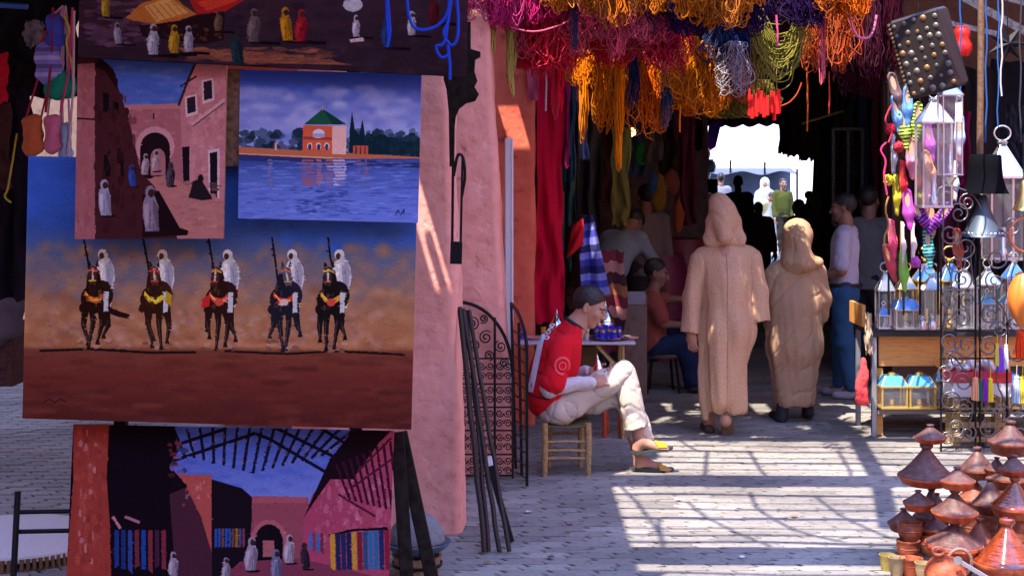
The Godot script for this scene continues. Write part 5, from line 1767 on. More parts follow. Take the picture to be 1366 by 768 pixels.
func make_templates() -> void:
	head_mb = MB.new()
	var pr := [egg(Vector3(0, 0.03, -0.015), Vector3(0.073, 0.087, 0.094)), egg(Vector3(0, -0.035, 0.022), Vector3(0.060, 0.084, 0.070)), egg(Vector3(0, -0.095, 0.056), Vector3(0.03, 0.021, 0.024), Basis(), 0.02),
		cone(Vector3(0, 0.016, 0.088), Vector3(0, -0.026, 0.111), 0.008, 0.0125, 0.015), egg(Vector3(0, -0.03, 0.1), Vector3(0.018, 0.009, 0.012), Basis(), 0.01), cone(Vector3(-0.034, 0.024, 0.078), Vector3(0.034, 0.024, 0.078), 0.012, 0.012, 0.02),
		egg(Vector3(-0.042, -0.022, 0.066), Vector3(0.018, 0.018, 0.018)), egg(Vector3(0.042, -0.022, 0.066), Vector3(0.018, 0.018, 0.018)), cone(Vector3(-0.018, -0.056, 0.086), Vector3(0.018, -0.056, 0.086), 0.008, 0.008, 0.01), cone(Vector3(-0.015, -0.067, 0.084), Vector3(0.015, -0.067, 0.084), 0.008, 0.008, 0.008),
		egg(Vector3(-0.075, -0.005, -0.012), Vector3(0.009, 0.033, 0.02), Basis(Vector3.UP, 0.35), 0.012), egg(Vector3(0.075, -0.005, -0.012), Vector3(0.009, 0.033, 0.02), Basis(Vector3.UP, -0.35), 0.012)]
	var carve := [egg(Vector3(-0.031, 0.004, 0.099), Vector3(0.015, 0.009, 0.014), Basis(), 0.01), egg(Vector3(0.031, 0.004, 0.099), Vector3(0.015, 0.009, 0.014), Basis(), 0.01), egg(Vector3(-0.084, -0.003, -0.006), Vector3(0.006, 0.02, 0.011), Basis(), 0.01), egg(Vector3(0.084, -0.003, -0.006), Vector3(0.006, 0.02, 0.011), Basis(), 0.01)]
	var tint := func(p: Vector3) -> Color:
		if p.z > 0.06 and absf(absf(p.x) - 0.032) < 0.02 and absf(p.y - 0.026 + absf(absf(p.x) - 0.03) * 0.2) < 0.0055: return Color(0.12, 0.09, 0.08)
		if p.z > 0.07 and absf(absf(p.x) - 0.031) < 0.013 and absf(p.y - 0.004) < 0.0045: return Color(0.2, 0.17, 0.17)
		if p.z > 0.08 and absf(p.x) < 0.022 and p.y < -0.05 and p.y > -0.073: return Color(0.85, 0.6, 0.6)
		return Color.WHITE
	soft(head_mb, pr, 0.0046, [], carve, null, tint)
	hair_mb = MB.new()
	var tuft := func(p: Vector3, _n: Vector3) -> float: return noise.get_noise_3dv(p * 90.0) * 0.004
	soft(hair_mb, [egg(Vector3(0, 0.037, -0.02), Vector3(0.080, 0.093, 0.101)), cone(Vector3(-0.073, 0.02, 0.012), Vector3(-0.072, -0.012, 0.014), 0.010, 0.006, 0.01), cone(Vector3(0.073, 0.02, 0.012), Vector3(0.072, -0.012, 0.014), 0.010, 0.006, 0.01)], 0.007, [[Vector3(0, -0.75, 0.66), -0.008]], [], tuft)
	hand_mb = MB.new()
	var hp := [egg(Vector3(0, 0.05, 0), Vector3(0.041, 0.054, 0.016), Basis(), 0.02), cone(Vector3(0, -0.02, 0), Vector3(0, 0.02, 0), 0.026, 0.028, 0.03)]
	var fx := [-0.030, -0.010, 0.010, 0.029]
	var fl := [0.070, 0.080, 0.076, 0.060]
	for i in 4:
		var at := Vector3(fx[i], 0.09 - absf(fx[i] + 0.005) * 0.25, 0)
		var ang := 0.35
		for s in 3:
			var L: float = fl[i] * [0.45, 0.32, 0.23][s]
			var to := at + Vector3(fx[i] * 0.12, cos(ang) * L, sin(ang) * L)
			hp.append(cone(at, to, 0.0092 - s * 0.0008, 0.0086 - s * 0.001, 0.006))
			at = to
			ang += 0.55
	hp.append(cone(Vector3(-0.026, 0.02, 0.004), Vector3(-0.05, 0.055, 0.02), 0.014, 0.011, 0.015))
	hp.append(cone(Vector3(-0.05, 0.055, 0.02), Vector3(-0.045, 0.088, 0.035), 0.0105, 0.008, 0.006))
	soft(hand_mb, hp, 0.0042)


func hand_frame(wrist: Vector3, tip: Vector3, palm: Vector3) -> Transform3D:
	var y := (tip - wrist).normalized()
	var z := (palm - y * palm.dot(y)).normalized()
	return Transform3D(Basis(y.cross(z), y, z), wrist)


func creases(scale: float, amount: float, stretch := 3.0) -> Callable:
	return func(p: Vector3, _n: Vector3) -> float: return noise.get_noise_3d(p.x * scale * 0.5, p.y * scale * 0.5 / stretch, p.z * scale * 0.5) * amount - maxf(0.0, 0.13 - absf(noise.get_noise_3d(p.x * scale * 0.6 + p.y * scale * 0.35 + 7.0, p.y * scale * 0.5, p.z * scale * 0.6))) * amount * 3.2


# a standing or walking figure; local +Z is the way it faces. a = options
func standing(label: String, at: Vector3, h: float, yaw: float, a: Dictionary) -> Node3D:
	var t := thing("person", label, "person", at, a.get("group", ""))
	t.rotation.y = yaw
	var cell: float = a.get("cell", 0.02)
	var w: float = a.get("wide", 1.0)
	var hip := 0.53 * h
	var sh := 0.82 * h
	var stride: float = a.get("stride", 0.0)
	var bend: float = a.get("bend", 0.0)   # the trunk tips forward
	var tb := Basis(Vector3.RIGHT, bend)
	var hc := Vector3(0, hip, 0)
	var up := func(x: float, y: float, z: float) -> Vector3: return hc + tb * Vector3(x * w, y - hip, z)
	var skin := []
	var shirt := []
	var pants := []
	var body := MB.new()
	var neck: Vector3 = up.call(0, 0.87 * h, -0.005)
	var head: Vector3 = up.call(0, 0.935 * h, 0.015)
	skin += [cone(up.call(0, 0.8 * h, -0.01), neck, 0.06, 0.055), cone(neck, head, 0.055, 0.055), egg(up.call(0, 0.7 * h, 0), Vector3(0.13 * w, 0.2, 0.09), tb), egg(hc, Vector3(0.13 * w, 0.13, 0.1))]
	shirt += [egg(up.call(0, 0.735 * h, 0.0), Vector3(0.172 * w, 0.185, 0.125), tb, 0.06), egg(up.call(0, 0.62 * h, 0.01), Vector3(0.152 * w, 0.19, 0.125), tb, 0.06), cone(up.call(0.05, 0.5 * h, 0.005), up.call(-0.05, 0.5 * h, 0.005), 0.128 * w, 0.128 * w, 0.05), cone(up.call(-0.11, 0.815 * h, -0.01), up.call(0.11, 0.815 * h, -0.01), 0.06, 0.06, 0.05)]
	pants += [egg(hc + Vector3(0, 0.0, 0), Vector3(0.152 * w, 0.13, 0.125), Basis(), 0.05)]
	for s in [-1, 1]:
		var q: float = -s * stride
		var kn := Vector3(s * 0.09 * w, 0.285 * h, 0.02 + q * 0.5 + absf(stride) * 0.15)
		var an := Vector3(s * 0.085 * w, 0.06 * h + (0.05 if q < -0.1 else 0.0), q)
		skin += [cone(Vector3(s * 0.085, hip, 0), kn, 0.07, 0.05), cone(kn, an, 0.048, 0.036), cone(an, an + Vector3(0, -0.045 * h, 0.1), 0.036, 0.024)]
		pants += [cone(Vector3(s * 0.08 * w, hip - 0.03, 0), kn, 0.098 * w, 0.074, 0.04), cone(kn, an, 0.074, 0.062, 0.03)]
		var shoes := MB.new()
		soft(shoes, [cone(Vector3(an.x, 0.035, q - 0.05), Vector3(an.x + s * 0.01, 0.032, q + 0.12), 0.038, 0.036), cone(Vector3(an.x, 0.075, q - 0.04), Vector3(an.x, 0.04, q + 0.04), 0.04, 0.036)], 0.014, [[Vector3.DOWN, -0.004]])
		part("shoe", shoes, a.get("shoes", M.black_leather), t)
		var sp: Vector3 = up.call(s * 0.165, 0.805 * h, -0.01)
		var el: Vector3 = up.call(s * 0.21, 0.62 * h, -0.03)
		var wr: Vector3 = up.call(s * 0.215, 0.485 * h, 0.05)
		if a.has("arm") and a.arm[0] == s:
			el = a.arm[1]; wr = a.arm[2]
		if a.has("arm2") and a.arm2[0] == s:
			el = a.arm2[1]; wr = a.arm2[2]
		skin += [cone(sp, el, 0.046, 0.04), cone(el, wr, 0.04, 0.027)]
		body.add(hand_mb, hand_frame(wr, wr + (wr - el), Vector3(-s, 0, 0.3)) * Transform3D(Basis.from_scale(Vector3(-s, 1, 1)), Vector3.ZERO))
		if a.get("sleeve", "long") == "short": shirt.append(cone(sp, sp.lerp(el, 0.8), 0.068, 0.066, 0.05))
		else: shirt += [cone(sp, el, 0.068, 0.056, 0.05), cone(el, wr, 0.056, 0.042, 0.03)]
	soft(body, skin, cell)
	var hx := Transform3D(tb * Basis(Vector3.UP, a.get("turn", 0.0)) * Basis(Vector3.RIGHT, a.get("nod", 0.0)), head)
	hx.basis = hx.basis.scaled(Vector3.ONE * (h / 1.72))
	body.add(head_mb, hx)
	part("body", body, a.skin, t)
	var mb := MB.new()
	soft(mb, shirt, cell, [[tb * Vector3.DOWN, (hc + tb * Vector3(0, a.get("hem", 0.49) * h - hip, 0)).dot(tb * Vector3.DOWN)], [tb * Vector3.UP, (hc + tb * Vector3(0, 0.868 * h - hip, 0)).dot(tb * Vector3.UP)]], [], creases(9.0, 0.016))
	part("shirt", mb, a.shirt, t)
	mb = MB.new()
	soft(mb, pants, cell, [[Vector3.DOWN, -0.025 * h], [Vector3.UP, 0.6 * h]], [], creases(11.0, 0.014, 0.8))
	part("trousers", mb, a.trousers, t)
	if a.get("hair", null):
		mb = MB.new()
		mb.add(hair_mb, hx)
		part("hair", mb, a.hair, t)
	return t


func robe_folds(base: float) -> Callable:   # long folds that run down the hanging cloth, with a few slanting pulls
	return func(p: Vector3, _n: Vector3) -> float:
		var low := clampf((1.45 - p.y) / 0.9, 0.12, 1.0)
		var a := noise.get_noise_3d(p.x * 8.0 + p.y * 0.7, p.y * 0.32 + base, p.z * 8.0)
		var b := noise.get_noise_3d(p.x * 17.0 + p.y * 1.4, p.y * 0.5 + base, p.z * 15.0)
		var pull := absf(noise.get_noise_3d(p.x * 2.2 + base, p.y * 1.9 + p.x * 3.0, p.z * 2.0))
		return (a * 0.030 + b * 0.010 - maxf(0.0, 0.06 - pull) * 0.09) * low


func build_people() -> void:
	make_templates()
	M.black_leather = mat(lin(0.015, 0.014, 0.014), 0.5)
	M.black_hair = mat(lin(0.012, 0.009, 0.009), 0.55)
	M.grey_hair = mat(lin(0.05, 0.045, 0.045), 0.6)
	var tan_skin := skin_tone(Vector3(0.40, 0.21, 0.14))
	var brown_skin := skin_tone(Vector3(0.22, 0.11, 0.075))
	seated_man(tan_skin)
	robed_woman_a(tan_skin)
	robed_woman_b(brown_skin)
	var denim := cloth(lin(0.035, 0.10, 0.22))
	# man in the lilac shirt, in profile, reaching forward
	var sp := P(1128, 530, 12.66)
	sp.y = 0.0
	var man := standing("man in a lilac polo shirt and blue jeans facing left", sp, 1.71, -PI / 2 - 0.35, {"skin": brown_skin, "shirt": cloth(lin(0.50, 0.48, 0.62)), "trousers": denim, "hair": M.black_hair, "sleeve": "short", "cell": 0.013, "wide": 1.12, "stride": 0.06, "nod": 0.1, "hem": 0.55, "shoes": mat(lin(0.35, 0.34, 0.4), 0.7), "arm": [-1, Vector3(-0.24, 1.08, 0.03), Vector3(-0.17, 1.0, 0.27)], "arm2": [1, Vector3(0.22, 1.08, 0.0), Vector3(0.15, 1.02, 0.24)]})
	var belt := MB.new()
	var ring := []
	for i in 24: ring.append(Vector3(cos(TAU * i / 24.0) * 0.172, 0.955, sin(TAU * i / 24.0) * 0.138 + 0.005))
	belt.tube(ring, 0.017, 6, true)
	part("belt", belt, M.black_leather, man)
	var dark_skin := brown_skin
	var q := P(1160, 505, 13.4)
	standing("man in a dark grey shirt standing in shadow behind the slippers", Vector3(q.x, 0, -13.4), 1.76, PI - 0.6, {"skin": dark_skin, "shirt": cloth(lin(0.16, 0.16, 0.17)), "trousers": cloth(lin(0.025, 0.025, 0.035)), "hair": M.black_hair, "wide": 1.1, "cell": 0.018})
	q = P(862, 0, 15.0)
	standing("man in a brown grey jacket standing with his back turned", Vector3(q.x, 0, -15.0), 1.76, PI + 0.25, {"skin": dark_skin, "shirt": cloth(lin(0.26, 0.21, 0.19)), "trousers": cloth(lin(0.06, 0.055, 0.06)), "hair": M.black_hair, "wide": 1.05, "cell": 0.02})
	q = P(806, 0, 13.6)
	standing("man in a grey t-shirt bending over behind the striped blanket", Vector3(q.x, 0, -13.6), 1.74, PI / 2 + 0.9, {"skin": dark_skin, "shirt": cloth(lin(0.24, 0.3, 0.36)), "trousers": cloth(lin(0.1, 0.12, 0.15)), "hair": M.black_hair, "sleeve": "short", "bend": 0.75, "wide": 1.2, "cell": 0.018, "nod": 0.4, "arm": [1, Vector3(0.36, 0.95, 0.42), Vector3(0.26, 0.75, 0.62)], "arm2": [-1, Vector3(-0.3, 0.95, 0.5), Vector3(-0.2, 0.75, 0.66)]})
	second_seated_man(brown_skin)
	# people at the bright end of the lane
	var grp := "people at the bright lane end"
	q = P(985, 0, 26.0)
	standing("man in a black jacket walking away toward the bright opening", Vector3(q.x, 0, -26.0), 1.78, PI, {"skin": dark_skin, "shirt": cloth(lin(0.06, 0.055, 0.06)), "trousers": cloth(lin(0.03, 0.03, 0.035)), "hair": M.black_hair, "stride": 0.15, "wide": 1.15, "cell": 0.028, "group": grp})
	q = P(1045, 0, 33.2)
	var gw := standing("woman in a dark green top carrying a black handbag", Vector3(q.x, 0, -33.2), 1.68, 0.15, {"skin": dark_skin, "shirt": cloth(lin(0.06, 0.075, 0.02)), "trousers": cloth(lin(0.02, 0.02, 0.02)), "hair": M.black_hair, "wide": 0.95, "stride": 0.1, "cell": 0.028, "group": grp})
	var bag := MB.new()
	bag.box(Vector3(-0.28, 0.52, 0.04), Vector3(0.14, 0.26, 0.1), Basis(), 0.03)
	bag.tube([Vector3(-0.23, 0.64, 0.04), Vector3(-0.25, 0.8, 0.06), Vector3(-0.28, 0.8, 0.06), Vector3(-0.33, 0.64, 0.04)], 0.008, 5)
	solo("handbag", "black handbag held by the woman in dark green", "handbag", bag, M.black_leather, "", gw.position)
	q = P(962, 0, 33.0)
	standing("man in a faded blue shirt farther off left of black jacket", Vector3(q.x, 0, -33.0), 1.8, PI, {"skin": dark_skin, "shirt": cloth(lin(0.2, 0.22, 0.32)), "trousers": cloth(lin(0.1, 0.1, 0.14)), "hair": M.black_hair, "cell": 0.035, "group": grp})
	q = P(1080, 0, 27.0)
	standing("person in dark clothes right of the woman in green", Vector3(q.x, 0, -27.0), 1.5, 0.9, {"skin": dark_skin, "shirt": cloth(lin(0.05, 0.04, 0.05)), "trousers": cloth(lin(0.03, 0.03, 0.03)), "hair": M.black_hair, "cell": 0.03, "group": grp})
	q = P(1021, 0, 37.0)
	var vw := thing("person", "woman in a white veil and pale robe at the lane end", "person", Vector3(q.x, 0, -37.0), grp)
	var body := MB.new()
	soft(body, [cone(Vector3(0, 0.2, 0), Vector3(0, 1.3, 0), 0.2, 0.1), cone(Vector3(-0.07, 0.0, 0), Vector3(-0.07, 0.3, 0), 0.05, 0.05), cone(Vector3(0.07, 0.0, 0), Vector3(0.07, 0.3, 0), 0.05, 0.05)], 0.035)
	body.add(head_mb, Transform3D(Basis(Vector3.UP, -0.3), Vector3(0, 1.52, 0)))
	part("body", body, brown_skin, vw)
	var mb := MB.new()
	soft(mb, [cone(Vector3(0, 1.25, 0), Vector3(0, 0.2, 0), 0.2, 0.27, 0.06), cone(Vector3(-0.18, 1.28, 0), Vector3(-0.28, 0.8, 0.12), 0.08, 0.07, 0.06), cone(Vector3(0.18, 1.28, 0), Vector3(0.28, 0.8, 0.12), 0.08, 0.07, 0.06)], 0.035, [[Vector3.DOWN, -0.06]], [], robe_folds(3.0))
	part("robe", mb, cloth(lin(0.3, 0.32, 0.4)), vw)
	mb = MB.new()
	soft(mb, [egg(Vector3(0, 1.55, -0.03), Vector3(0.12, 0.14, 0.12)), cone(Vector3(0, 1.46, -0.04), Vector3(0, 1.28, -0.02), 0.11, 0.17, 0.05)], 0.025)
	part("veil", mb, cloth(lin(0.45, 0.45, 0.5)), vw)
	# a stooping pedlar in a yellow jacket sitting low by the black jacket
	q = P(1007, 0, 34.5)
	standing("person in a pale yellow top bending low behind black jacket", Vector3(q.x, 0, -34.5), 1.5, PI / 2 - 0.4, {"skin": brown_skin, "shirt": cloth(lin(0.6, 0.5, 0.3)), "trousers": cloth(lin(0.1, 0.18, 0.4)), "hair": M.black_hair, "bend": 0.7, "cell": 0.035, "group": grp})
	for e in [[952, 20.0, 1.50, 0.4, lin(0.12, 0.13, 0.2), "short person in dull blue low before the bright opening"], [1012, 22.0, 1.42, -0.5, lin(0.2, 0.14, 0.08), "short person in brown between black jacket and green woman"], [1066, 21.0, 1.48, 0.8, lin(0.14, 0.05, 0.06), "short person in maroon right of the green woman"], [1098, 19.0, 1.56, 2.6, lin(0.1, 0.1, 0.1), "person in charcoal behind the man in lilac"]]:
		q = P(e[0], 0, e[1])
		standing(e[5], Vector3(q.x, 0, -e[1]), e[2], e[3] + PI, {"skin": dark_skin, "shirt": cloth(e[4]), "trousers": cloth(lin(0.05, 0.05, 0.06)), "hair": M.black_hair, "wide": 1.1, "cell": 0.028, "group": grp})
	q = P(938, 0, 29.5)
	standing("person in pale pink at the left edge of the opening", Vector3(q.x, 0, -29.5), 1.7, -0.6, {"skin": brown_skin, "shirt": cloth(lin(0.7, 0.45, 0.5)), "trousers": cloth(lin(0.3, 0.25, 0.3)), "hair": mat(lin(0.6, 0.6, 0.62), 0.8), "cell": 0.035, "group": grp})


func seated_man(skin: Material) -> void:
	var D := 9.6
	var s := D / FOCAL
	var base := P(750, 632, D)
	base.y = 0.0
	var t := thing("person", "seated man in a red jersey and cream trousers with crossed legs", "person", base)
	var L := func(px: float, py: float, z: float) -> Vector3: return Vector3((px - 750.0) * s, (631.0 - py) * s, z)
	# joints
	var pel: Vector3 = L.call(738, 545, 0.0)
	var chest: Vector3 = L.call(744, 486, 0.0)
	var neck: Vector3 = L.call(768, 437, 0.0)
	var head: Vector3 = L.call(787, 412, 0.0)
	var sh_r: Vector3 = L.call(751, 461, 0.175)
	var sh_l: Vector3 = L.call(762, 458, -0.17)
	var el_r: Vector3 = L.call(733, 513, 0.22)
	var wr_r: Vector3 = L.call(788, 508, 0.15)
	var el_l: Vector3 = L.call(760, 512, -0.2)
	var wr_l: Vector3 = L.call(789, 499, -0.02)
	var hip_r: Vector3 = L.call(742, 544, 0.09)
	var hip_l: Vector3 = L.call(742, 546, -0.09)
	var kn_r: Vector3 = L.call(829, 500, 0.03)
	var an_r: Vector3 = L.call(852, 586, 0.06)
	var kn_l: Vector3 = L.call(832, 530, -0.05)
	var an_l: Vector3 = L.call(853, 615, -0.01)
	var body := MB.new()
	soft(body, [cone(pel, chest, 0.11, 0.12, 0.05), cone(chest, neck, 0.12, 0.066, 0.05), cone(neck, head, 0.064, 0.062), cone(sh_r, el_r, 0.046, 0.04), cone(el_r, wr_r, 0.04, 0.028), cone(sh_l, el_l, 0.046, 0.04), cone(el_l, wr_l, 0.04, 0.028), cone(hip_r, kn_r, 0.08, 0.055), cone(kn_r, an_r, 0.05, 0.038), cone(hip_l, kn_l, 0.08, 0.055), cone(kn_l, an_l, 0.05, 0.038)], 0.013)
	# feet with toes
	for f in [[an_r, L.call(845, 601, 0.06), L.call(888, 597, 0.07)], [an_l, L.call(848, 625, -0.01), L.call(892, 627, 0.0)]]:
		var toe: Vector3 = f[2]
		var heel: Vector3 = f[1]
		var pr := [cone(f[0], heel + Vector3(0.02, 0.012, 0), 0.037, 0.033, 0.03), cone(f[0] + Vector3(0.02, -0.02, 0), toe - Vector3(0.05, 0, 0), 0.035, 0.026, 0.03)]
		for k in 5: pr.append(cone(toe + Vector3(-0.05, 0, -0.034 + k * 0.017), toe + Vector3(0.012 - absf(k - 3) * 0.006, -0.004, -0.034 + k * 0.017), 0.011, 0.009, 0.008))
		soft(body, pr, 0.007)
	var fwd := Basis(Vector3.UP, PI / 2 - 0.18) * Basis(Vector3.RIGHT, 0.42)
	body.add(head_mb, Transform3D(fwd.scaled(Vector3.ONE * 1.05), head))
	body.add(hand_mb, hand_frame(wr_r, wr_r + Vector3(0.09, 0.012, -0.03), Vector3(0.1, -0.5, -0.8)) * Transform3D(Basis.from_scale(Vector3(-1, 1, 1)), Vector3.ZERO))
	body.add(hand_mb, hand_frame(wr_l, wr_l + Vector3(0.09, 0.0, 0.05), Vector3(0.1, 0.8, 0.5)))
	part("body", body, skin, t)
	var mb := MB.new()
	mb.add(hair_mb, Transform3D(fwd.scaled(Vector3.ONE * 1.05), head))
	part("hair", mb, M.black_hair, t)
	# white undershirt sleeves
	var white := cloth(lin(0.66, 0.64, 0.68))
	mb = MB.new()
	soft(mb, [cone(sh_r.lerp(el_r, 0.5), el_r, 0.055, 0.055, 0.03), cone(el_r, wr_r - (wr_r - el_r).normalized() * 0.015, 0.057, 0.041, 0.03), cone(sh_l.lerp(el_l, 0.5), el_l, 0.055, 0.055, 0.03), cone(el_l, wr_l - (wr_l - el_l).normalized() * 0.02, 0.057, 0.041, 0.03)], 0.011, [], [], creases(16.0, 0.012, 1.0))
	part("undershirt", mb, white, t)
	# jersey
	var red := cloth(lin(0.72, 0.015, 0.03))
	mb = MB.new()
	var tilt := Basis(Vector3.BACK, -0.42)
	soft(mb, [egg(L.call(736, 530, 0), Vector3(0.155, 0.15, 0.185), Basis(), 0.06), egg(L.call(737, 500, 0), Vector3(0.145, 0.17, 0.19), tilt, 0.06), egg(L.call(749, 470, 0), Vector3(0.135, 0.14, 0.19), tilt, 0.06), cone(sh_r + Vector3(0.01, 0.012, -0.02), sh_l, 0.062, 0.062, 0.06), cone(L.call(760, 448, 0), neck, 0.09, 0.068, 0.05), cone(sh_r, el_r.lerp(sh_r, 0.18), 0.076, 0.082, 0.04), cone(sh_l, el_l.lerp(sh_l, 0.2), 0.072, 0.08, 0.04)], 0.011, [[Vector3(0.42, 0.9, 0), Vector3(0.42, 0.9, 0).dot(neck) + 0.01], [Vector3(0.1, -1, 0), Vector3(0.1, -1, 0).dot(L.call(725, 553, 0))]], [], creases(10.0, 0.022, 1.5))
	var jer := part("jersey", mb, red, t)
	mb = MB.new()
	var ring := []
	var nb := Basis(Vector3.BACK, -0.55)
	for i in 20: ring.append(neck + Vector3(0.0, 0.012, 0) + nb * Vector3(cos(TAU * i / 20.0) * 0.066, 0, sin(TAU * i / 20.0) * 0.068))
	mb.tube(ring, 0.012, 6, true)
	part("collar", mb, mat(lin(0.012, 0.012, 0.03), 0.8), jer)
	# pale stripe down the back seam, lettering and badge: thin raised print that follows the cloth
	var pale := cloth(lin(0.68, 0.68, 0.8), false)
	mb = MB.new()
	print_on(mb, jer.mesh, func(u: float, v: float) -> Vector2: return Vector2(lerpf(724, 708, v) + (u - 0.5) * 7.0, lerpf(448, 522, v)), 2, 10, s)
	part("stripe", mb, pale, jer)
	mb = MB.new()
	for k in 4:
		var c := Vector2(736.0 - k * 2.2, 434.0 + k * 6.0)
		print_on(mb, jer.mesh, func(u: float, v: float) -> Vector2:
			var a := u * TAU
			var r := lerpf(1.5, 2.9, v)
			return c + Vector2(cos(a) * r * 1.35, sin(a) * r * 0.8).rotated(-0.3), 10, 1, s)
	part("lettering", mb, pale, jer)
	mb = MB.new()
	for r2 in [[9.0, 12.0], [4.0, 5.5]]:
		print_on(mb, jer.mesh, func(u: float, v: float) -> Vector2:
			var a := u * TAU
			var r := lerpf(r2[0], r2[1], v)
			return Vector2(748, 483) + Vector2(cos(a) * r * 0.85, sin(a) * r), 20, 1, s)
	part("badge", mb, cloth(lin(0.76, 0.09, 0.12), false), jer)
	mb = MB.new()
	print_on(mb, jer.mesh, func(u: float, v: float) -> Vector2: return Vector2(lerpf(706, 732, u), lerpf(524, 528, u) + v * 2.4), 8, 1, s)
	part("back_seam", mb, mat(lin(0.02, 0.01, 0.03), 0.9), jer)
	# trousers
	var cream := cloth(lin(0.62, 0.55, 0.47))
	mb = MB.new()
	var kd: Vector3 = (an_r - kn_r).normalized()
	soft(mb, [egg(L.call(744, 543, 0), Vector3(0.15, 0.105, 0.175), Basis(), 0.05), cone(hip_r + Vector3(0.02, -0.01, 0), kn_r, 0.105, 0.075, 0.05), cone(hip_l + Vector3(0.02, 0, 0), kn_l, 0.105, 0.08, 0.05), cone(kn_l, an_l - Vector3(-0.005, -0.17, 0), 0.078, 0.068, 0.02)], 0.011, [], [], creases(10.0, 0.022, 1.0))
	soft(mb, [cone(kn_r, an_r - kd * 0.1, 0.078, 0.068, 0.02)], 0.01, [[kd, kd.dot(an_r - kd * 0.075)]], [], creases(10.0, 0.02, 2.0))
	var tr := part("trousers", mb, cream, t)
	mb = MB.new()
	var cuff: Vector3 = an_r - kd * 0.105
	soft(mb, [cone(cuff - kd * 0.03, cuff + kd * 0.03, 0.073, 0.077, 0.01)], 0.009, [[kd, kd.dot(cuff + kd * 0.035)]], [cone(cuff + kd * 0.02, cuff + kd * 0.14, 0.062, 0.066, 0.01)], creases(22.0, 0.007, 1.0))
	part("cuff", mb, cream, tr)
	mb = MB.new()
	var low: Vector3 = an_l - Vector3(-0.005, -0.2, 0)
	soft(mb, [cone(low, low - Vector3(-0.012, 0.07, 0), 0.07, 0.076, 0.01)], 0.009, [[Vector3.DOWN, -(low.y - 0.075)]], [], creases(22.0, 0.007, 1.0))
	part("cuff", mb, cream, tr)
	# open slippers
	for f in [[L.call(841, 607, 0.06), L.call(896, 599, 0.07), 0.0], [L.call(842, 634, -0.01), L.call(899, 635, 0.0), 0.0]]:
		var sl := MB.new()
		var a: Vector3 = f[0]
		var b: Vector3 = f[1]
		var d := (b - a).normalized()
		var upv := Vector3(-d.y, d.x, 0)
		var pts := []
		for k in 16:
			var th := TAU * k / 16.0
			var e := cos(th)
			pts.append((a + b) * 0.5 + d * e * 0.137 + Vector3(0, 0, sin(th) * (0.045 + 0.008 * e)))
		if a.y < 0.05:
			for k in 16: pts[k].y = 0.004
		sl.prism(pts, upv * 0.018)
		var so := part("sandal", sl, mat(lin(0.03, 0.04, 0.045), 0.7), t)
		var st := MB.new()
		var mid := b - d * 0.085 + upv * 0.014
		st.sheet(func(u: float, v: float) -> Vector3:
			var ang := lerpf(-1.25, 1.25, u)
			return mid + d * (v * 0.06 - 0.02 * cos(ang)) + Vector3(0, 0, sin(ang) * (0.052 - 0.006 * v)) + upv * (cos(ang) * (0.056 - 0.024 * v)), 10, 3, 0.004)
		part("strap", st, cloth(lin(0.55, 0.36, 0.03)), so)
	# the pot he is polishing
	var pot := MB.new()
	pot.lathe([Vector2(0.001, 0.0), Vector2(0.022, 0.0), Vector2(0.034, 0.02), Vector2(0.03, 0.04), Vector2(0.022, 0.05), Vector2(0.026, 0.054), Vector2(0.014, 0.08), Vector2(0.007, 0.09), Vector2(0.01, 0.098), Vector2(0.004, 0.11), Vector2(0.001, 0.122)], 16, Transform3D(Basis(Vector3.BACK, 0.1), L.call(799, 500, 0.02)))
	solo("sugar_pot", "small silver lidded pot held by the seated man", "pot", pot, M.silver, "", base)
	# his stool
	var stl := thing("stool", "low wooden stool with rush seat under the man in red", "stool", base)
	for q in [[726, 0.16], [783, 0.16], [733, -0.14], [776, -0.14]]:
		var lg := MB.new()
		var a: Vector3 = L.call(q[0], 631, q[1])
		a.y = 0.0
		lg.tube([a, a + Vector3(0, 0.1, 0), a + Vector3(0.002, 0.2, 0), a + Vector3(0, 0.335, 0)], [0.017, 0.02, 0.021, 0.021], 8)
		part("leg", lg, M.pale_wood, stl)
	for y in [0.11, 0.16, 0.215]:
		for z in [0.16, -0.14]:
			var rg := MB.new()
			rg.tube([L.call(727, 631, z) + Vector3(0, y, 0), L.call(754, 631, z) + Vector3(0, y + 0.004, 0), L.call(782, 631, z) + Vector3(0, y, 0)], 0.010, 6)
			part("rung", rg, M.pale_wood, stl)
	var seat := MB.new()
	for k in 22:
		var z := -0.155 + k * 0.0148
		seat.tube([L.call(724, 565, z), L.call(754, 568, z), L.call(786, 565, z)], 0.0085, 5)
	part("seat", seat, textured(mat(lin(0.3, 0.24, 0.1), 0.9), M.fine, 8.0), stl)


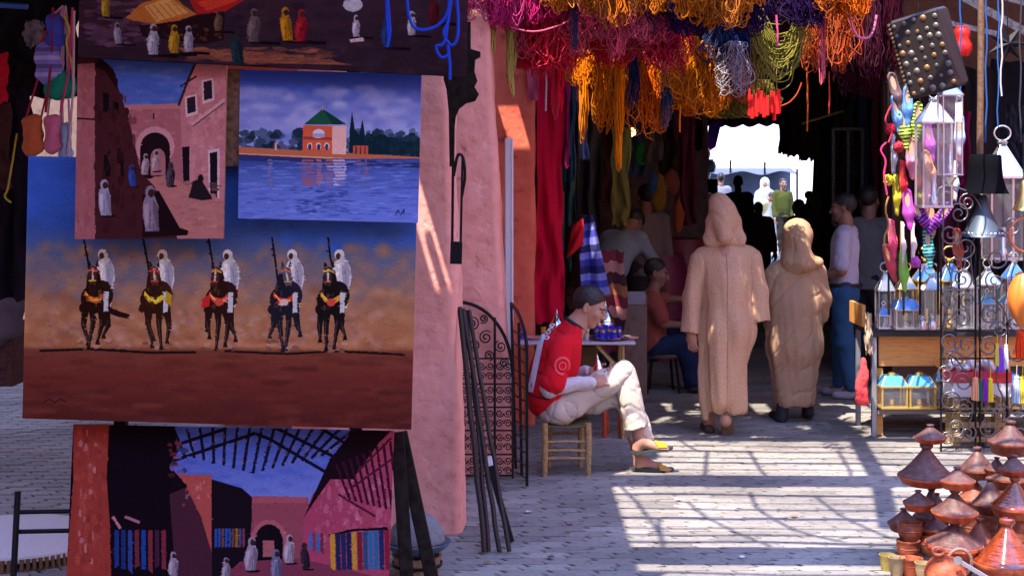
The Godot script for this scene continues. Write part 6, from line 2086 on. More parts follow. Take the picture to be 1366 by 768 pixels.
# lays a thin raised print on the camera-side face of a cloth: where(u, v) gives picture points on it
func print_on(mb: MB, mesh: ArrayMesh, where: Callable, nu: int, nv: int, s: float) -> void:
	var arr := mesh.surface_get_arrays(0)
	var vs: PackedVector3Array = arr[Mesh.ARRAY_VERTEX]
	var ns: PackedVector3Array = arr[Mesh.ARRAY_NORMAL]
	var first := mb.v.size()
	for j in nv + 1:
		for i in nu + 1:
			var q: Vector2 = where.call(float(i) / nu, float(j) / nv)
			var x := (q.x - 750.0) * s
			var y := (631.0 - q.y) * s
			var z := -9.0
			var wsum := 0.0
			var nn := Vector3.ZERO
			var zs := 0.0
			for k in vs.size():
				if ns[k].z < 0.05: continue
				var d := (vs[k].x - x) * (vs[k].x - x) + (vs[k].y - y) * (vs[k].y - y)
				if d < 0.0006:
					var w := 1.0 / (d + 0.00003) * (1.0 if vs[k].z > 0.0 else 0.001)
					wsum += w
					zs += vs[k].z * w
					nn += ns[k] * w
			if wsum > 0.0:
				z = zs / wsum
				nn = nn.normalized()
			else:
				z = 0.1
				nn = Vector3.BACK
			mb.vert(Vector3(x, y, z) + nn * 0.007, nn)
	for j in nv:
		for i in nu:
			var k := first + j * (nu + 1) + i
			mb.quad(k, k + 1, k + nu + 2, k + nu + 1)


func robed_woman_a(skin: Material) -> void:
	var D := 10.9
	var s := D / FOCAL
	var base := Vector3(P(962, 0, D).x, 0, -D)
	var t := thing("person", "woman in a peach hooded robe walking away, sole of one slipper raised", "person", base)
	var L := func(px: float, py: float, z: float) -> Vector3: return Vector3((px - 962.0) * s, (582.0 - py) * s, z)
	var body := MB.new()
	soft(body, [cone(L.call(966, 345, 0), L.call(967, 430, 0), 0.12, 0.12, 0.05), cone(L.call(966, 345, 0), L.call(965, 305, 0), 0.055, 0.055), cone(L.call(957, 450, 0), L.call(950, 545, -0.08), 0.08, 0.045), cone(L.call(975, 450, 0), L.call(967, 545, 0.06), 0.08, 0.045), cone(L.call(938, 345, 0), L.call(925, 405, 0), 0.05, 0.04), cone(L.call(925, 405, 0), L.call(922, 448, 0.03), 0.04, 0.028), cone(L.call(1000, 345, 0), L.call(1012, 400, 0), 0.05, 0.04), cone(L.call(1012, 400, 0), L.call(1010, 428, 0.0), 0.04, 0.03), cone(L.call(950, 540, -0.08), L.call(949, 568, -0.1), 0.042, 0.038), cone(L.call(949, 571, -0.1), L.call(948, 575, -0.24), 0.036, 0.03), cone(L.call(967, 540, 0.06), L.call(966, 562, 0.08), 0.042, 0.038), cone(L.call(966, 562, 0.08), L.call(970, 574, -0.05), 0.036, 0.03)], 0.016)
	body.add(head_mb, Transform3D(Basis(Vector3.UP, PI), L.call(965, 293, 0)))
	body.add(hand_mb, hand_frame(L.call(922, 446, 0.03), L.call(924, 470, 0.02), Vector3(0.6, 0, -0.8)))
	part("body", body, skin, t)
	var peach := cloth(lin(0.60, 0.37, 0.235))
	peach.albedo_texture = M.linen_tex
	peach.uv1_scale = Vector3.ONE * 2.2
	var mb := MB.new()
	soft(mb, [cone(L.call(938, 346, 0), L.call(999, 344, 0), 0.075, 0.075, 0.08), egg(L.call(968, 368, 0.0), Vector3(0.195, 0.24, 0.14), Basis(), 0.08), cone(L.call(968, 380, 0), L.call(969, 440, 0), 0.165, 0.185, 0.06), cone(L.call(969, 440, 0), L.call(964, 530, 0.01), 0.19, 0.150, 0.06), cone(L.call(950, 500, 0), L.call(946, 560, -0.02), 0.07, 0.06, 0.06), cone(L.call(975, 505, 0.02), L.call(984, 556, 0.05), 0.06, 0.05, 0.06)], 0.012, [[Vector3(0.22, -1, 0).normalized(), Vector3(0.22, -1, 0).normalized().dot(L.call(964, 556, 0))]], [cone(L.call(962, 556, 0), L.call(962, 600, 0), 0.1, 0.12)], robe_folds(1.0))
	var rb := part("robe", mb, peach, t)
	for q in [[L.call(936, 350, 0), L.call(924, 400, 0.0), L.call(920, 446, 0.03)], [L.call(1001, 348, 0), L.call(1011, 392, -0.01), L.call(1013, 430, 0.0)]]:
		mb = MB.new()
		var dn: Vector3 = (q[2] - q[1]).normalized()
		soft(mb, [cone(q[0], q[1], 0.085, 0.07, 0.04), cone(q[1], q[2], 0.07, 0.078, 0.04)], 0.012, [[dn, dn.dot(q[2])]], [cone(q[2] - dn * 0.06, q[2] + dn * 0.1, 0.055, 0.062)], robe_folds(5.0))
		part("sleeve", mb, peach, rb)
	mb = MB.new()
	var seam := []
	for i in 22:
		var y := lerpf(325, 545, i / 21.0)
		var want: Vector3 = L.call(967, y, 0)
		var best := -1.0
		var vs: PackedVector3Array = rb.mesh.surface_get_arrays(0)[Mesh.ARRAY_VERTEX]
		for v3 in vs:
			if absf(v3.x - want.x) < 0.012 and absf(v3.y - want.y) < 0.012 and v3.z > best: best = v3.z
		if best > 0.0: seam.append(Vector3(want.x, want.y, best + 0.0005))
	mb.tube(seam, 0.0028, 5)
	part("back_seam", mb, peach, rb)
	# pointed hood: crown, side drapes and the tail that falls down the back
	mb = MB.new()
	soft(mb, [egg(L.call(965, 292, 0.01), Vector3(0.108, 0.15, 0.13), Basis(), 0.05), cone(L.call(958, 272, 0.02), L.call(964, 316, 0.13), 0.07, 0.055, 0.05), cone(L.call(948, 300, 0.02), L.call(944, 318, 0.02), 0.042, 0.026, 0.05), cone(L.call(981, 298, 0.02), L.call(987, 316, 0.03), 0.042, 0.026, 0.05), cone(L.call(949, 324, 0.03), L.call(985, 324, 0.03), 0.052, 0.052, 0.06)], 0.010, [], [egg(L.call(965, 298, -0.16), Vector3(0.085, 0.12, 0.1))], func(p: Vector3, _n: Vector3) -> float: return -maxf(0.0, 0.22 - absf(noise.get_noise_3d(p.x * 6.0 + p.y * 3.0, p.y * 1.6, p.z * 4.0))) * 0.028)
	part("hood", mb, peach, rb)
	mb = MB.new()
	mb.lathe([Vector2(0.001, 0.0), Vector2(0.03, -0.004), Vector2(0.034, 0.0), Vector2(0.03, 0.004)], 8, Transform3D(Basis.from_scale(Vector3(0.3, 0.6, 0.3)), L.call(963, 290, 0.16)))
	# slippers: one flat, one with its sole turned to the camera
	mb = MB.new()
	soft(mb, [cone(L.call(948, 577, -0.06), L.call(946, 578, -0.26), 0.038, 0.034)], 0.012, [[Vector3.DOWN, -0.003]])
	part("slipper", mb, mat(lin(0.06, 0.04, 0.03), 0.7), t)
	var sb := MB.new()
	var c: Vector3 = L.call(969, 568, 0.06)
	var bx := Vector3(1, 0.1, 0.1).normalized()
	var by := Vector3(-0.12, 0.84, 0.52).normalized()
	var pts := []
	for k in 18:
		var a := TAU * k / 18.0
		pts.append(c + bx * cos(a) * (0.046 - 0.006 * sin(a)) + by * sin(a) * 0.128)
	sb.prism(pts, bx.cross(by).normalized() * -0.018)
	part("slipper", sb, textured(mat(lin(0.46, 0.3, 0.17), 0.85), M.fine, 9.0), t)


func robed_woman_b(skin: Material) -> void:
	var D := 11.5
	var s := D / FOCAL
	var base := Vector3(P(1062, 0, D).x, 0, -D)
	var t := thing("person", "shorter woman in a tan robe and headscarf walking away", "person", base)
	var L := func(px: float, py: float, z: float) -> Vector3: return Vector3((px - 1062.0) * s, (562.0 - py) * s, z)
	var body := MB.new()
	soft(body, [cone(L.call(1062, 365, 0), L.call(1060, 440, 0), 0.12, 0.13, 0.05), cone(L.call(1062, 360, 0), L.call(1064, 325, 0), 0.055, 0.055), cone(L.call(1050, 450, 0), L.call(1043, 545, 0.03), 0.08, 0.045), cone(L.call(1072, 450, 0), L.call(1078, 535, -0.08), 0.08, 0.045)], 0.02)
	body.add(head_mb, Transform3D(Basis(Vector3.UP, PI - 0.2).scaled(Vector3.ONE * 0.95), L.call(1064, 314, 0)))
	body.add(hand_mb, hand_frame(L.call(1098, 420, -0.06), L.call(1099, 440, -0.08), Vector3(-0.6, 0, -0.5)))
	part("body", body, skin, t)
	var tan_cloth := cloth(lin(0.46, 0.29, 0.18))
	tan_cloth.albedo_texture = M.linen_tex
	tan_cloth.uv1_scale = Vector3.ONE * 2.6
	var mb := MB.new()
	var fold := robe_folds(11.0)
	soft(mb, [cone(L.call(1037, 362, 0), L.call(1088, 360, 0), 0.075, 0.075, 0.08), egg(L.call(1060, 390, 0), Vector3(0.205, 0.26, 0.15), Basis(), 0.08), cone(L.call(1059, 410, 0), L.call(1059, 460, 0), 0.2, 0.205, 0.06), cone(L.call(1059, 460, 0), L.call(1060, 528, 0), 0.2, 0.155, 0.06)], 0.012, [[Vector3.DOWN, -0.125]], [cone(L.call(1060, 545, 0), L.call(1060, 590, 0), 0.12, 0.14)], func(p: Vector3, n: Vector3) -> float: return fold.call(p, n) * 0.7 - maxf(0.0, 0.2 - absf(noise.get_noise_3d(p.x * 2.0, p.y * 4.2 - p.x * 3.4 + absf(p.x) * 2.0, p.z * 2.0))) * 0.045)
	var rb := part("robe", mb, tan_cloth, t)
	for q in [[L.call(1034, 368, 0), L.call(1028, 415, -0.03), L.call(1034, 440, -0.14)], [L.call(1089, 364, 0), L.call(1096, 400, -0.02), L.call(1096, 424, -0.08)]]:
		mb = MB.new()
		soft(mb, [cone(q[0], q[1], 0.082, 0.072, 0.04), cone(q[1], q[2], 0.072, 0.068, 0.04)], 0.013, [], [], fold)
		part("sleeve", mb, tan_cloth, rb)
	mb = MB.new()
	soft(mb, [egg(L.call(1064, 314, 0.005), Vector3(0.12, 0.13, 0.13), Basis(), 0.04), cone(L.call(1066, 318, 0.08), L.call(1069, 350, 0.12), 0.06, 0.075, 0.05), cone(L.call(1050, 348, 0.09), L.call(1088, 350, 0.09), 0.045, 0.045, 0.06), cone(L.call(1062, 335, 0), L.call(1062, 352, 0.02), 0.11, 0.13, 0.04)], 0.010, [], [egg(L.call(1060, 316, -0.17), Vector3(0.08, 0.1, 0.1))], func(p: Vector3, _n: Vector3) -> float: return -maxf(0.0, 0.2 - absf(noise.get_noise_3d(p.x * 13.0, p.y * 2.5, p.z * 8.0))) * 0.03)
	part("headscarf", mb, cloth(lin(0.52, 0.32, 0.19)), rb)
	mb = MB.new()
	soft(mb, [cone(L.call(1041, 558, 0.04), L.call(1036, 559, -0.16), 0.04, 0.036), cone(L.call(1043, 540, 0.05), L.call(1042, 556, 0.05), 0.048, 0.045)], 0.013, [[Vector3.DOWN, -0.003]])
	part("shoe", mb, mat(lin(0.012, 0.014, 0.025), 0.7), t)
	mb = MB.new()
	soft(mb, [cone(L.call(1080, 553, -0.05), L.call(1088, 556, -0.28), 0.04, 0.036), cone(L.call(1080, 533, -0.06), L.call(1081, 552, -0.08), 0.048, 0.043)], 0.013, [[Vector3.DOWN, -0.003]])
	part("shoe", mb, mat(lin(0.012, 0.014, 0.025), 0.7), t)


func second_seated_man(skin: Material) -> void:
	var D := 13.0
	var s := D / FOCAL
	var base := Vector3(P(885, 0, D).x, 0, -D)
	var t := thing("person", "seated man in a brick red polo shirt and dark blue trousers", "person", base)
	var L := func(px: float, py: float, z: float) -> Vector3: return Vector3((px - 885.0) * s, (522.0 - py) * s, z)
	var body := MB.new()
	var sh: Vector3 = L.call(868, 398, 0.15)
	var el: Vector3 = L.call(882, 428, 0.2)
	var wr: Vector3 = L.call(912, 432, 0.1)
	soft(body, [cone(L.call(872, 455, 0), L.call(868, 405, 0), 0.12, 0.12, 0.05), cone(L.call(868, 395, 0), L.call(878, 372, 0), 0.055, 0.055), cone(sh, el, 0.045, 0.04), cone(el, wr, 0.04, 0.028), cone(L.call(873, 396, -0.16), L.call(892, 402, -0.2), 0.045, 0.04), cone(L.call(892, 402, -0.2), L.call(916, 401, -0.12), 0.04, 0.028), cone(L.call(873, 460, 0.09), L.call(912, 455, 0.1), 0.075, 0.055), cone(L.call(912, 455, 0.1), L.call(922, 512, 0.1), 0.05, 0.04), cone(L.call(873, 460, -0.09), L.call(912, 440, -0.1), 0.075, 0.055), cone(L.call(912, 440, -0.1), L.call(925, 512, -0.12), 0.05, 0.04)], 0.017)
	var hb := Basis(Vector3.UP, PI / 2 - 0.1) * Basis(Vector3.RIGHT, 0.2)
	body.add(head_mb, Transform3D(hb, L.call(876, 364, 0)))
	body.add(hand_mb, hand_frame(wr, wr + Vector3(0.08, 0.0, -0.02), Vector3(0, -1, -0.3)))
	part("body", body, skin, t)
	var mb := MB.new()
	mb.add(hair_mb, Transform3D(hb, L.call(876, 364, 0)))
	part("hair", mb, M.black_hair, t)
	mb = MB.new()
	soft(mb, [egg(L.call(867, 425, 0), Vector3(0.15, 0.24, 0.19), Basis(Vector3.BACK, -0.1), 0.06), cone(sh, L.call(871, 396, -0.16), 0.062, 0.06, 0.06), cone(sh, sh.lerp(el, 0.75), 0.07, 0.074, 0.04), cone(L.call(873, 396, -0.16), L.call(886, 401, -0.19), 0.068, 0.07, 0.04), cone(L.call(868, 455, 0.05), L.call(868, 455, -0.05), 0.13, 0.13, 0.05)], 0.015, [[Vector3.UP, (522 - 386) * s]], [], creases(11.0, 0.018, 1.5))
	part("shirt", mb, cloth(lin(0.3, 0.075, 0.06)), t)
	mb = MB.new()
	soft(mb, [cone(L.call(873, 462, 0.08), L.call(912, 456, 0.1), 0.1, 0.078, 0.04), cone(L.call(912, 456, 0.1), L.call(922, 505, 0.1), 0.076, 0.066, 0.03), cone(L.call(873, 462, -0.08), L.call(912, 440, -0.1), 0.1, 0.078, 0.04), cone(L.call(912, 440, -0.1), L.call(924, 505, -0.12), 0.076, 0.066, 0.03)], 0.016, [], [], creases(11.0, 0.016, 1.0))
	part("trousers", mb, cloth(lin(0.02, 0.035, 0.09)), t)
	for z in [0.1, -0.12]:
		mb = MB.new()
		soft(mb, [cone(L.call(920, 516, z), L.call(942, 517, z), 0.036, 0.032)], 0.014, [[Vector3.DOWN, -0.003]])
		part("shoe", mb, M.black_leather, t)
	var st := thing("stool", "low dark stool under the man in the brick red shirt", "stool", base)
	mb = MB.new()
	mb.lathe([Vector2(0.001, 0.30), Vector2(0.17, 0.30), Vector2(0.18, 0.315), Vector2(0.17, 0.335), Vector2(0.001, 0.34)], 20, Transform3D(Basis(), L.call(882, 522, 0)))
	part("seat", mb, M.roof, st)
	for q in [[862, 0.12], [905, 0.12], [868, -0.12], [900, -0.12]]:
		mb = MB.new()
		mb.tube([L.call(q[0], 522, q[1]), L.call(lerpf(q[0], 884, 0.25), 476, q[1] * 0.8)], 0.012, 6)
		part("leg", mb, M.iron, st)


# ---------- glass lanterns: w wide, body and roof heights, ring handle
func lantern(label: String, at: Vector3, w: float, hb: float, hr: float, ring: float, roof: Material, frame: Material, flat_top := 0.12, grp := "glass lanterns on the stall", turn := 0.0) -> Node3D:
	var t := thing("glass_lantern", label, "lantern", at, grp)
	t.rotation.y = turn
	var h := w * 0.5
	var e := maxf(0.007, w * 0.07)
	var mb := MB.new()
	mb.box(Vector3(0, e * 0.6, 0), Vector3(w * 1.04, e * 1.2, w * 1.04), Basis(), 0.002)
	part("base", mb, frame, t)
	for sx in [-1, 1]:
		for sz in [-1, 1]:
			mb = MB.new()
			mb.box(Vector3(sx * (h - e * 0.5), hb * 0.5 + e * 0.6, sz * (h - e * 0.5)), Vector3(e, hb - e * 1.25, e), Basis(), 0.0015)
			part("corner_post", mb, frame, t)
	for k in 4:
		mb = MB.new()
		var b := Basis(Vector3.UP, k * PI / 2)
		mb.box(b * Vector3(0, hb * 0.5 + e * 0.6, h - e * 0.5), Vector3(w - e * 2.06, hb - e * 1.3, 0.003), b, 0.0005)
		part("pane", mb, M.glass, t)
	mb = MB.new()
	mb.box(Vector3(0, hb + e * 0.5, 0), Vector3(w * 1.08, e, w * 1.08), Basis(), 0.002)
	part("eaves", mb, frame, t)
	mb = MB.new()
	var y0 := hb + e * 1.05
	var tt := h * flat_top
	for k in 4:
		var b := Basis(Vector3.UP, k * PI / 2)
		var n := (b * Vector3(0, h - tt, hr)).normalized()
		var q := [b * Vector3(-h, y0, h), b * Vector3(h, y0, h), b * Vector3(tt, y0 + hr, tt), b * Vector3(-tt, y0 + hr, tt)]
		mb.quad(mb.vert(q[0], n), mb.vert(q[1], n), mb.vert(q[2], n), mb.vert(q[3], n))
	mb.poly([Vector3(-tt, y0 + hr, tt), Vector3(tt, y0 + hr, tt), Vector3(tt, y0 + hr, -tt), Vector3(-tt, y0 + hr, -tt)], Vector3.UP)
	var rf := part("roof", mb, roof, t)
	for k in 4:
		mb = MB.new()
		var b := Basis(Vector3.UP, k * PI / 2)
		mb.tube([b * Vector3(h, y0, h), b * Vector3(tt, y0 + hr, tt)], e * 0.4, 5)
		part("hip_bead", mb, frame, rf)
	mb = MB.new()
	mb.lathe([Vector2(0, y0 + hr), Vector2(w * 0.14, y0 + hr), Vector2(w * 0.16, y0 + hr + e), Vector2(w * 0.08, y0 + hr + e * 1.8), Vector2(0, y0 + hr + e * 2.0)], 12)
	part("cap", mb, frame, t)
	if ring > 0.0:
		mb = MB.new()
		var rp := []
		for i in 20: rp.append(Vector3(cos(TAU * i / 20.0) * ring, y0 + hr + e * 1.6 + ring * 0.9 + sin(TAU * i / 20.0) * ring * 0.9, 0))
		mb.tube(rp, maxf(0.005, ring * 0.12), 6, true)
		part("ring", mb, frame, t)
	mb = MB.new()
	mb.lathe([Vector2(0, e * 1.25), Vector2(w * 0.16, e * 1.25), Vector2(w * 0.16, hb * 0.12), Vector2(w * 0.1, hb * 0.14), Vector2(w * 0.1, hb * 0.4), Vector2(0, hb * 0.4)], 10)
	part("candle_cup", mb, frame, t)
	return t


func px_lantern(label: String, x: float, yb: float, ye: float, ya: float, yr: float, w: float, d: float, roof: Material, frame: Material, flat_top := 0.12, grp := "glass lanterns on the stall", turn := 0.0) -> Node3D:
	var s := d / FOCAL
	var at := P(x, yb, d)
	return lantern(label, at, w * s, (yb - ye) * s, (ye - ya) * s, maxf(0.0, (ya - yr) * s * 0.5), roof, frame, flat_top, grp, turn)


func scroll_part(t: Node3D, cx: float, cy: float, r: float, a0: float, dir: float, d: float, m: Material, thick := 0.006, turns := 1.6) -> void:
	var mb := MB.new()
	var s := d / FOCAL
	mb.tube(spiral(P(cx, cy, d) - t.position, r * s, turns, a0, dir, Vector3.RIGHT, Vector3.UP, 22), thick, 5)
	part("scroll", mb, m, t)


func tassel(label: String, x: float, y0: float, y1: float, w: float, d: float, c: Color) -> void:
	var t := thing("tassel", label, "tassel", P(x, y1, d), "coloured tassels on the iron stand")
	var s := d / FOCAL
	var h := (y1 - y0) * s
	var r := w * s * 0.5
	var m := cloth(c)
	var mb := MB.new()
	for i in 26:
		var a := TAU * i * 0.382
		var q := sqrt((i + 0.5) / 26.0)
		var o := Vector3(cos(a), 0, sin(a)) * r * q
		mb.tube([Vector3(o.x * 0.7, h * 0.8, o.z * 0.7), o + Vector3(0, h * 0.4, 0), o * 1.05 + Vector3(0, 0.004 * (i % 3), 0)], r * 0.24, 5)
	part("fringe", mb, m, t)
	mb = MB.new()
	mb.lathe([Vector2(0, h * 0.78), Vector2(r * 0.9, h * 0.78), Vector2(r * 0.75, h * 0.86), Vector2(r * 0.9, h * 0.92), Vector2(0, h)], 10)
	part("knot", mb, m, t)
	mb = MB.new()
	mb.tube([Vector3(0, h * 0.98, 0), Vector3(0.002, h * 1.35, 0)], 0.003, 4)
	part("loop", mb, m, t)


func build_lantern_stall() -> void:
	var D := 10.8
	var blue_tin := mat(lin(0.06, 0.2, 0.62), 0.3, 0.2)
	var sky_tin := mat(lin(0.08, 0.36, 0.6), 0.3, 0.2)
	var tin := mat(lin(0.62, 0.64, 0.68), 0.25, 0.85)
	var gold := mat(lin(0.75, 0.52, 0.14), 0.3, 0.7)
	var black_edge := mat(lin(0.02, 0.025, 0.035), 0.4)
	var orange := textured(mat(lin(0.78, 0.36, 0.09), 0.55), M.paver_tex, 1.6)
	orange.uv1_scale = Vector3(0.4, 5.0, 5.0)
	var ty := P(0, 441, D).y
	var sy := P(0, 546, D).y
	var tb := thing("display_table", "orange wooden display table with black edge and lower shelf", "table", Vector3(P(1270, 0, 11.0).x, 0, -11.0))
	var o := tb.position
	var x0 := P(1163, 0, D).x - o.x
	var x1 := P(1420, 0, D).x - o.x
	var mb := MB.new()
	mb.box(Vector3((x0 + x1) * 0.5, ty - 0.02, -0.06), Vector3(x1 - x0, 0.04, 0.56), Basis(), 0.004)
	part("tabletop", mb, black_edge, tb)
	mb = MB.new()
	mb.box(Vector3((x0 + x1) * 0.5 + 0.02, ty - 0.155, 0.12), Vector3(x1 - x0 - 0.1, 0.22, 0.03), Basis(), 0.004)
	part("apron", mb, orange, tb)
	mb = MB.new()
	mb.box(Vector3((x0 + x1) * 0.5, sy - 0.02, -0.06), Vector3(x1 - x0 - 0.1, 0.035, 0.5), Basis(), 0.004)
	part("shelf", mb, mat(lin(0.25, 0.26, 0.3), 0.5), tb)
	for q in [[x0 + 0.02, 0.19], [x1 - 0.02, 0.19], [x0 + 0.02, -0.3], [x1 - 0.02, -0.3]]:
		mb = MB.new()
		mb.box(Vector3(q[0], (ty - 0.045) * 0.5, q[1]), Vector3(0.035, ty - 0.045, 0.035), Basis(), 0.003)
		part("leg", mb, mat(lin(0.3, 0.33, 0.4), 0.35, 0.5), tb)
	mb = MB.new()
	mb.box(Vector3(x0 + 0.08, (ty - 0.28) * 0.5, 0.1), Vector3(0.05, ty - 0.28, 0.04))
	part("inner_leg", mb, orange, tb)
	mb = MB.new()
	mb.box(Vector3(x0 - 0.02, ty - 0.02 + 0.11, -0.15), Vector3(0.03, 0.16, 0.4))
	part("end_board", mb, orange, tb)
	# lanterns standing on the table, left to right
	px_lantern("plain tin roofed lantern at the table's left end", 1181, 438, 388, 366, 353, 22, 11.0, tin, tin)
	px_lantern("plain tin roofed lantern second from the left end", 1209, 438, 386, 366, 353, 24, 11.05, tin, gold)
	px_lantern("smallest lantern with blue pointed roof at the table's front left", 1179, 438, 421, 410, 405, 15, 10.72, blue_tin, tin)
	px_lantern("wide squat lantern with blue hipped roof at table front", 1208, 438, 413, 402, 402, 33, 10.74, blue_tin, tin, 0.7)
	px_lantern("tall lantern with steep blue roof and large ring, left one", 1236, 437, 375, 351, 333, 30, 11.1, blue_tin, gold)
	px_lantern("tin lantern with ring in front of the left blue roof", 1243, 438, 387, 371, 353, 25, 10.8, tin, tin)
	px_lantern("tall lantern with steep blue roof behind the iron scrolls", 1268, 437, 375, 351, 332, 30, 11.1, blue_tin, gold)
	px_lantern("tin lantern right of the two steep blue roofs", 1287, 438, 384, 364, 350, 28, 10.85, tin, tin)
	px_lantern("small pale blue roofed lantern beside the bell stand", 1317, 438, 405, 393, 388, 18, 10.75, sky_tin, tin)
	px_lantern("tin lantern behind the small pale blue roof", 1318, 437, 380, 362, 350, 30, 11.1, tin, tin)
	px_lantern("blue roofed lantern under the orange leather lamp", 1350, 438, 404, 388, 378, 26, 10.85, sky_tin, tin)
	px_lantern("blue roofed lantern at the table's right end", 1353, 437, 372, 352, 340, 26, 11.15, blue_tin, tin)
	for x in [1231.0, 1244.0]:
		mb = MB.new()
		mb.lathe([Vector2(0, 0), Vector2(0.028, 0), Vector2(0.03, 0.05), Vector2(0.012, 0.07), Vector2(0.02, 0.085), Vector2(0.012, 0.1), Vector2(0.0, 0.102)], 14)
		solo("glass_bottle", "small tin and glass bottle at the table front, %s one" % ("left" if x < 1240 else "right"), "bottle", mb, tin, "small bottles on the table", P(x, 439.5, 10.62))
	# lower shelf
	var yl := 543.0
	px_lantern("gold framed lantern with turquoise roof on shelf's left", 1190, yl, 515, 503, 503, 35, 10.78, sky_tin, gold, 0.6, "gold lanterns on the shelf")
	px_lantern("gold framed lantern with turquoise roof, second on shelf", 1227, yl, 515, 503, 503, 35, 10.78, sky_tin, gold, 0.6, "gold lanterns on the shelf")
	px_lantern("gold framed lantern with pointed turquoise roof and ring", 1256, yl, 508, 494, 478, 20, 10.85, sky_tin, gold, 0.15, "gold lanterns on the shelf")
	px_lantern("gold framed lantern on the shelf behind the tassels", 1302, yl, 512, 500, 494, 30, 10.85, sky_tin, gold, 0.6, "gold lanterns on the shelf")
	px_lantern("gold framed lantern at the shelf's right end", 1345, yl, 512, 500, 494, 32, 10.85, sky_tin, gold, 0.6, "gold lanterns on the shelf")
	# red and white box of foil wrapped goods on a crate
	var bx := thing("striped_box", "white box with a red stripe in front of the shelf", "box", P(1304, 527, 10.5))
	var bw := 80 * 10.5 / FOCAL
	mb = MB.new()
	mb.box(Vector3(0, 0.05, 0), Vector3(bw, 0.1, 0.2), Basis(), 0.006)
	part("carton", mb, mat(lin(0.62, 0.62, 0.68), 0.6), bx)
	mb = MB.new()
	mb.box(Vector3(0, 0.137, 0), Vector3(bw * 1.02, 0.07, 0.21), Basis(), 0.006)
	part("red_rim", mb, mat(lin(0.65, 0.03, 0.04), 0.5), bx)
	for i in 12:
		var q := MB.new()
		soft(q, [egg(Vector3(-bw * 0.46 + bw * 0.92 * i / 11.0, 0.2 + 0.02 * sin(i * 2.0), 0.03 * sin(i * 5.0)), Vector3(0.03, 0.03 + 0.012 * (i % 3), 0.045))], 0.009, [], [], creases(40.0, 0.012, 1.0))
		solo("foil_bundle", "crumpled silver bundle in the striped box, %s from the left" % ORD[i], "bundle", q, mat(lin(0.7, 0.72, 0.78), 0.3, 0.5), "silver bundles in the striped box", bx.position)
	var crt := thing("slatted_crate", "weathered slatted crate under the striped box", "crate", Vector3(bx.position.x, 0, bx.position.z))
	var ch := bx.position.y - 0.006
	for sx in [-0.17, 0.0, 0.17]:
		for sz in [-0.09, 0.09]:
			mb = MB.new()
			mb.box(Vector3(sx, ch * 0.5, sz), Vector3(0.045, ch, 0.03))
			part("post", mb, M.pale_wood if sx != 0.0 else M.rust, crt)
	for y in [0.06, 0.16, 0.26]:
		for sz in [-0.115, 0.115]:
			mb = MB.new()
			mb.box(Vector3(0, y, sz), Vector3(0.42, 0.04, 0.016))
			part("slat", mb, M.pale_wood, crt)
	# hanging lanterns
	px_lantern("long glass lantern hanging among the slippers", 1246, 277, 165, 138, 126, 40, 9.9, tin, tin, 0.15, "glass lanterns hanging over the stall")
	px_lantern("narrow glass lantern with a pointed foot hanging in front", 1268, 234, 128, 112, 104, 27, 9.6, tin, tin, 0.15, "glass lanterns hanging over the stall")
	mb = MB.new()
	mb.lathe([Vector2(0.001, -0.075), Vector2(0.012, -0.06), Vector2(0.055, -0.008), Vector2(0.0, -0.006)], 4, Transform3D(Basis(Vector3.UP, PI / 4), P(1268, 234, 9.6)))
	solo("lantern_foot_drop", "pyramid drop under the narrow hanging lantern", "ornament", mb, tin)
	px_lantern("largest glass lantern hanging at the right behind the black bell", 1338, 346, 238, 196, 174, 46, 10.62, tin, tin, 0.12, "glass lanterns hanging over the stall")
	# black felt bell and steel cone on the iron stand
	var bl := thing("bell_shade", "black flared bell shaped lamp shade above the steel cone", "lamp shade", P(1315, 258, 10.3))
	mb = MB.new()
	mb.lathe([Vector2(0.0, 0.268), Vector2(0.095, 0.268), Vector2(0.108, 0.258), Vector2(0.112, 0.18), Vector2(0.12, 0.1), Vector2(0.138, 0.04), Vector2(0.158, 0.0), Vector2(0.152, 0.0), Vector2(0.13, 0.04), Vector2(0.11, 0.12), Vector2(0.1, 0.25), Vector2(0, 0.256)], 32)
	var felt := mat(lin(0.005, 0.005, 0.007), 1.0)
	felt.metallic_specular = 0.08
	part("shade", mb, felt, bl)
	var sc := thing("cone_shade", "grey steel cone lamp shade with pierced rim", "lamp shade", P(1312, 316, 10.3))
	mb = MB.new()
	mb.lathe([Vector2(0.02, 0.29), Vector2(0.026, 0.28), Vector2(0.04, 0.22), Vector2(0.075, 0.13), Vector2(0.12, 0.05), Vector2(0.152, 0.004), Vector2(0.146, 0.004), Vector2(0.115, 0.05), Vector2(0.07, 0.13), Vector2(0.03, 0.23)], 32)
	part("cone", mb, mat(lin(0.07, 0.1, 0.14), 0.5, 0.4), sc)
	for i in 26:
		var a := TAU * i / 26.0
		mb = MB.new()
		mb.lathe([Vector2(0.0, 0.006), Vector2(0.008, 0.004), Vector2(0.01, 0.0)], 6, Transform3D(Basis(Vector3(cos(a + PI / 2), 0, sin(a + PI / 2)), -1.0), Vector3(cos(a) * 0.136, 0.028, sin(a) * 0.136)))
		part("rim_stud", mb, M.steel, sc)
	# wrought iron stand with scrolls
	var iron := mat(lin(0.16, 0.16, 0.18), 0.32, 0.75)
	var D2 := 10.25
	var st := thing("iron_stand", "tall wrought iron stand of silvery scrolls before the lantern table", "stand", Vector3(P(1310, 0, D2).x, 0, -D2))
	for q in [[1256, 300], [1302, 330], [1308, 325], [1344, 430], [1372, 240]]:
		mb = MB.new()
		var a := P(q[0], q[1], D2) - st.position
		mb.tube([Vector3(a.x, 0.0, 0), Vector3(a.x, a.y * 0.5, 0), a], 0.0075, 6)
		part("upright", mb, M.iron, st)
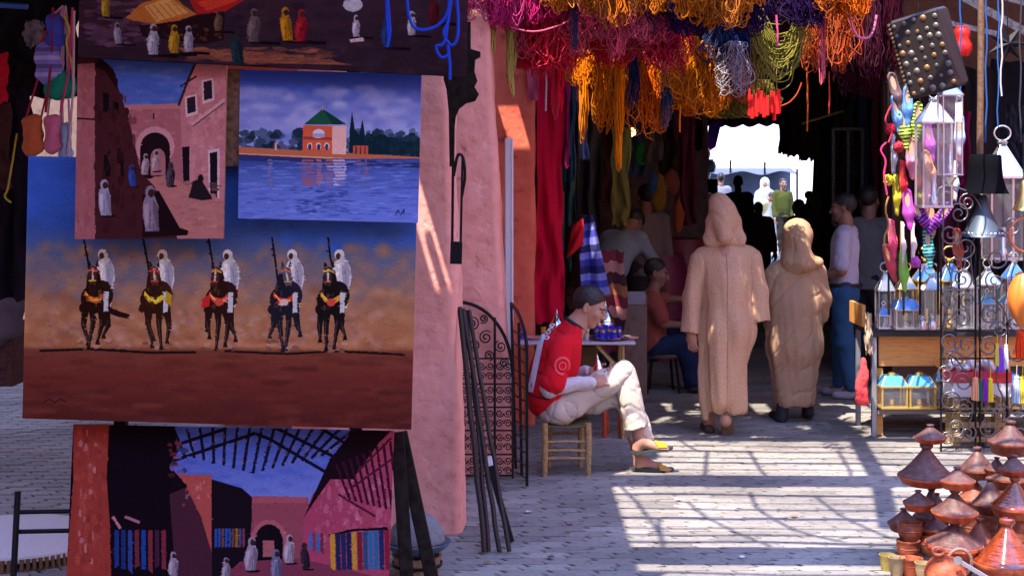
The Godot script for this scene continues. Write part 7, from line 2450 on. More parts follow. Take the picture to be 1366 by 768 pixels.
	for y in [478.0, 548.0, 596.0]:
		mb = MB.new()
		mb.tube([P(1256, y, D2) - st.position, P(1372, y, D2) - st.position], 0.006, 6)
		part("crossbar", mb, M.iron, st)
	for q in [[1262, 262, 16, 0.4, 1], [1280, 285, 15, 2.8, -1], [1291, 270, 12, 1.5, 1], [1268, 312, 15, 0.0, -1], [1288, 330, 17, 3.1, 1], [1276, 352, 13, 1.0, -1], [1284, 372, 16, 4.0, 1], [1268, 400, 15, 0.5, 1], [1284, 425, 14, 3.0, -1], [1270, 430, 12, 1.6, 1], [1292, 400, 12, 5.0, -1], [1268, 455, 15, 0.2, -1], [1290, 462, 16, 2.6, 1], [1276, 480, 14, 4.1, -1], [1262, 500, 13, 1.0, 1], [1285, 510, 15, 3.5, -1], [1268, 535, 14, 0.4, 1], [1288, 545, 14, 2.9, -1], [1275, 570, 13, 4.4, 1], [1292, 578, 12, 1.3, -1], [1264, 585, 10, 0.1, 1],
		[1322, 420, 15, 0.4, 1], [1334, 440, 13, 3.0, -1], [1320, 462, 14, 1.2, 1], [1338, 478, 12, 4.2, -1], [1322, 540, 15, 0.8, 1], [1338, 552, 14, 3.4, -1], [1320, 572, 13, 2.0, 1], [1338, 586, 11, 5.0, -1], [1356, 430, 13, 0.7, -1], [1360, 470, 14, 3.0, 1], [1358, 545, 13, 1.6, -1], [1360, 580, 13, 4.0, 1], [1330, 345, 15, 0.4, -1], [1350, 300, 14, 3.6, 1], [1328, 375, 14, 1.9, 1], [1354, 392, 12, 4.4, -1]]:
		scroll_part(st, q[0], q[1], q[2], q[3], q[4], D2 - 0.012, iron, 0.0062)
	for c in [[1262, 246, 1300, 262, 1310, 300, 1296, 330, 1300, 380], [1260, 260, 1258, 330, 1270, 380, 1258, 440, 1262, 500], [1312, 400, 1330, 400, 1346, 440, 1330, 500, 1346, 560, 1312, 600], [1262, 470, 1284, 490, 1300, 540, 1276, 600], [1372, 330, 1350, 370, 1366, 420]]:
		mb = MB.new()
		mb.tube(smooth_path(px_path(c, D2 + 0.012).map(func(p): return p - st.position)), 0.006, 5)
		part("curve", mb, iron, st)
	for q in [[1302, 502, 534, 9, lin(0.8, 0.38, 0.2), "peach tassel, first in the row of four"], [1309, 504, 535, 6, lin(0.02, 0.16, 0.1), "dark green tassel between peach and purple"], [1315, 503, 536, 7, lin(0.28, 0.03, 0.42), "purple tassel beside the dark green one"], [1322, 503, 536, 7, lin(0.85, 0.72, 0.04), "yellow tassel at the end of the row of four"], [1336, 462, 496, 8, lin(0.3, 0.1, 0.7), "violet tassel hanging on the upper bar"], [1343, 458, 492, 6, lin(0.75, 0.75, 0.8), "white tassel beside the violet tassel"], [1331, 458, 488, 5, lin(0.8, 0.75, 0.08), "lemon tassel left of the violet tassel"], [1357, 500, 538, 9, lin(0.5, 0.6, 0.75), "pale blue tassel at the right edge"], [1365, 500, 538, 7, lin(0.85, 0.7, 0.05), "yellow tassel at the right edge"], [1362, 440, 478, 12, lin(0.85, 0.08, 0.02), "large orange red tassel under the leather lamp"]]:
		tassel(q[5], q[0], q[1], q[2], q[3], D2 - 0.05, q[4])
	# orange leather lamp
	var pk := thing("leather_lamp", "orange ribbed leather lamp hanging at the right edge", "lamp", P(1366, 438, 10.0))
	var lm := mat(lin(0.7, 0.2, 0.03), 0.4)
	lm.backlight_enabled = true
	lm.backlight = Color(0.4, 0.12, 0.02)
	for k in 8:
		mb = MB.new()
		mb.sheet(func(u: float, v: float) -> Vector3:
			var a := (k + u) * TAU / 8.0
			var r := 0.105 * sin(PI * lerpf(0.12, 0.94, v)) * (0.93 + 0.07 * sin(PI * u))
			return Vector3(cos(a) * r, 0.37 * (1.0 - v), sin(a) * r), 5, 10, 0.003)
		part("gore", mb, lm, pk)
	mb = MB.new()
	mb.tube([Vector3(0, 0.37, 0), Vector3(0, 1.3, 0)], 0.004, 5)
	part("hanging_wire", mb, M.iron, pk)
	mb = MB.new()
	var ring := []
	for i in 26: ring.append(P(1372, 313, 9.9) + Vector3(cos(TAU * i / 26.0) * 0.12, sin(TAU * i / 26.0) * 0.115, 0))
	mb.tube(ring, 0.009, 7, true)
	solo("copper_ring", "large copper ring hanging at the right edge", "ring", mb, mat(lin(0.6, 0.2, 0.12), 0.3, 0.9))
	mb = MB.new()
	mb.lathe([Vector2(0.001, 0.2), Vector2(0.02, 0.18), Vector2(0.03, 0.1), Vector2(0.06, 0.02), Vector2(0.07, 0.0), Vector2(0.0, 0.0)], 20)
	solo("brass_bell", "brass bell hanging above the copper ring", "bell", mb, M.brass, "", P(1366, 280, 9.9))
	# plastic bag on the table corner
	mb = MB.new()
	soft(mb, [egg(P(1151, 515, 10.65), Vector3(0.045, 0.11, 0.04)), cone(P(1152, 480, 10.65), P(1152, 505, 10.65), 0.015, 0.035, 0.04), cone(P(1148, 535, 10.65), P(1155, 537, 10.65), 0.03, 0.025)], 0.009, [], [], creases(22.0, 0.018, 2.0))
	solo("plastic_bag", "red and white plastic bag hanging on the table corner", "bag", mb, striped([lin(0.75, 0.05, 0.06), lin(0.7, 0.5, 0.5), lin(0.75, 0.08, 0.08)], 3, false))
	solo("hanging_rag", "beige cloth hanging on the table's left end", "cloth", drape(1155, 1164, 418, 472, 10.75, 1.0, 0.02, 0, 0, 4.0), cloth(lin(0.5, 0.38, 0.27)))
	# overhead: studded leather basket, pole, ropes, red lamp, star lamp
	var bk := thing("studded_basket", "dark leather basket studded with metal discs hanging tilted overhead", "basket", P(1240, 70, 9.2))
	var bb := Basis(Vector3.BACK, 0.28) * Basis(Vector3.UP, -0.55)
	mb = MB.new()
	mb.box(Vector3.ZERO, Vector3(0.31, 0.5, 0.26), bb, 0.02)
	part("body", mb, textured(mat(lin(0.03, 0.014, 0.012), 0.6), M.fine, 4.0), bk)
	var dull := mat(lin(0.16, 0.14, 0.12), 0.5, 0.6)
	var old_brass := mat(lin(0.25, 0.13, 0.05), 0.5, 0.6)
	for r in 8:
		for c in 5:
			mb = MB.new()
			var ss := rng.randf_range(0.55, 1.15)
			mb.lathe([Vector2(0.001, 0.008), Vector2(0.01, 0.007), Vector2(0.017, 0.002), Vector2(0.019, 0.0)], 10, Transform3D(bb * Basis(Vector3.RIGHT, PI / 2) * Basis.from_scale(Vector3(ss, 1, ss)), bb * Vector3(-0.125 + c * 0.0625 + rng.randf_range(-0.008, 0.008), -0.21 + r * 0.06 + rng.randf_range(-0.008, 0.008), 0.131)))
			part("stud", mb, dull if (r * 3 + c) % 4 else old_brass, bk)
	for r in 18:
		mb = MB.new()
		mb.tube([bb * Vector3(-0.158, -0.23 + r * 0.027, -0.12), bb * Vector3(-0.162, -0.235 + r * 0.027, 0), bb * Vector3(-0.158, -0.23 + r * 0.027, 0.12)], 0.009, 5)
		part("lacing", mb, mat(lin(0.12, 0.09, 0.04), 0.7), bk)
	mb = MB.new()
	mb.tube([bb * Vector3(0, 0.25, 0), Vector3(0.0, 0.9, 0)], 0.006, 5)
	part("cord", mb, M.dark_wood, bk)
	mb = MB.new()
	mb.tube([P(1310, -60, 9.8), P(1309, 120, 9.8), P(1308, 205, 9.8)], 0.022, 8)
	solo("bamboo_pole", "upright brown pole beside the studded basket", "pole", mb, textured(mat(lin(0.22, 0.12, 0.06), 0.6), M.wood_tex, 3.0))
	var k := 0
	for q in [[1282, -40, 1282, 130, lin(0.03, 0.1, 0.3), 0.006, "blue rope hanging left of the upright pole"], [1317, -40, 1316, 190, lin(0.03, 0.1, 0.3), 0.006, "blue rope hanging just right of the upright pole"], [1333, -40, 1332, 170, lin(0.03, 0.12, 0.36), 0.005, "long blue rope hanging beside the white string"], [1338, -30, 1336, 128, lin(0.6, 0.55, 0.5), 0.006, "frayed white string hanging at the upper right"], [1362, -40, 1362, 190, lin(0.05, 0.05, 0.06), 0.006, "dark chain hanging at the right edge"]]:
		mb = MB.new()
		var pts := []
		for i in 10: pts.append(P(lerpf(q[0], q[2], i / 9.0) + 1.2 * sin(i * 1.9 + k), lerpf(q[1], q[3], i / 9.0), 9.75))
		mb.tube(pts, q[5], 5)
		solo("hanging_rope", q[6], "rope", mb, cloth(q[4]), "ropes hanging over the stall")
		k += 1
	var rl := thing("red_lamp", "red glass lamp hanging behind the studded basket", "lamp", P(1284, 76, 10.6))
	mb = MB.new()
	mb.lathe([Vector2(0, 0), Vector2(0.045, 0.005), Vector2(0.07, 0.05), Vector2(0.07, 0.09), Vector2(0.05, 0.13), Vector2(0.058, 0.15), Vector2(0.058, 0.19), Vector2(0.03, 0.22), Vector2(0, 0.22)], 20)
	part("globe", mb, mat(lin(0.6, 0.015, 0.01), 0.25), rl)
	mb = MB.new()
	mb.tube([Vector3(0, 0.22, 0), Vector3(0, 0.7, 0)], 0.004, 5)
	part("wire", mb, M.iron, rl)
	var sr := thing("star_lamp", "dark iron star lamp hanging at the upper right", "lamp", P(1345, 58, 10.6))
	mb = MB.new()
	for i in 7:
		var a := TAU * i / 7.0
		var tip := Vector3(cos(a), sin(a), 0) * 0.15
		for z in [-0.04, 0.04]:
			var l := Vector3(cos(a - 0.45), sin(a - 0.45), 0) * 0.06
			var r := Vector3(cos(a + 0.45), sin(a + 0.45), 0) * 0.06
			var n := (tip - l).cross(r - l).normalized() * signf(z)
			for e in [[l, tip, Vector3(0, 0, z)], [r, tip, Vector3(0, 0, z)]]:
				var nn: Vector3 = (e[1] - e[0]).cross(e[2] - e[0]).normalized()
				if nn.z * z < 0: nn = -nn
				mb.tri(mb.vert(e[0], nn), mb.vert(e[1], nn), mb.vert(e[2], nn))
	part("star", mb, M.iron, sr)
	mb = MB.new()
	mb.tube([Vector3(0, 0.1, 0), Vector3(0, 0.8, 0)], 0.004, 5)
	part("wire", mb, M.iron, sr)
	for q in [[1255, -20, 1400, 60, 0.03, "roof beam slanting across the top right corner"], [1255, 28, 1330, 45, 0.02, "thin lath crossing the top right corner"], [1300, -15, 1420, 18, 0.025, "second roof beam in the top right corner"]]:
		mb = MB.new()
		mb.bar(P(q[0], q[1], 11.0), P(q[2], q[3], 11.0), q[4] * 2.0, q[4])
		solo("stall_beam", q[5], "beam", mb, textured(mat(lin(0.3, 0.26, 0.22), 0.7), M.wood_tex, 2.0))
	# dark hangings behind the stall
	k = 0
	for q in [[1205, 1245, 120, 480, 12.9, lin(0.03, 0.02, 0.025)], [1240, 1290, 100, 480, 13.1, lin(0.1, 0.015, 0.04)], [1285, 1330, 90, 480, 13.0, lin(0.03, 0.025, 0.03)], [1325, 1390, 80, 480, 13.2, lin(0.02, 0.02, 0.03)], [1270, 1298, 150, 280, 12.2, lin(0.22, 0.01, 0.06)], [1340, 1366, 140, 230, 12.0, lin(0.03, 0.03, 0.04)]]:
		solo("dark_hanging", ["black hanging behind the slippers", "wine hanging behind the long glass lantern", "charcoal hanging behind the upright pole", "black hanging behind the large right lantern", "crimson cloth hanging behind the narrow lantern", "dark cloth hanging behind the star lamp"][k], "cloth", drape(q[0], q[1], q[2], q[3], q[4], 2.0, 0.05, 0, 0, k * 4.0), cloth(q[5]), "hangings behind the stall")
		k += 1


func build_slippers() -> void:
	# one slipper, toe down, sole at the back: local -Y is the toe, +Z the upper
	var up := MB.new()
	soft(up, [cone(Vector3(0, 0.1, 0.008), Vector3(0, -0.03, 0.006), 0.036, 0.040, 0.03), cone(Vector3(0, -0.03, 0.006), Vector3(0, -0.125, 0.006), 0.040, 0.016, 0.03), cone(Vector3(0, -0.12, 0.012), Vector3(0, -0.15, 0.018), 0.016, 0.006, 0.02)], 0.008, [[Vector3(0, 0, -1), 0.002]], [egg(Vector3(0, 0.06, 0.05), Vector3(0.031, 0.085, 0.05))])
	var upper := up.mesh()
	var so := MB.new()
	var pts := []
	for i in 20:
		var a := TAU * i / 20.0
		var y := sin(a)
		pts.append(Vector3(cos(a) * (0.038 - 0.008 * absf(y)) * (1.0 if y > -0.5 else 0.8), y * 0.142 - 0.004, -0.008))
	so.prism(pts, Vector3(0, 0, 0.008))
	var sole := so.mesh()
	var ins := MB.new()
	ins.prism(pts.map(func(p): return Vector3(p.x * 0.6, p.y * 0.55 + 0.055, 0.006)), Vector3(0, 0, 0.004))
	var inner := ins.mesh()
	var tan_m := mat(lin(0.5, 0.28, 0.14), 0.7)
	var zebra := func(a: Color, b: Color) -> StandardMaterial3D:
		var m := striped([a, b], 12)
		m.uv1_triplanar = true
		m.uv1_scale = Vector3.ONE * 7.0
		return m
	var blk := lin(0.012, 0.012, 0.015)
	var list := [[1196, 152, 0.2, 0.4, lin(0.2, 0.42, 0.8), "sky blue slipper at the top of the slipper rack"], [1211, 140, 0.0, 0.2, lin(0.1, 0.28, 0.7), "blue slipper hanging beside the sky blue one"], [1207, 172, 0.1, 0.0, [lin(0.5, 0.75, 0.08), blk], "lime and black striped slipper, left one"], [1223, 162, -0.1, 0.3, [lin(0.5, 0.75, 0.08), blk], "lime and black striped slipper behind the glass lantern"], [1216, 210, 0.05, 0.0, lin(0.75, 0.22, 0.35), "pink slipper below the striped slippers"], [1191, 205, 0.1, 1.2, lin(0.5, 0.55, 0.75), "pale grey blue slipper seen from the side"], [1204, 240, 0.15, 1.0, lin(0.7, 0.015, 0.03), "bright red slipper beside the yellow slipper"], [1195, 258, 0.1, 0.9, lin(0.68, 0.62, 0.02), "yellow slipper at the left of the rack"], [1212, 278, 0.1, 0.0, lin(0.5, 0.06, 0.5), "purple slipper below the red slipper"], [1190, 318, 0.2, 0.8, lin(0.8, 0.08, 0.2), "hot pink slipper at the lower left"], [1203, 322, 0.0, 1.4, lin(0.65, 0.65, 0.72), "silver white slipper beside the hot pink slipper"], [1217, 320, -0.25, 1.3, lin(0.66, 0.64, 0.66), "white slipper slanting right of silver slipper"], [1240, 188, 0.2, 0.4, lin(0.45, 0.05, 0.5), "violet slipper seen through the long lantern"], [1240, 225, 0.3, 0.2, lin(0.7, 0.3, 0.12), "orange slipper seen through the long lantern"], [1238, 255, -0.1, 0.3, lin(0.65, 0.25, 0.35), "rose slipper low behind the long lantern"], [1230, 290, 0.7, 0.2, [lin(0.4, 0.05, 0.6), blk], "violet and black striped slipper below the lantern"], [1254, 290, -0.7, 0.2, [lin(0.4, 0.05, 0.6), blk], "violet and black striped slipper right of its pair"], [1241, 302, 0.0, 3.1, lin(0.5, 0.28, 0.14), "slipper showing its tan sole below the lantern"], [1239, 330, 0.1, 0.0, [lin(0.1, 0.55, 0.6), blk], "turquoise and black striped slipper lowest in the middle"], [1280, 178, 0.0, 0.2, lin(0.4, 0.55, 0.8), "pale blue slipper hanging right of the lanterns"], [1274, 240, -0.2, 1.2, lin(0.6, 0.62, 0.75), "white slipper hanging below the pale blue slipper"], [1195, 122, 0.3, 0.2, lin(0.14, 0.08, 0.09), "dark brown slipper topmost on the rack"], [1278, 330, 0.1, 0.3, lin(0.6, 0.08, 0.03), "red orange slipper behind the iron scrolls"], [1205, 360, 0.1, 0.6, lin(0.2, 0.5, 0.06), "green slipper low behind the tin lanterns"], [1187, 350, 0.4, 0.6, lin(0.5, 0.05, 0.08), "dark red slipper low at the rack's left"]]
	for q in list:
		var t := thing("slipper", q[5], "slipper", P(q[0], q[1], 10.15 if q[0] < 1228 else 10.35), "leather slippers hanging on the rack")
		t.rotation = Vector3(0, q[3], q[2])
		t.scale = Vector3(0.95, 1.0, 0.7)
		var m: Material = zebra.call(q[4][0], q[4][1]) if q[4] is Array else textured(mat(q[4], 0.8), M.paver_tex, 6.0)
		inst("upper", upper, m, t)
		inst("sole", sole, tan_m, t)
		inst("insole", inner, mat(lin(0.55, 0.36, 0.22), 0.7), t)
	var rack := thing("slipper_rack", "thin wooden rack frame that the slippers hang on", "rack", P(1215, 380, 10.6))
	for x in [1186.0, 1206.0, 1228.0, 1252.0, 1280.0]:
		var mb := MB.new()
		mb.tube([P(x, 90, 10.45) - rack.position, P(x, 420, 10.45) - rack.position], 0.008, 6)
		part("upright", mb, M.dark_wood, rack)
	for y in [110.0, 190.0, 270.0, 350.0]:
		var mb := MB.new()
		mb.tube([P(1182, y, 10.46) - rack.position, P(1284, y, 10.46) - rack.position], 0.006, 6)
		part("crossbar", mb, M.dark_wood, rack)
	var k := 0
	for q in [[[1183, 190, 1176, 200, 1182, 215, 1180, 235, 1184, 260], lin(0.75, 0.05, 0.2), "curly red ribbon hanging left of the slippers"], [[1186, 262, 1182, 280, 1186, 300, 1180, 320, 1186, 345], lin(0.5, 0.25, 0.1), "tan leather cord hanging left of the hot pink slipper"], [[1190, 140, 1182, 160, 1190, 175, 1186, 190], lin(0.55, 0.05, 0.1), "dark red cord at the rack's top left"]]:
		var mb := MB.new()
		mb.tube(smooth_path(px_path(q[0], 10.0)), 0.007, 5)
		solo("ribbon", q[2], "ribbon", mb, cloth(q[1]))
		k += 1
	for q in [[1188, 172, lin(0.6, 0.02, 0.05), "small red pompom between the slippers at left"], [1186, 240, lin(0.7, 0.6, 0.05), "small yellow pompom at the rack's left"], [1199, 196, lin(0.7, 0.05, 0.08), "small scarlet pompom under the sky blue slipper"], [1222, 350, lin(0.55, 0.1, 0.5), "small violet pompom above the blue roofed lantern"]]:
		var mb := MB.new()
		soft(mb, [egg(P(q[0], q[1], 10.1), Vector3(0.032, 0.036, 0.032))], 0.008, [], [], func(p: Vector3, _n: Vector3) -> float: return noise.get_noise_3dv(p * 90.0) * 0.012)
		solo("pompom", q[3], "pompom", mb, cloth(q[2]))


# ---------- clay pots
func tagine(label: String, x: float, yb: float, yr: float, ya: float, w: float, d: float, lid_m: Material, dish_m: Material) -> void:
	var s := d / FOCAL
	var at := P(x, yb, d)
	var R := w * s * 0.5
	var hd := maxf((yb - yr) * s, 0.02)
	var hl := (yr - ya) * s
	var t := thing("tagine", label, "tagine", at, "stacked clay tagines")
	t.rotation = Vector3(rng.randf_range(-0.03, 0.03), rng.randf_range(0, 6.0), rng.randf_range(-0.03, 0.03))
	var mb := MB.new()
	mb.lathe([Vector2(0, 0), Vector2(R * 0.72, 0), Vector2(R * 0.82, hd * 0.12), Vector2(R * 0.95, hd * 0.75), Vector2(R, hd * 0.82), Vector2(R, hd), Vector2(R * 0.93, hd * 1.02), Vector2(R * 0.9, hd * 0.9)], 30, Transform3D.IDENTITY, 0.006)
	part("dish", mb, dish_m, t)
	var prof := [Vector2(R * 0.97, hd * 1.0), Vector2(R * 0.96, hd * 1.0 + hl * 0.04)]
	var n := 40
	for i in n:
		var q := float(i) / (n - 1)
		var r := R * lerpf(0.92, 0.17, pow(q, 0.82)) * (1.0 + 0.010 * sin(i * 1.9) + 0.006 * sin(i * 5.1 + R * 90.0))
		prof.append(Vector2(r, hd + hl * (0.06 + 0.70 * q)))
	prof += [Vector2(R * 0.15, hd + hl * 0.8), Vector2(R * 0.2, hd + hl * 0.84), Vector2(R * 0.24, hd + hl * 0.9), Vector2(R * 0.22, hd + hl * 0.96), Vector2(R * 0.14, hd + hl * 0.985), Vector2(R * 0.12, hd + hl * 0.95), Vector2(0.0, hd + hl * 0.94)]
	mb = MB.new()
	mb.lathe(prof, 30, Transform3D.IDENTITY, 0.006)
	part("lid", mb, lid_m, t)


func clay_pot(label: String, x: float, yb: float, yt: float, w: float, d: float, m: Material, mouth := 0.8, belly := 1.0) -> void:
	var s := d / FOCAL
	var h := (yb - yt) * s
	var R := w * s * 0.5
	var t := thing("clay_pot", label, "pot", P(x, yb, d), "plain clay pots in the stack")
	var mb := MB.new()
	mb.lathe([Vector2(0, 0), Vector2(R * 0.68, 0), Vector2(R * 0.9 * belly, h * 0.35), Vector2(R * belly, h * 0.6), Vector2(R * mouth, h * 0.88), Vector2(R * mouth * 1.08, h * 0.94), Vector2(R * mouth * 1.08, h), Vector2(R * mouth * 0.95, h), Vector2(R * mouth * 0.85, h * 0.85), Vector2(R * 0.8, h * 0.4), Vector2(0, h * 0.1)], 26, Transform3D.IDENTITY, 0.01)
	part("vessel", mb, m, t)
	mb = MB.new()
	mb.lathe([Vector2(R * belly * 0.99, h * 0.58), Vector2(R * belly * 1.015, h * 0.6), Vector2(R * belly * 0.985, h * 0.63)], 26)
	part("throwing_ridge", mb, m, t)


func build_clay_pots() -> void:
	var tone := func(a: Color, b: Color, sd: int) -> Texture2D: return ntex(0.02, [[0.0, a.darkened(0.5)], [0.3, a], [0.6, b], [0.8, b.lightened(0.08)], [1.0, b.lightened(0.35)]], sd, 512, FastNoiseLite.TYPE_SIMPLEX_SMOOTH, 5)
	var t1: Texture2D = tone.call(Color(0.56, 0.24, 0.13), Color(0.68, 0.31, 0.17), 61)
	var t2: Texture2D = tone.call(Color(0.27, 0.165, 0.155), Color(0.37, 0.225, 0.205), 62)
	var clay := textured(mat(Color.WHITE, 0.6), t1, 2.5, M.lump, 0.08)
	var lidm := textured(mat(Color.WHITE, 0.58), t2, 2.5, M.lump, 0.08)
	var glazed := textured(mat(lin(0.55, 0.5, 0.5), 0.12), t1, 2.5)
	glazed.clearcoat_enabled = true
	glazed.clearcoat = 1.0
	glazed.clearcoat_roughness = 0.05
	var t3: Texture2D = tone.call(Color(0.42, 0.2, 0.13), Color(0.55, 0.27, 0.17), 63)
	var brown := textured(mat(Color.WHITE, 0.6), t3, 2.5, M.lump, 0.08)
	var cream := textured(mat(lin(0.34, 0.23, 0.12), 0.6), M.paver_tex, 2.0)
	var lime := textured(mat(lin(0.3, 0.23, 0.06), 0.55), M.paver_tex, 2.0)
	for q in [["small tagine crowning the left stack, brown lid on orange dish", 1242, 590, 582, 565, 44, 7.4, lidm, clay],
		["widest tagine high in the left stack under the small crown", 1236, 646, 634, 590, 76, 7.4, lidm, clay],
		["small tagine low in the left stack below the widest one", 1226, 680, 669, 653, 41, 7.3, lidm, clay],
		["tagine half hidden under the widest tagine", 1244, 700, 690, 646, 52, 7.55, lidm, brown],
		["leftmost tagine of the pile, brown with wide lid", 1207, 708, 696, 677, 44, 7.5, lidm, brown],
		["small tagine between the left and middle stacks", 1251, 684, 676, 657, 30, 7.35, lidm, clay],
		["squat tagine under the small one between stacks", 1250, 714, 704, 686, 40, 7.3, lidm, clay],
		["small tagine crowning the middle stack", 1278, 652, 640, 622, 47, 7.1, lidm, clay],
		["medium tagine second in the middle stack", 1274, 693, 682, 652, 62, 7.1, lidm, clay],
		["large tagine at the bottom of the middle stack", 1273, 744, 724, 693, 77, 7.08, lidm, clay],
		["brown lidded tagine at the back between two stacks", 1305, 637, 624, 595, 50, 7.9, lidm, brown],
		["brown tagine under the taller lidded one at back", 1302, 675, 664, 637, 50, 7.9, brown, brown],
		["small tagine right of the brown lidded one", 1330, 635, 625, 609, 32, 7.8, lidm, brown],
		["steep brown tagine slanting behind the glazed ones", 1322, 684, 671, 635, 48, 7.6, lidm, brown],
		["small brown tagine on the tall glazed tagine", 1354, 635, 625, 606, 42, 7.3, lidm, clay],
		["tall glazed amber tagine second at the right edge", 1354, 690, 674, 635, 62, 7.25, glazed, clay],
		["broad brown tagine highest at the right edge", 1348, 606, 589, 560, 58, 7.7, lidm, brown],
		["brown tagine under the broad brown one at right", 1350, 650, 636, 606, 56, 7.75, lidm, brown],
		["largest glazed amber tagine at the bottom right", 1342, 775, 750, 690, 88, 6.95, glazed, clay],
		["brown tagine wedged between middle stack and glazed one", 1308, 738, 722, 690, 48, 7.3, brown, brown],
		["brown tagine behind the largest glazed one at right", 1370, 740, 722, 690, 60, 7.4, lidm, brown]]:
		tagine(q[0], q[1], q[2], q[3], q[4], q[5], q[6], q[7], q[8])
	for q in [["round brown pot under the leftmost tagine", 1215, 722, 696, 34, 7.3, brown, 0.9, 1.02], ["straight brown pot standing on an orange flowerpot", 1212, 746, 720, 31, 7.25, brown, 0.95, 0.98], ["orange flowerpot on the ground at the pile's left", 1216, 768, 744, 29, 7.15, clay, 1.0, 0.92], ["olive yellow pot at the far left of the pile", 1184, 766, 739, 20, 7.25, lime, 1.0, 0.9], ["cream pot beside the olive yellow one", 1197, 768, 743, 22, 7.15, cream, 0.95, 0.95], ["brown pot under the squat tagine", 1243, 740, 712, 36, 7.3, brown, 0.85, 1.05], ["small cream pot before the round orange jug", 1232, 772, 750, 22, 7.05, cream, 0.95, 0.95], ["brown pot deep under the left stack", 1246, 748, 700, 46, 7.6, brown, 0.8, 1.05], ["brown pot at the back under the brown lidded tagine", 1302, 735, 675, 52, 7.9, brown, 0.8, 1.05], ["brown pot at the back under the steep brown tagine", 1324, 742, 684, 50, 7.6, brown, 0.8, 1.05], ["brown pot at the back right edge", 1352, 735, 650, 54, 7.75, brown, 0.8, 1.05], ["glazed pot under the tall glazed tagine", 1356, 755, 690, 54, 7.28, brown, 0.85, 1.0], ["brown pot under the large middle tagine", 1274, 771, 744, 52, 7.1, brown, 0.9, 1.0]]:
		clay_pot(q[0], q[1], q[2], q[3], q[4], q[5], q[6], q[7], q[8])
	# round jug with spout and ring handle
	var d := 6.85
	var j := thing("clay_jug", "round orange clay jug with spout and ring handle", "jug", P(1262, 790, d))
	var mb := MB.new()
	soft(mb, [egg(P(1262, 765, d) - j.position, Vector3(0.095, 0.085, 0.095)), cone(P(1258, 755, d) - j.position, P(1253, 738, d - 0.04) - j.position, 0.04, 0.026, 0.03)], 0.009, [], [cone(P(1253, 742, d - 0.05) - j.position, P(1252, 728, d - 0.09) - j.position, 0.017, 0.02)])
	part("vessel", mb, clay, j)
	mb = MB.new()
	var ring := []
	for i in 22: ring.append(P(1280, 749, d) - j.position + Vector3(cos(TAU * i / 22.0) * 0.055, sin(TAU * i / 22.0) * 0.06, 0.01))
	mb.tube(ring, 0.0085, 7, true)
	part("handle", mb, textured(mat(lin(0.6, 0.33, 0.27), 0.6), M.fine, 4.0), j)
	mb = MB.new()
	mb.lathe([Vector2(0.021, 0.0), Vector2(0.03, 0.004), Vector2(0.03, 0.012), Vector2(0.019, 0.014)], 16, Transform3D(Basis(Vector3.RIGHT, 0.5) * Basis(Vector3.BACK, 0.15), P(1252.5, 737, d - 0.045) - j.position))
	part("spout_rim", mb, clay, j)
	mb = MB.new()
	mb.bar(P(1278, 747, 6.75), P(1320, 772, 6.7), 0.02, 0.008)
	mb.lathe([Vector2(0.0, 0.0), Vector2(0.016, 0.001), Vector2(0.02, 0.006), Vector2(0.0, 0.008)], 12, Transform3D(Basis(Vector3.RIGHT, PI / 2), P(1278, 747, 6.74)))
	solo("metal_ladle", "flat grey metal ladle lying against the orange jug", "ladle", mb, M.steel)


# ---------- hanks of yarn: many loose closed loops hung over a rod; the top is the local origin
func hank(len: float, wide: float, strands: int, sd: int, r := 0.0034) -> ArrayMesh:
	var g := RandomNumberGenerator.new()
	g.seed = sd
	var mb := MB.new()
	for s in strands:
		var n := 18
		var path := []
		var c := g.randf_range(-wide, wide) * 0.5
		var half := g.randf_range(0.1, 0.5) * wide
		var L := len * (0.42 + 0.58 * pow(g.randf(), 0.7))
		var z := g.randf_range(-0.5, 0.5) * wide * 0.7
		var ph := g.randf_range(0.0, 40.0)
		for i in n:
			var a := TAU * i / n
			var y := -L * 0.5 * (1.0 - cos(a))
			var pinch := lerpf(0.35, 1.0, clampf(-y / len * 1.6, 0.0, 1.0))
			var x := c * pinch + sin(a) * half * pinch * (0.7 + 0.3 * sin(a * 2.0 + ph))
			var w := noise.get_noise_2d(ph + y * 9.0, s * 3.0 + signf(sin(a)) * 8.0) * wide * 0.22
			path.append(Vector3(x + w, y, z * pinch + noise.get_noise_2d(ph - y * 8.0, s * 7.0) * wide * 0.25 + cos(a) * 0.01))
		var v := g.randf_range(0.5, 1.0)
		mb.col = Color(v, v * g.randf_range(0.8, 1.0), v * g.randf_range(0.8, 1.0))
		mb.tube(path, r * g.randf_range(0.7, 1.25), 4, true)
	return mb.mesh()


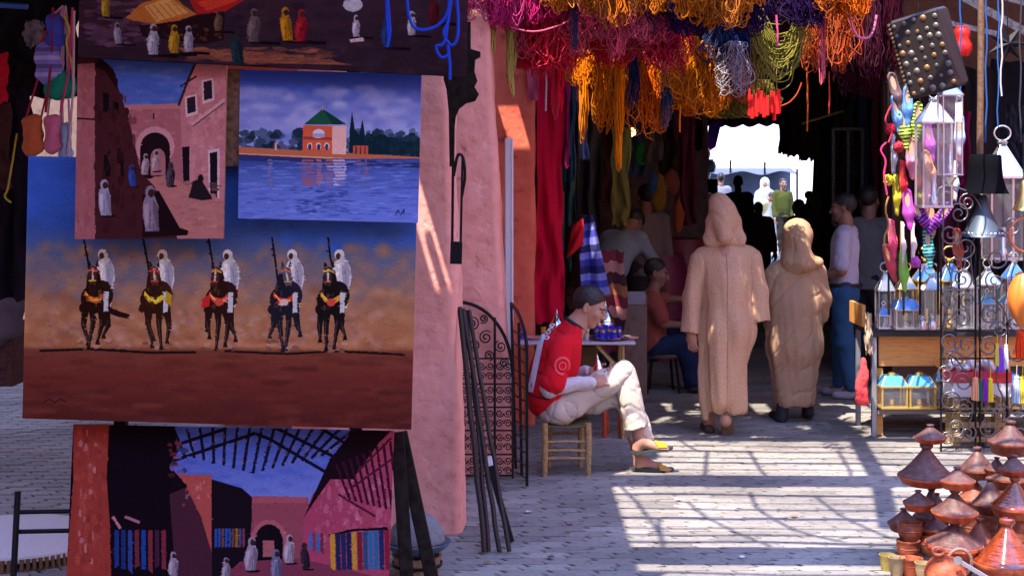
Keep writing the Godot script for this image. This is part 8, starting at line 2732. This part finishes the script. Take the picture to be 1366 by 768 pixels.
func build_yarn() -> void:
	var kinds := []   # [length, mesh]
	var i := 0
	for len in [0.18, 0.28, 0.40, 0.55, 0.75]:
		for v in 4:
			kinds.append([len, hank(len, 0.12 + 0.05 * (v % 3) if len < 0.6 else 0.1, 34 if len < 0.5 else 26, 100 + i)])
			i += 1
	var thin := [hank(0.5, 0.035, 7, 900, 0.004), hank(0.5, 0.03, 6, 901, 0.004), hank(0.5, 0.045, 8, 902, 0.004)]
	var g := RandomNumberGenerator.new()
	g.seed = 77
	var mus := lin(0.66, 0.2, 0.015)
	var orange := lin(0.85, 0.17, 0.01)
	var bright := lin(0.95, 0.30, 0.008)
	var red := lin(0.9, 0.025, 0.07)
	var mag := lin(0.68, 0.03, 0.22)
	var navy := lin(0.015, 0.03, 0.12)
	var ind := lin(0.03, 0.012, 0.08)
	var olive := lin(0.26, 0.23, 0.04)
	var rust := lin(0.6, 0.11, 0.03)
	var maroon := lin(0.06, 0.008, 0.02)
	var lime := lin(0.55, 0.55, 0.14)
	# [x from, x to, top y, bottom y, depth, colour, how many, spread of the bottom, label]
	for q in [
		[622, 700, -60, 36, 8.5, mag, 9, 14, "dark magenta yarn hank over the pillar's top"],
		[648, 660, -40, 84, 8.6, lime, 2, 6, "pale lime yarn hank nearest the pillar"],
		[676, 688, -10, 128, 8.7, lime, 3, 30, "lime yarn hank beside the red hanks"],
		[700, 760, -60, 34, 8.6, mag, 7, 16, "magenta yarn hank in the upper left row"],
		[655, 690, -60, 36, 8.65, orange, 3, 12, "orange yarn hank among the magenta ones"],
		[690, 765, -10, 92, 8.75, red, 12, 30, "scarlet yarn hank in the left row"],
		[688, 712, 20, 92, 8.8, red, 3, 6, "scarlet yarn hank hanging before the coral wall"],
		[700, 900, 0, 66, 8.7, lin(0.9, 0.14, 0.26), 12, 26, "rose pink yarn hank among the crimson ones"],
		[742, 752, 30, 160, 8.9, red, 3, 10, "long scarlet yarn hank hanging below the rest"],
		[730, 1015, -70, 18, 8.4, mus, 26, 16, "mustard yarn hank in the topmost front row"],
		[800, 830, -70, 44, 8.35, mus, 2, 12, "longer mustard yarn hank in the front row"],
		[930, 985, -60, 38, 8.35, mus, 5, 8, "low mustard yarn hank in the front row"],
		[760, 905, -20, 54, 8.75, mag, 12, 18, "magenta yarn hank under the mustard row"],
		[765, 905, 0, 84, 8.95, red, 12, 20, "crimson yarn hank in the middle row"],
		[875, 896, -10, 98, 8.8, lin(0.6, 0.02, 0.08), 3, 4, "long crimson yarn hank under the mustard row"],
		[758, 770, -20, 68, 8.5, navy, 1, 4, "dark blue yarn hank at the left of the magenta row"],
		[728, 736, 0, 70, 8.7, navy, 1, 4, "dark blue yarn hank among the scarlet ones"],
		[766, 885, 40, 92, 9.5, navy, 9, 10, "navy yarn hank behind the bright orange row"],
		[768, 792, 66, 118, 9.3, bright, 3, 8, "bright orange yarn hank at the low row's left end"],
		[776, 782, 70, 192, 9.3, bright, 2, 10, "long bright orange yarn hank left of the longest"],
		[800, 816, 60, 176, 9.2, bright, 3, 16, "bright orange yarn hank beside the longest"],
		[822, 830, 60, 236, 9.15, bright, 3, 10, "longest bright orange yarn hank of all"],
		[785, 800, 80, 132, 9.4, orange, 3, 10, "deep orange yarn hank in the low row"],
		[838, 852, 60, 146, 9.2, navy, 2, 6, "navy yarn hank hanging between orange ones"],
		[850, 880, 70, 172, 9.3, orange, 5, 26, "deep orange yarn hank right of the navy one"],
		[884, 898, 60, 174, 9.25, lin(0.03, 0.08, 0.22), 2, 6, "blue yarn hank at the end of the orange row"],
		[898, 928, 50, 140, 9.2, bright, 5, 14, "bright orange yarn hank right of the blue one"],
		[918, 960, 60, 150, 9.4, orange, 6, 18, "orange yarn hank toward the lane"],
		[935, 960, 60, 158, 9.1, bright, 2, 4, "looped bright orange yarn hank toward the lane"],
		[962, 1002, 20, 132, 9.3, lin(0.75, 0.1, 0.02), 7, 14, "vermilion yarn hank beside the olive net"],
		[955, 995, 30, 84, 9.1, navy, 4, 10, "navy yarn hank above the vermilion ones"],
		[960, 985, 60, 128, 9.05, lin(0.6, 0.6, 0.7), 1, 4, "pale yarn hank among the vermilion ones"],
		[892, 940, -50, 46, 8.5, ind, 6, 10, "indigo yarn hank under the mustard row"],
		[985, 1005, -20, 46, 8.6, ind, 3, 6, "indigo yarn hank right of the mustard row"],
		[1003, 1015, -20, 150, 9.0, olive, 2, 20, "olive yarn hank hanging straight beside the vermilion"],
		[940, 1030, 110, 156, 9.6, olive, 8, 8, "olive yarn hank low over the bright opening"],
		[1058, 1092, -50, 38, 8.8, ind, 5, 6, "indigo yarn hank right of the olive net"],
		[1080, 1132, -30, 92, 9.2, rust, 11, 16, "rust red yarn hank right of the indigo ones"],
		[1096, 1104, -20, 116, 8.9, lin(0.8, 0.12, 0.2), 1, 2, "long pink yarn hank over the rust ones"],
		[1100, 1150, -60, 24, 8.7, orange, 5, 10, "orange yarn hank at the upper right"],
		[1112, 1200, -50, 106, 9.6, maroon, 16, 22, "dark maroon yarn hank at the right end"],
		[1130, 1170, 20, 130, 10.2, maroon, 6, 14, "maroon yarn hank behind the right end"],
		[1000, 1060, -40, 60, 9.9, maroon, 8, 20, "maroon yarn hank behind the olive net"],
		[700, 1180, -40, 70, 10.4, lin(0.1, 0.01, 0.03), 30, 30, "dark red yarn hank in the back row"]]:
		var m := cloth(q[5])
		m.metallic_specular = 0.0
		m.vertex_color_use_as_albedo = true
		var m2: StandardMaterial3D = m.duplicate()
		m2.albedo_color = q[5].lightened(0.12)
		for k in q[6]:
			var x: float = lerpf(q[0], q[1], (k + 0.5) / q[6]) + g.randf_range(-0.3, 0.3) * (q[1] - q[0]) / q[6]
			var d: float = q[4] * 1.13 + g.randf_range(-0.12, 0.12)
			var yb: float = q[3] + g.randf_range(-0.6, 0.6) * q[7]
			var top := P(x, q[2] + g.randf_range(-6, 6), d)
			var L: float = top.y - P(x, yb, d).y
			var o := MeshInstance3D.new()
			o.name = numbered("yarn_hank")
			var narrow: bool = q[1] - q[0] <= 14 and L > 0.35
			if narrow:
				o.mesh = thin[k % 3]
				o.scale = Vector3(1.1, L / 0.5, 1.1)
			else:
				var best: Array = kinds[0]
				var off := g.randi() % 4
				for e in kinds.size():
					var c: Array = kinds[(e / 4) * 4 + (e + off) % 4]
					if absf(c[0] - L) < absf(best[0] - L) - 0.001: best = c
				o.mesh = best[1]
				o.scale = Vector3(g.randf_range(0.85, 1.15), L / best[0], g.randf_range(0.85, 1.15))
			o.material_override = m if k % 3 else m2
			o.position = top
			o.rotation.y = g.randf_range(-0.7, 0.7) + (PI if g.randf() < 0.5 else 0.0)
			add_child(o)
			meta(o, q[8] + (", %s from the left" % ORD[k] if q[6] > 1 and q[6] <= 12 else ""), "yarn", q[8].replace(" hank ", " hanks ") if q[6] > 1 else "")
	# the loose olive net of long swooping strands
	var net := MB.new()
	for s in 42:
		var a := Vector2(g.randf_range(1002, 1022), g.randf_range(10, 40))
		var b := Vector2(g.randf_range(1060, 1084), g.randf_range(15, 50))
		var dip := g.randf_range(20, 95)
		var d := g.randf_range(9.9, 10.2)
		var pts := []
		for k in 9:
			var u := k / 8.0
			var p := a.lerp(b, u)
			pts.append(P(p.x + 4.0 * sin(k * 1.7 + s), p.y + dip * 4.0 * u * (1.0 - u) * (1.0 - 0.35 * u), d))
		net.tube(smooth_path(pts, 3), 0.0048, 4)
	for s in 8:
		var pts := px_path([1003 + s * 2, 30, 1016 + s * 3, 60, 1008 + s * 4, 100, 1002 + s * 5, 140], 10.1)
		net.tube(smooth_path(pts, 3), 0.0046, 4)
	solo("yarn_net", "olive net of loose swooping yarn strands over the lane", "yarn", net, cloth(olive))
	# pink ribbon loop and other single strands
	var k2 := 0
	for q in [[[1134, 18, 1140, 42, 1152, 51, 1164, 44, 1170, 20], 9.0, lin(0.75, 0.2, 0.36), 0.009, "pale pink twisted yarn loop at the right"], [[728, 86, 729, 110, 728, 148], 8.8, lin(0.4, 0.38, 0.42), 0.006, "silver grey cord hanging before the coral wall"], [[682, 36, 710, 42, 740, 36, 762, 26], 8.55, lin(0.7, 0.12, 0.25), 0.006, "pale pink yarn strand swagged across the left"], [[1070, 110, 1060, 130, 1040, 142, 1000, 150], 9.4, lin(0.5, 0.08, 0.02), 0.005, "rust strand swinging over the red tassels"], [[1077, 90, 1078, 140, 1077, 175], 9.3, lin(0.55, 0.1, 0.02), 0.006, "rust strand hanging straight before the dark textiles"], [[1106, 95, 1107, 130, 1106, 152], 9.3, lin(0.55, 0.06, 0.03), 0.006, "red strand hanging straight right of the rust strand"], [[908, 140, 907, 160, 907, 176], 9.2, lin(0.7, 0.2, 0.02), 0.007, "short orange strand ending above the jacketed man"], [[770, 58, 800, 66, 850, 64, 900, 70], 8.9, lin(0.4, 0.12, 0.06), 0.004, "tan strand stretched across the crimson row"], [[1036, 20, 1038, 45, 1037, 62], 8.8, lin(0.8, 0.1, 0.25), 0.007, "short pink strand in front of the olive net"]]:
		var mb := MB.new()
		mb.tube(smooth_path(px_path(q[0], q[1] * 1.12), 3), q[3], 6)
		solo("yarn_strand", q[4], "yarn", mb, cloth(q[2]))
	# rods that carry the hanks
	for q in [[600, 1200, -70, 8.4, "nearest wooden rod carrying mustard yarn"], [600, 1200, -60, 8.7, "second wooden rod carrying magenta yarn"], [640, 1200, -40, 9.2, "third wooden rod carrying orange yarn"], [640, 1220, -45, 9.6, "fourth wooden rod carrying maroon yarn"], [660, 1220, -42, 10.4, "rearmost wooden rod carrying dark red yarn"]]:
		var mb := MB.new()
		mb.tube([P(q[0], q[2], q[3] * 1.13), P((q[0] + q[1]) * 0.5, q[2] + 3, q[3] * 1.13), P(q[1], q[2], q[3] * 1.13)], 0.018, 8)
		solo("yarn_rod", q[4], "rod", mb, M.dark_wood)
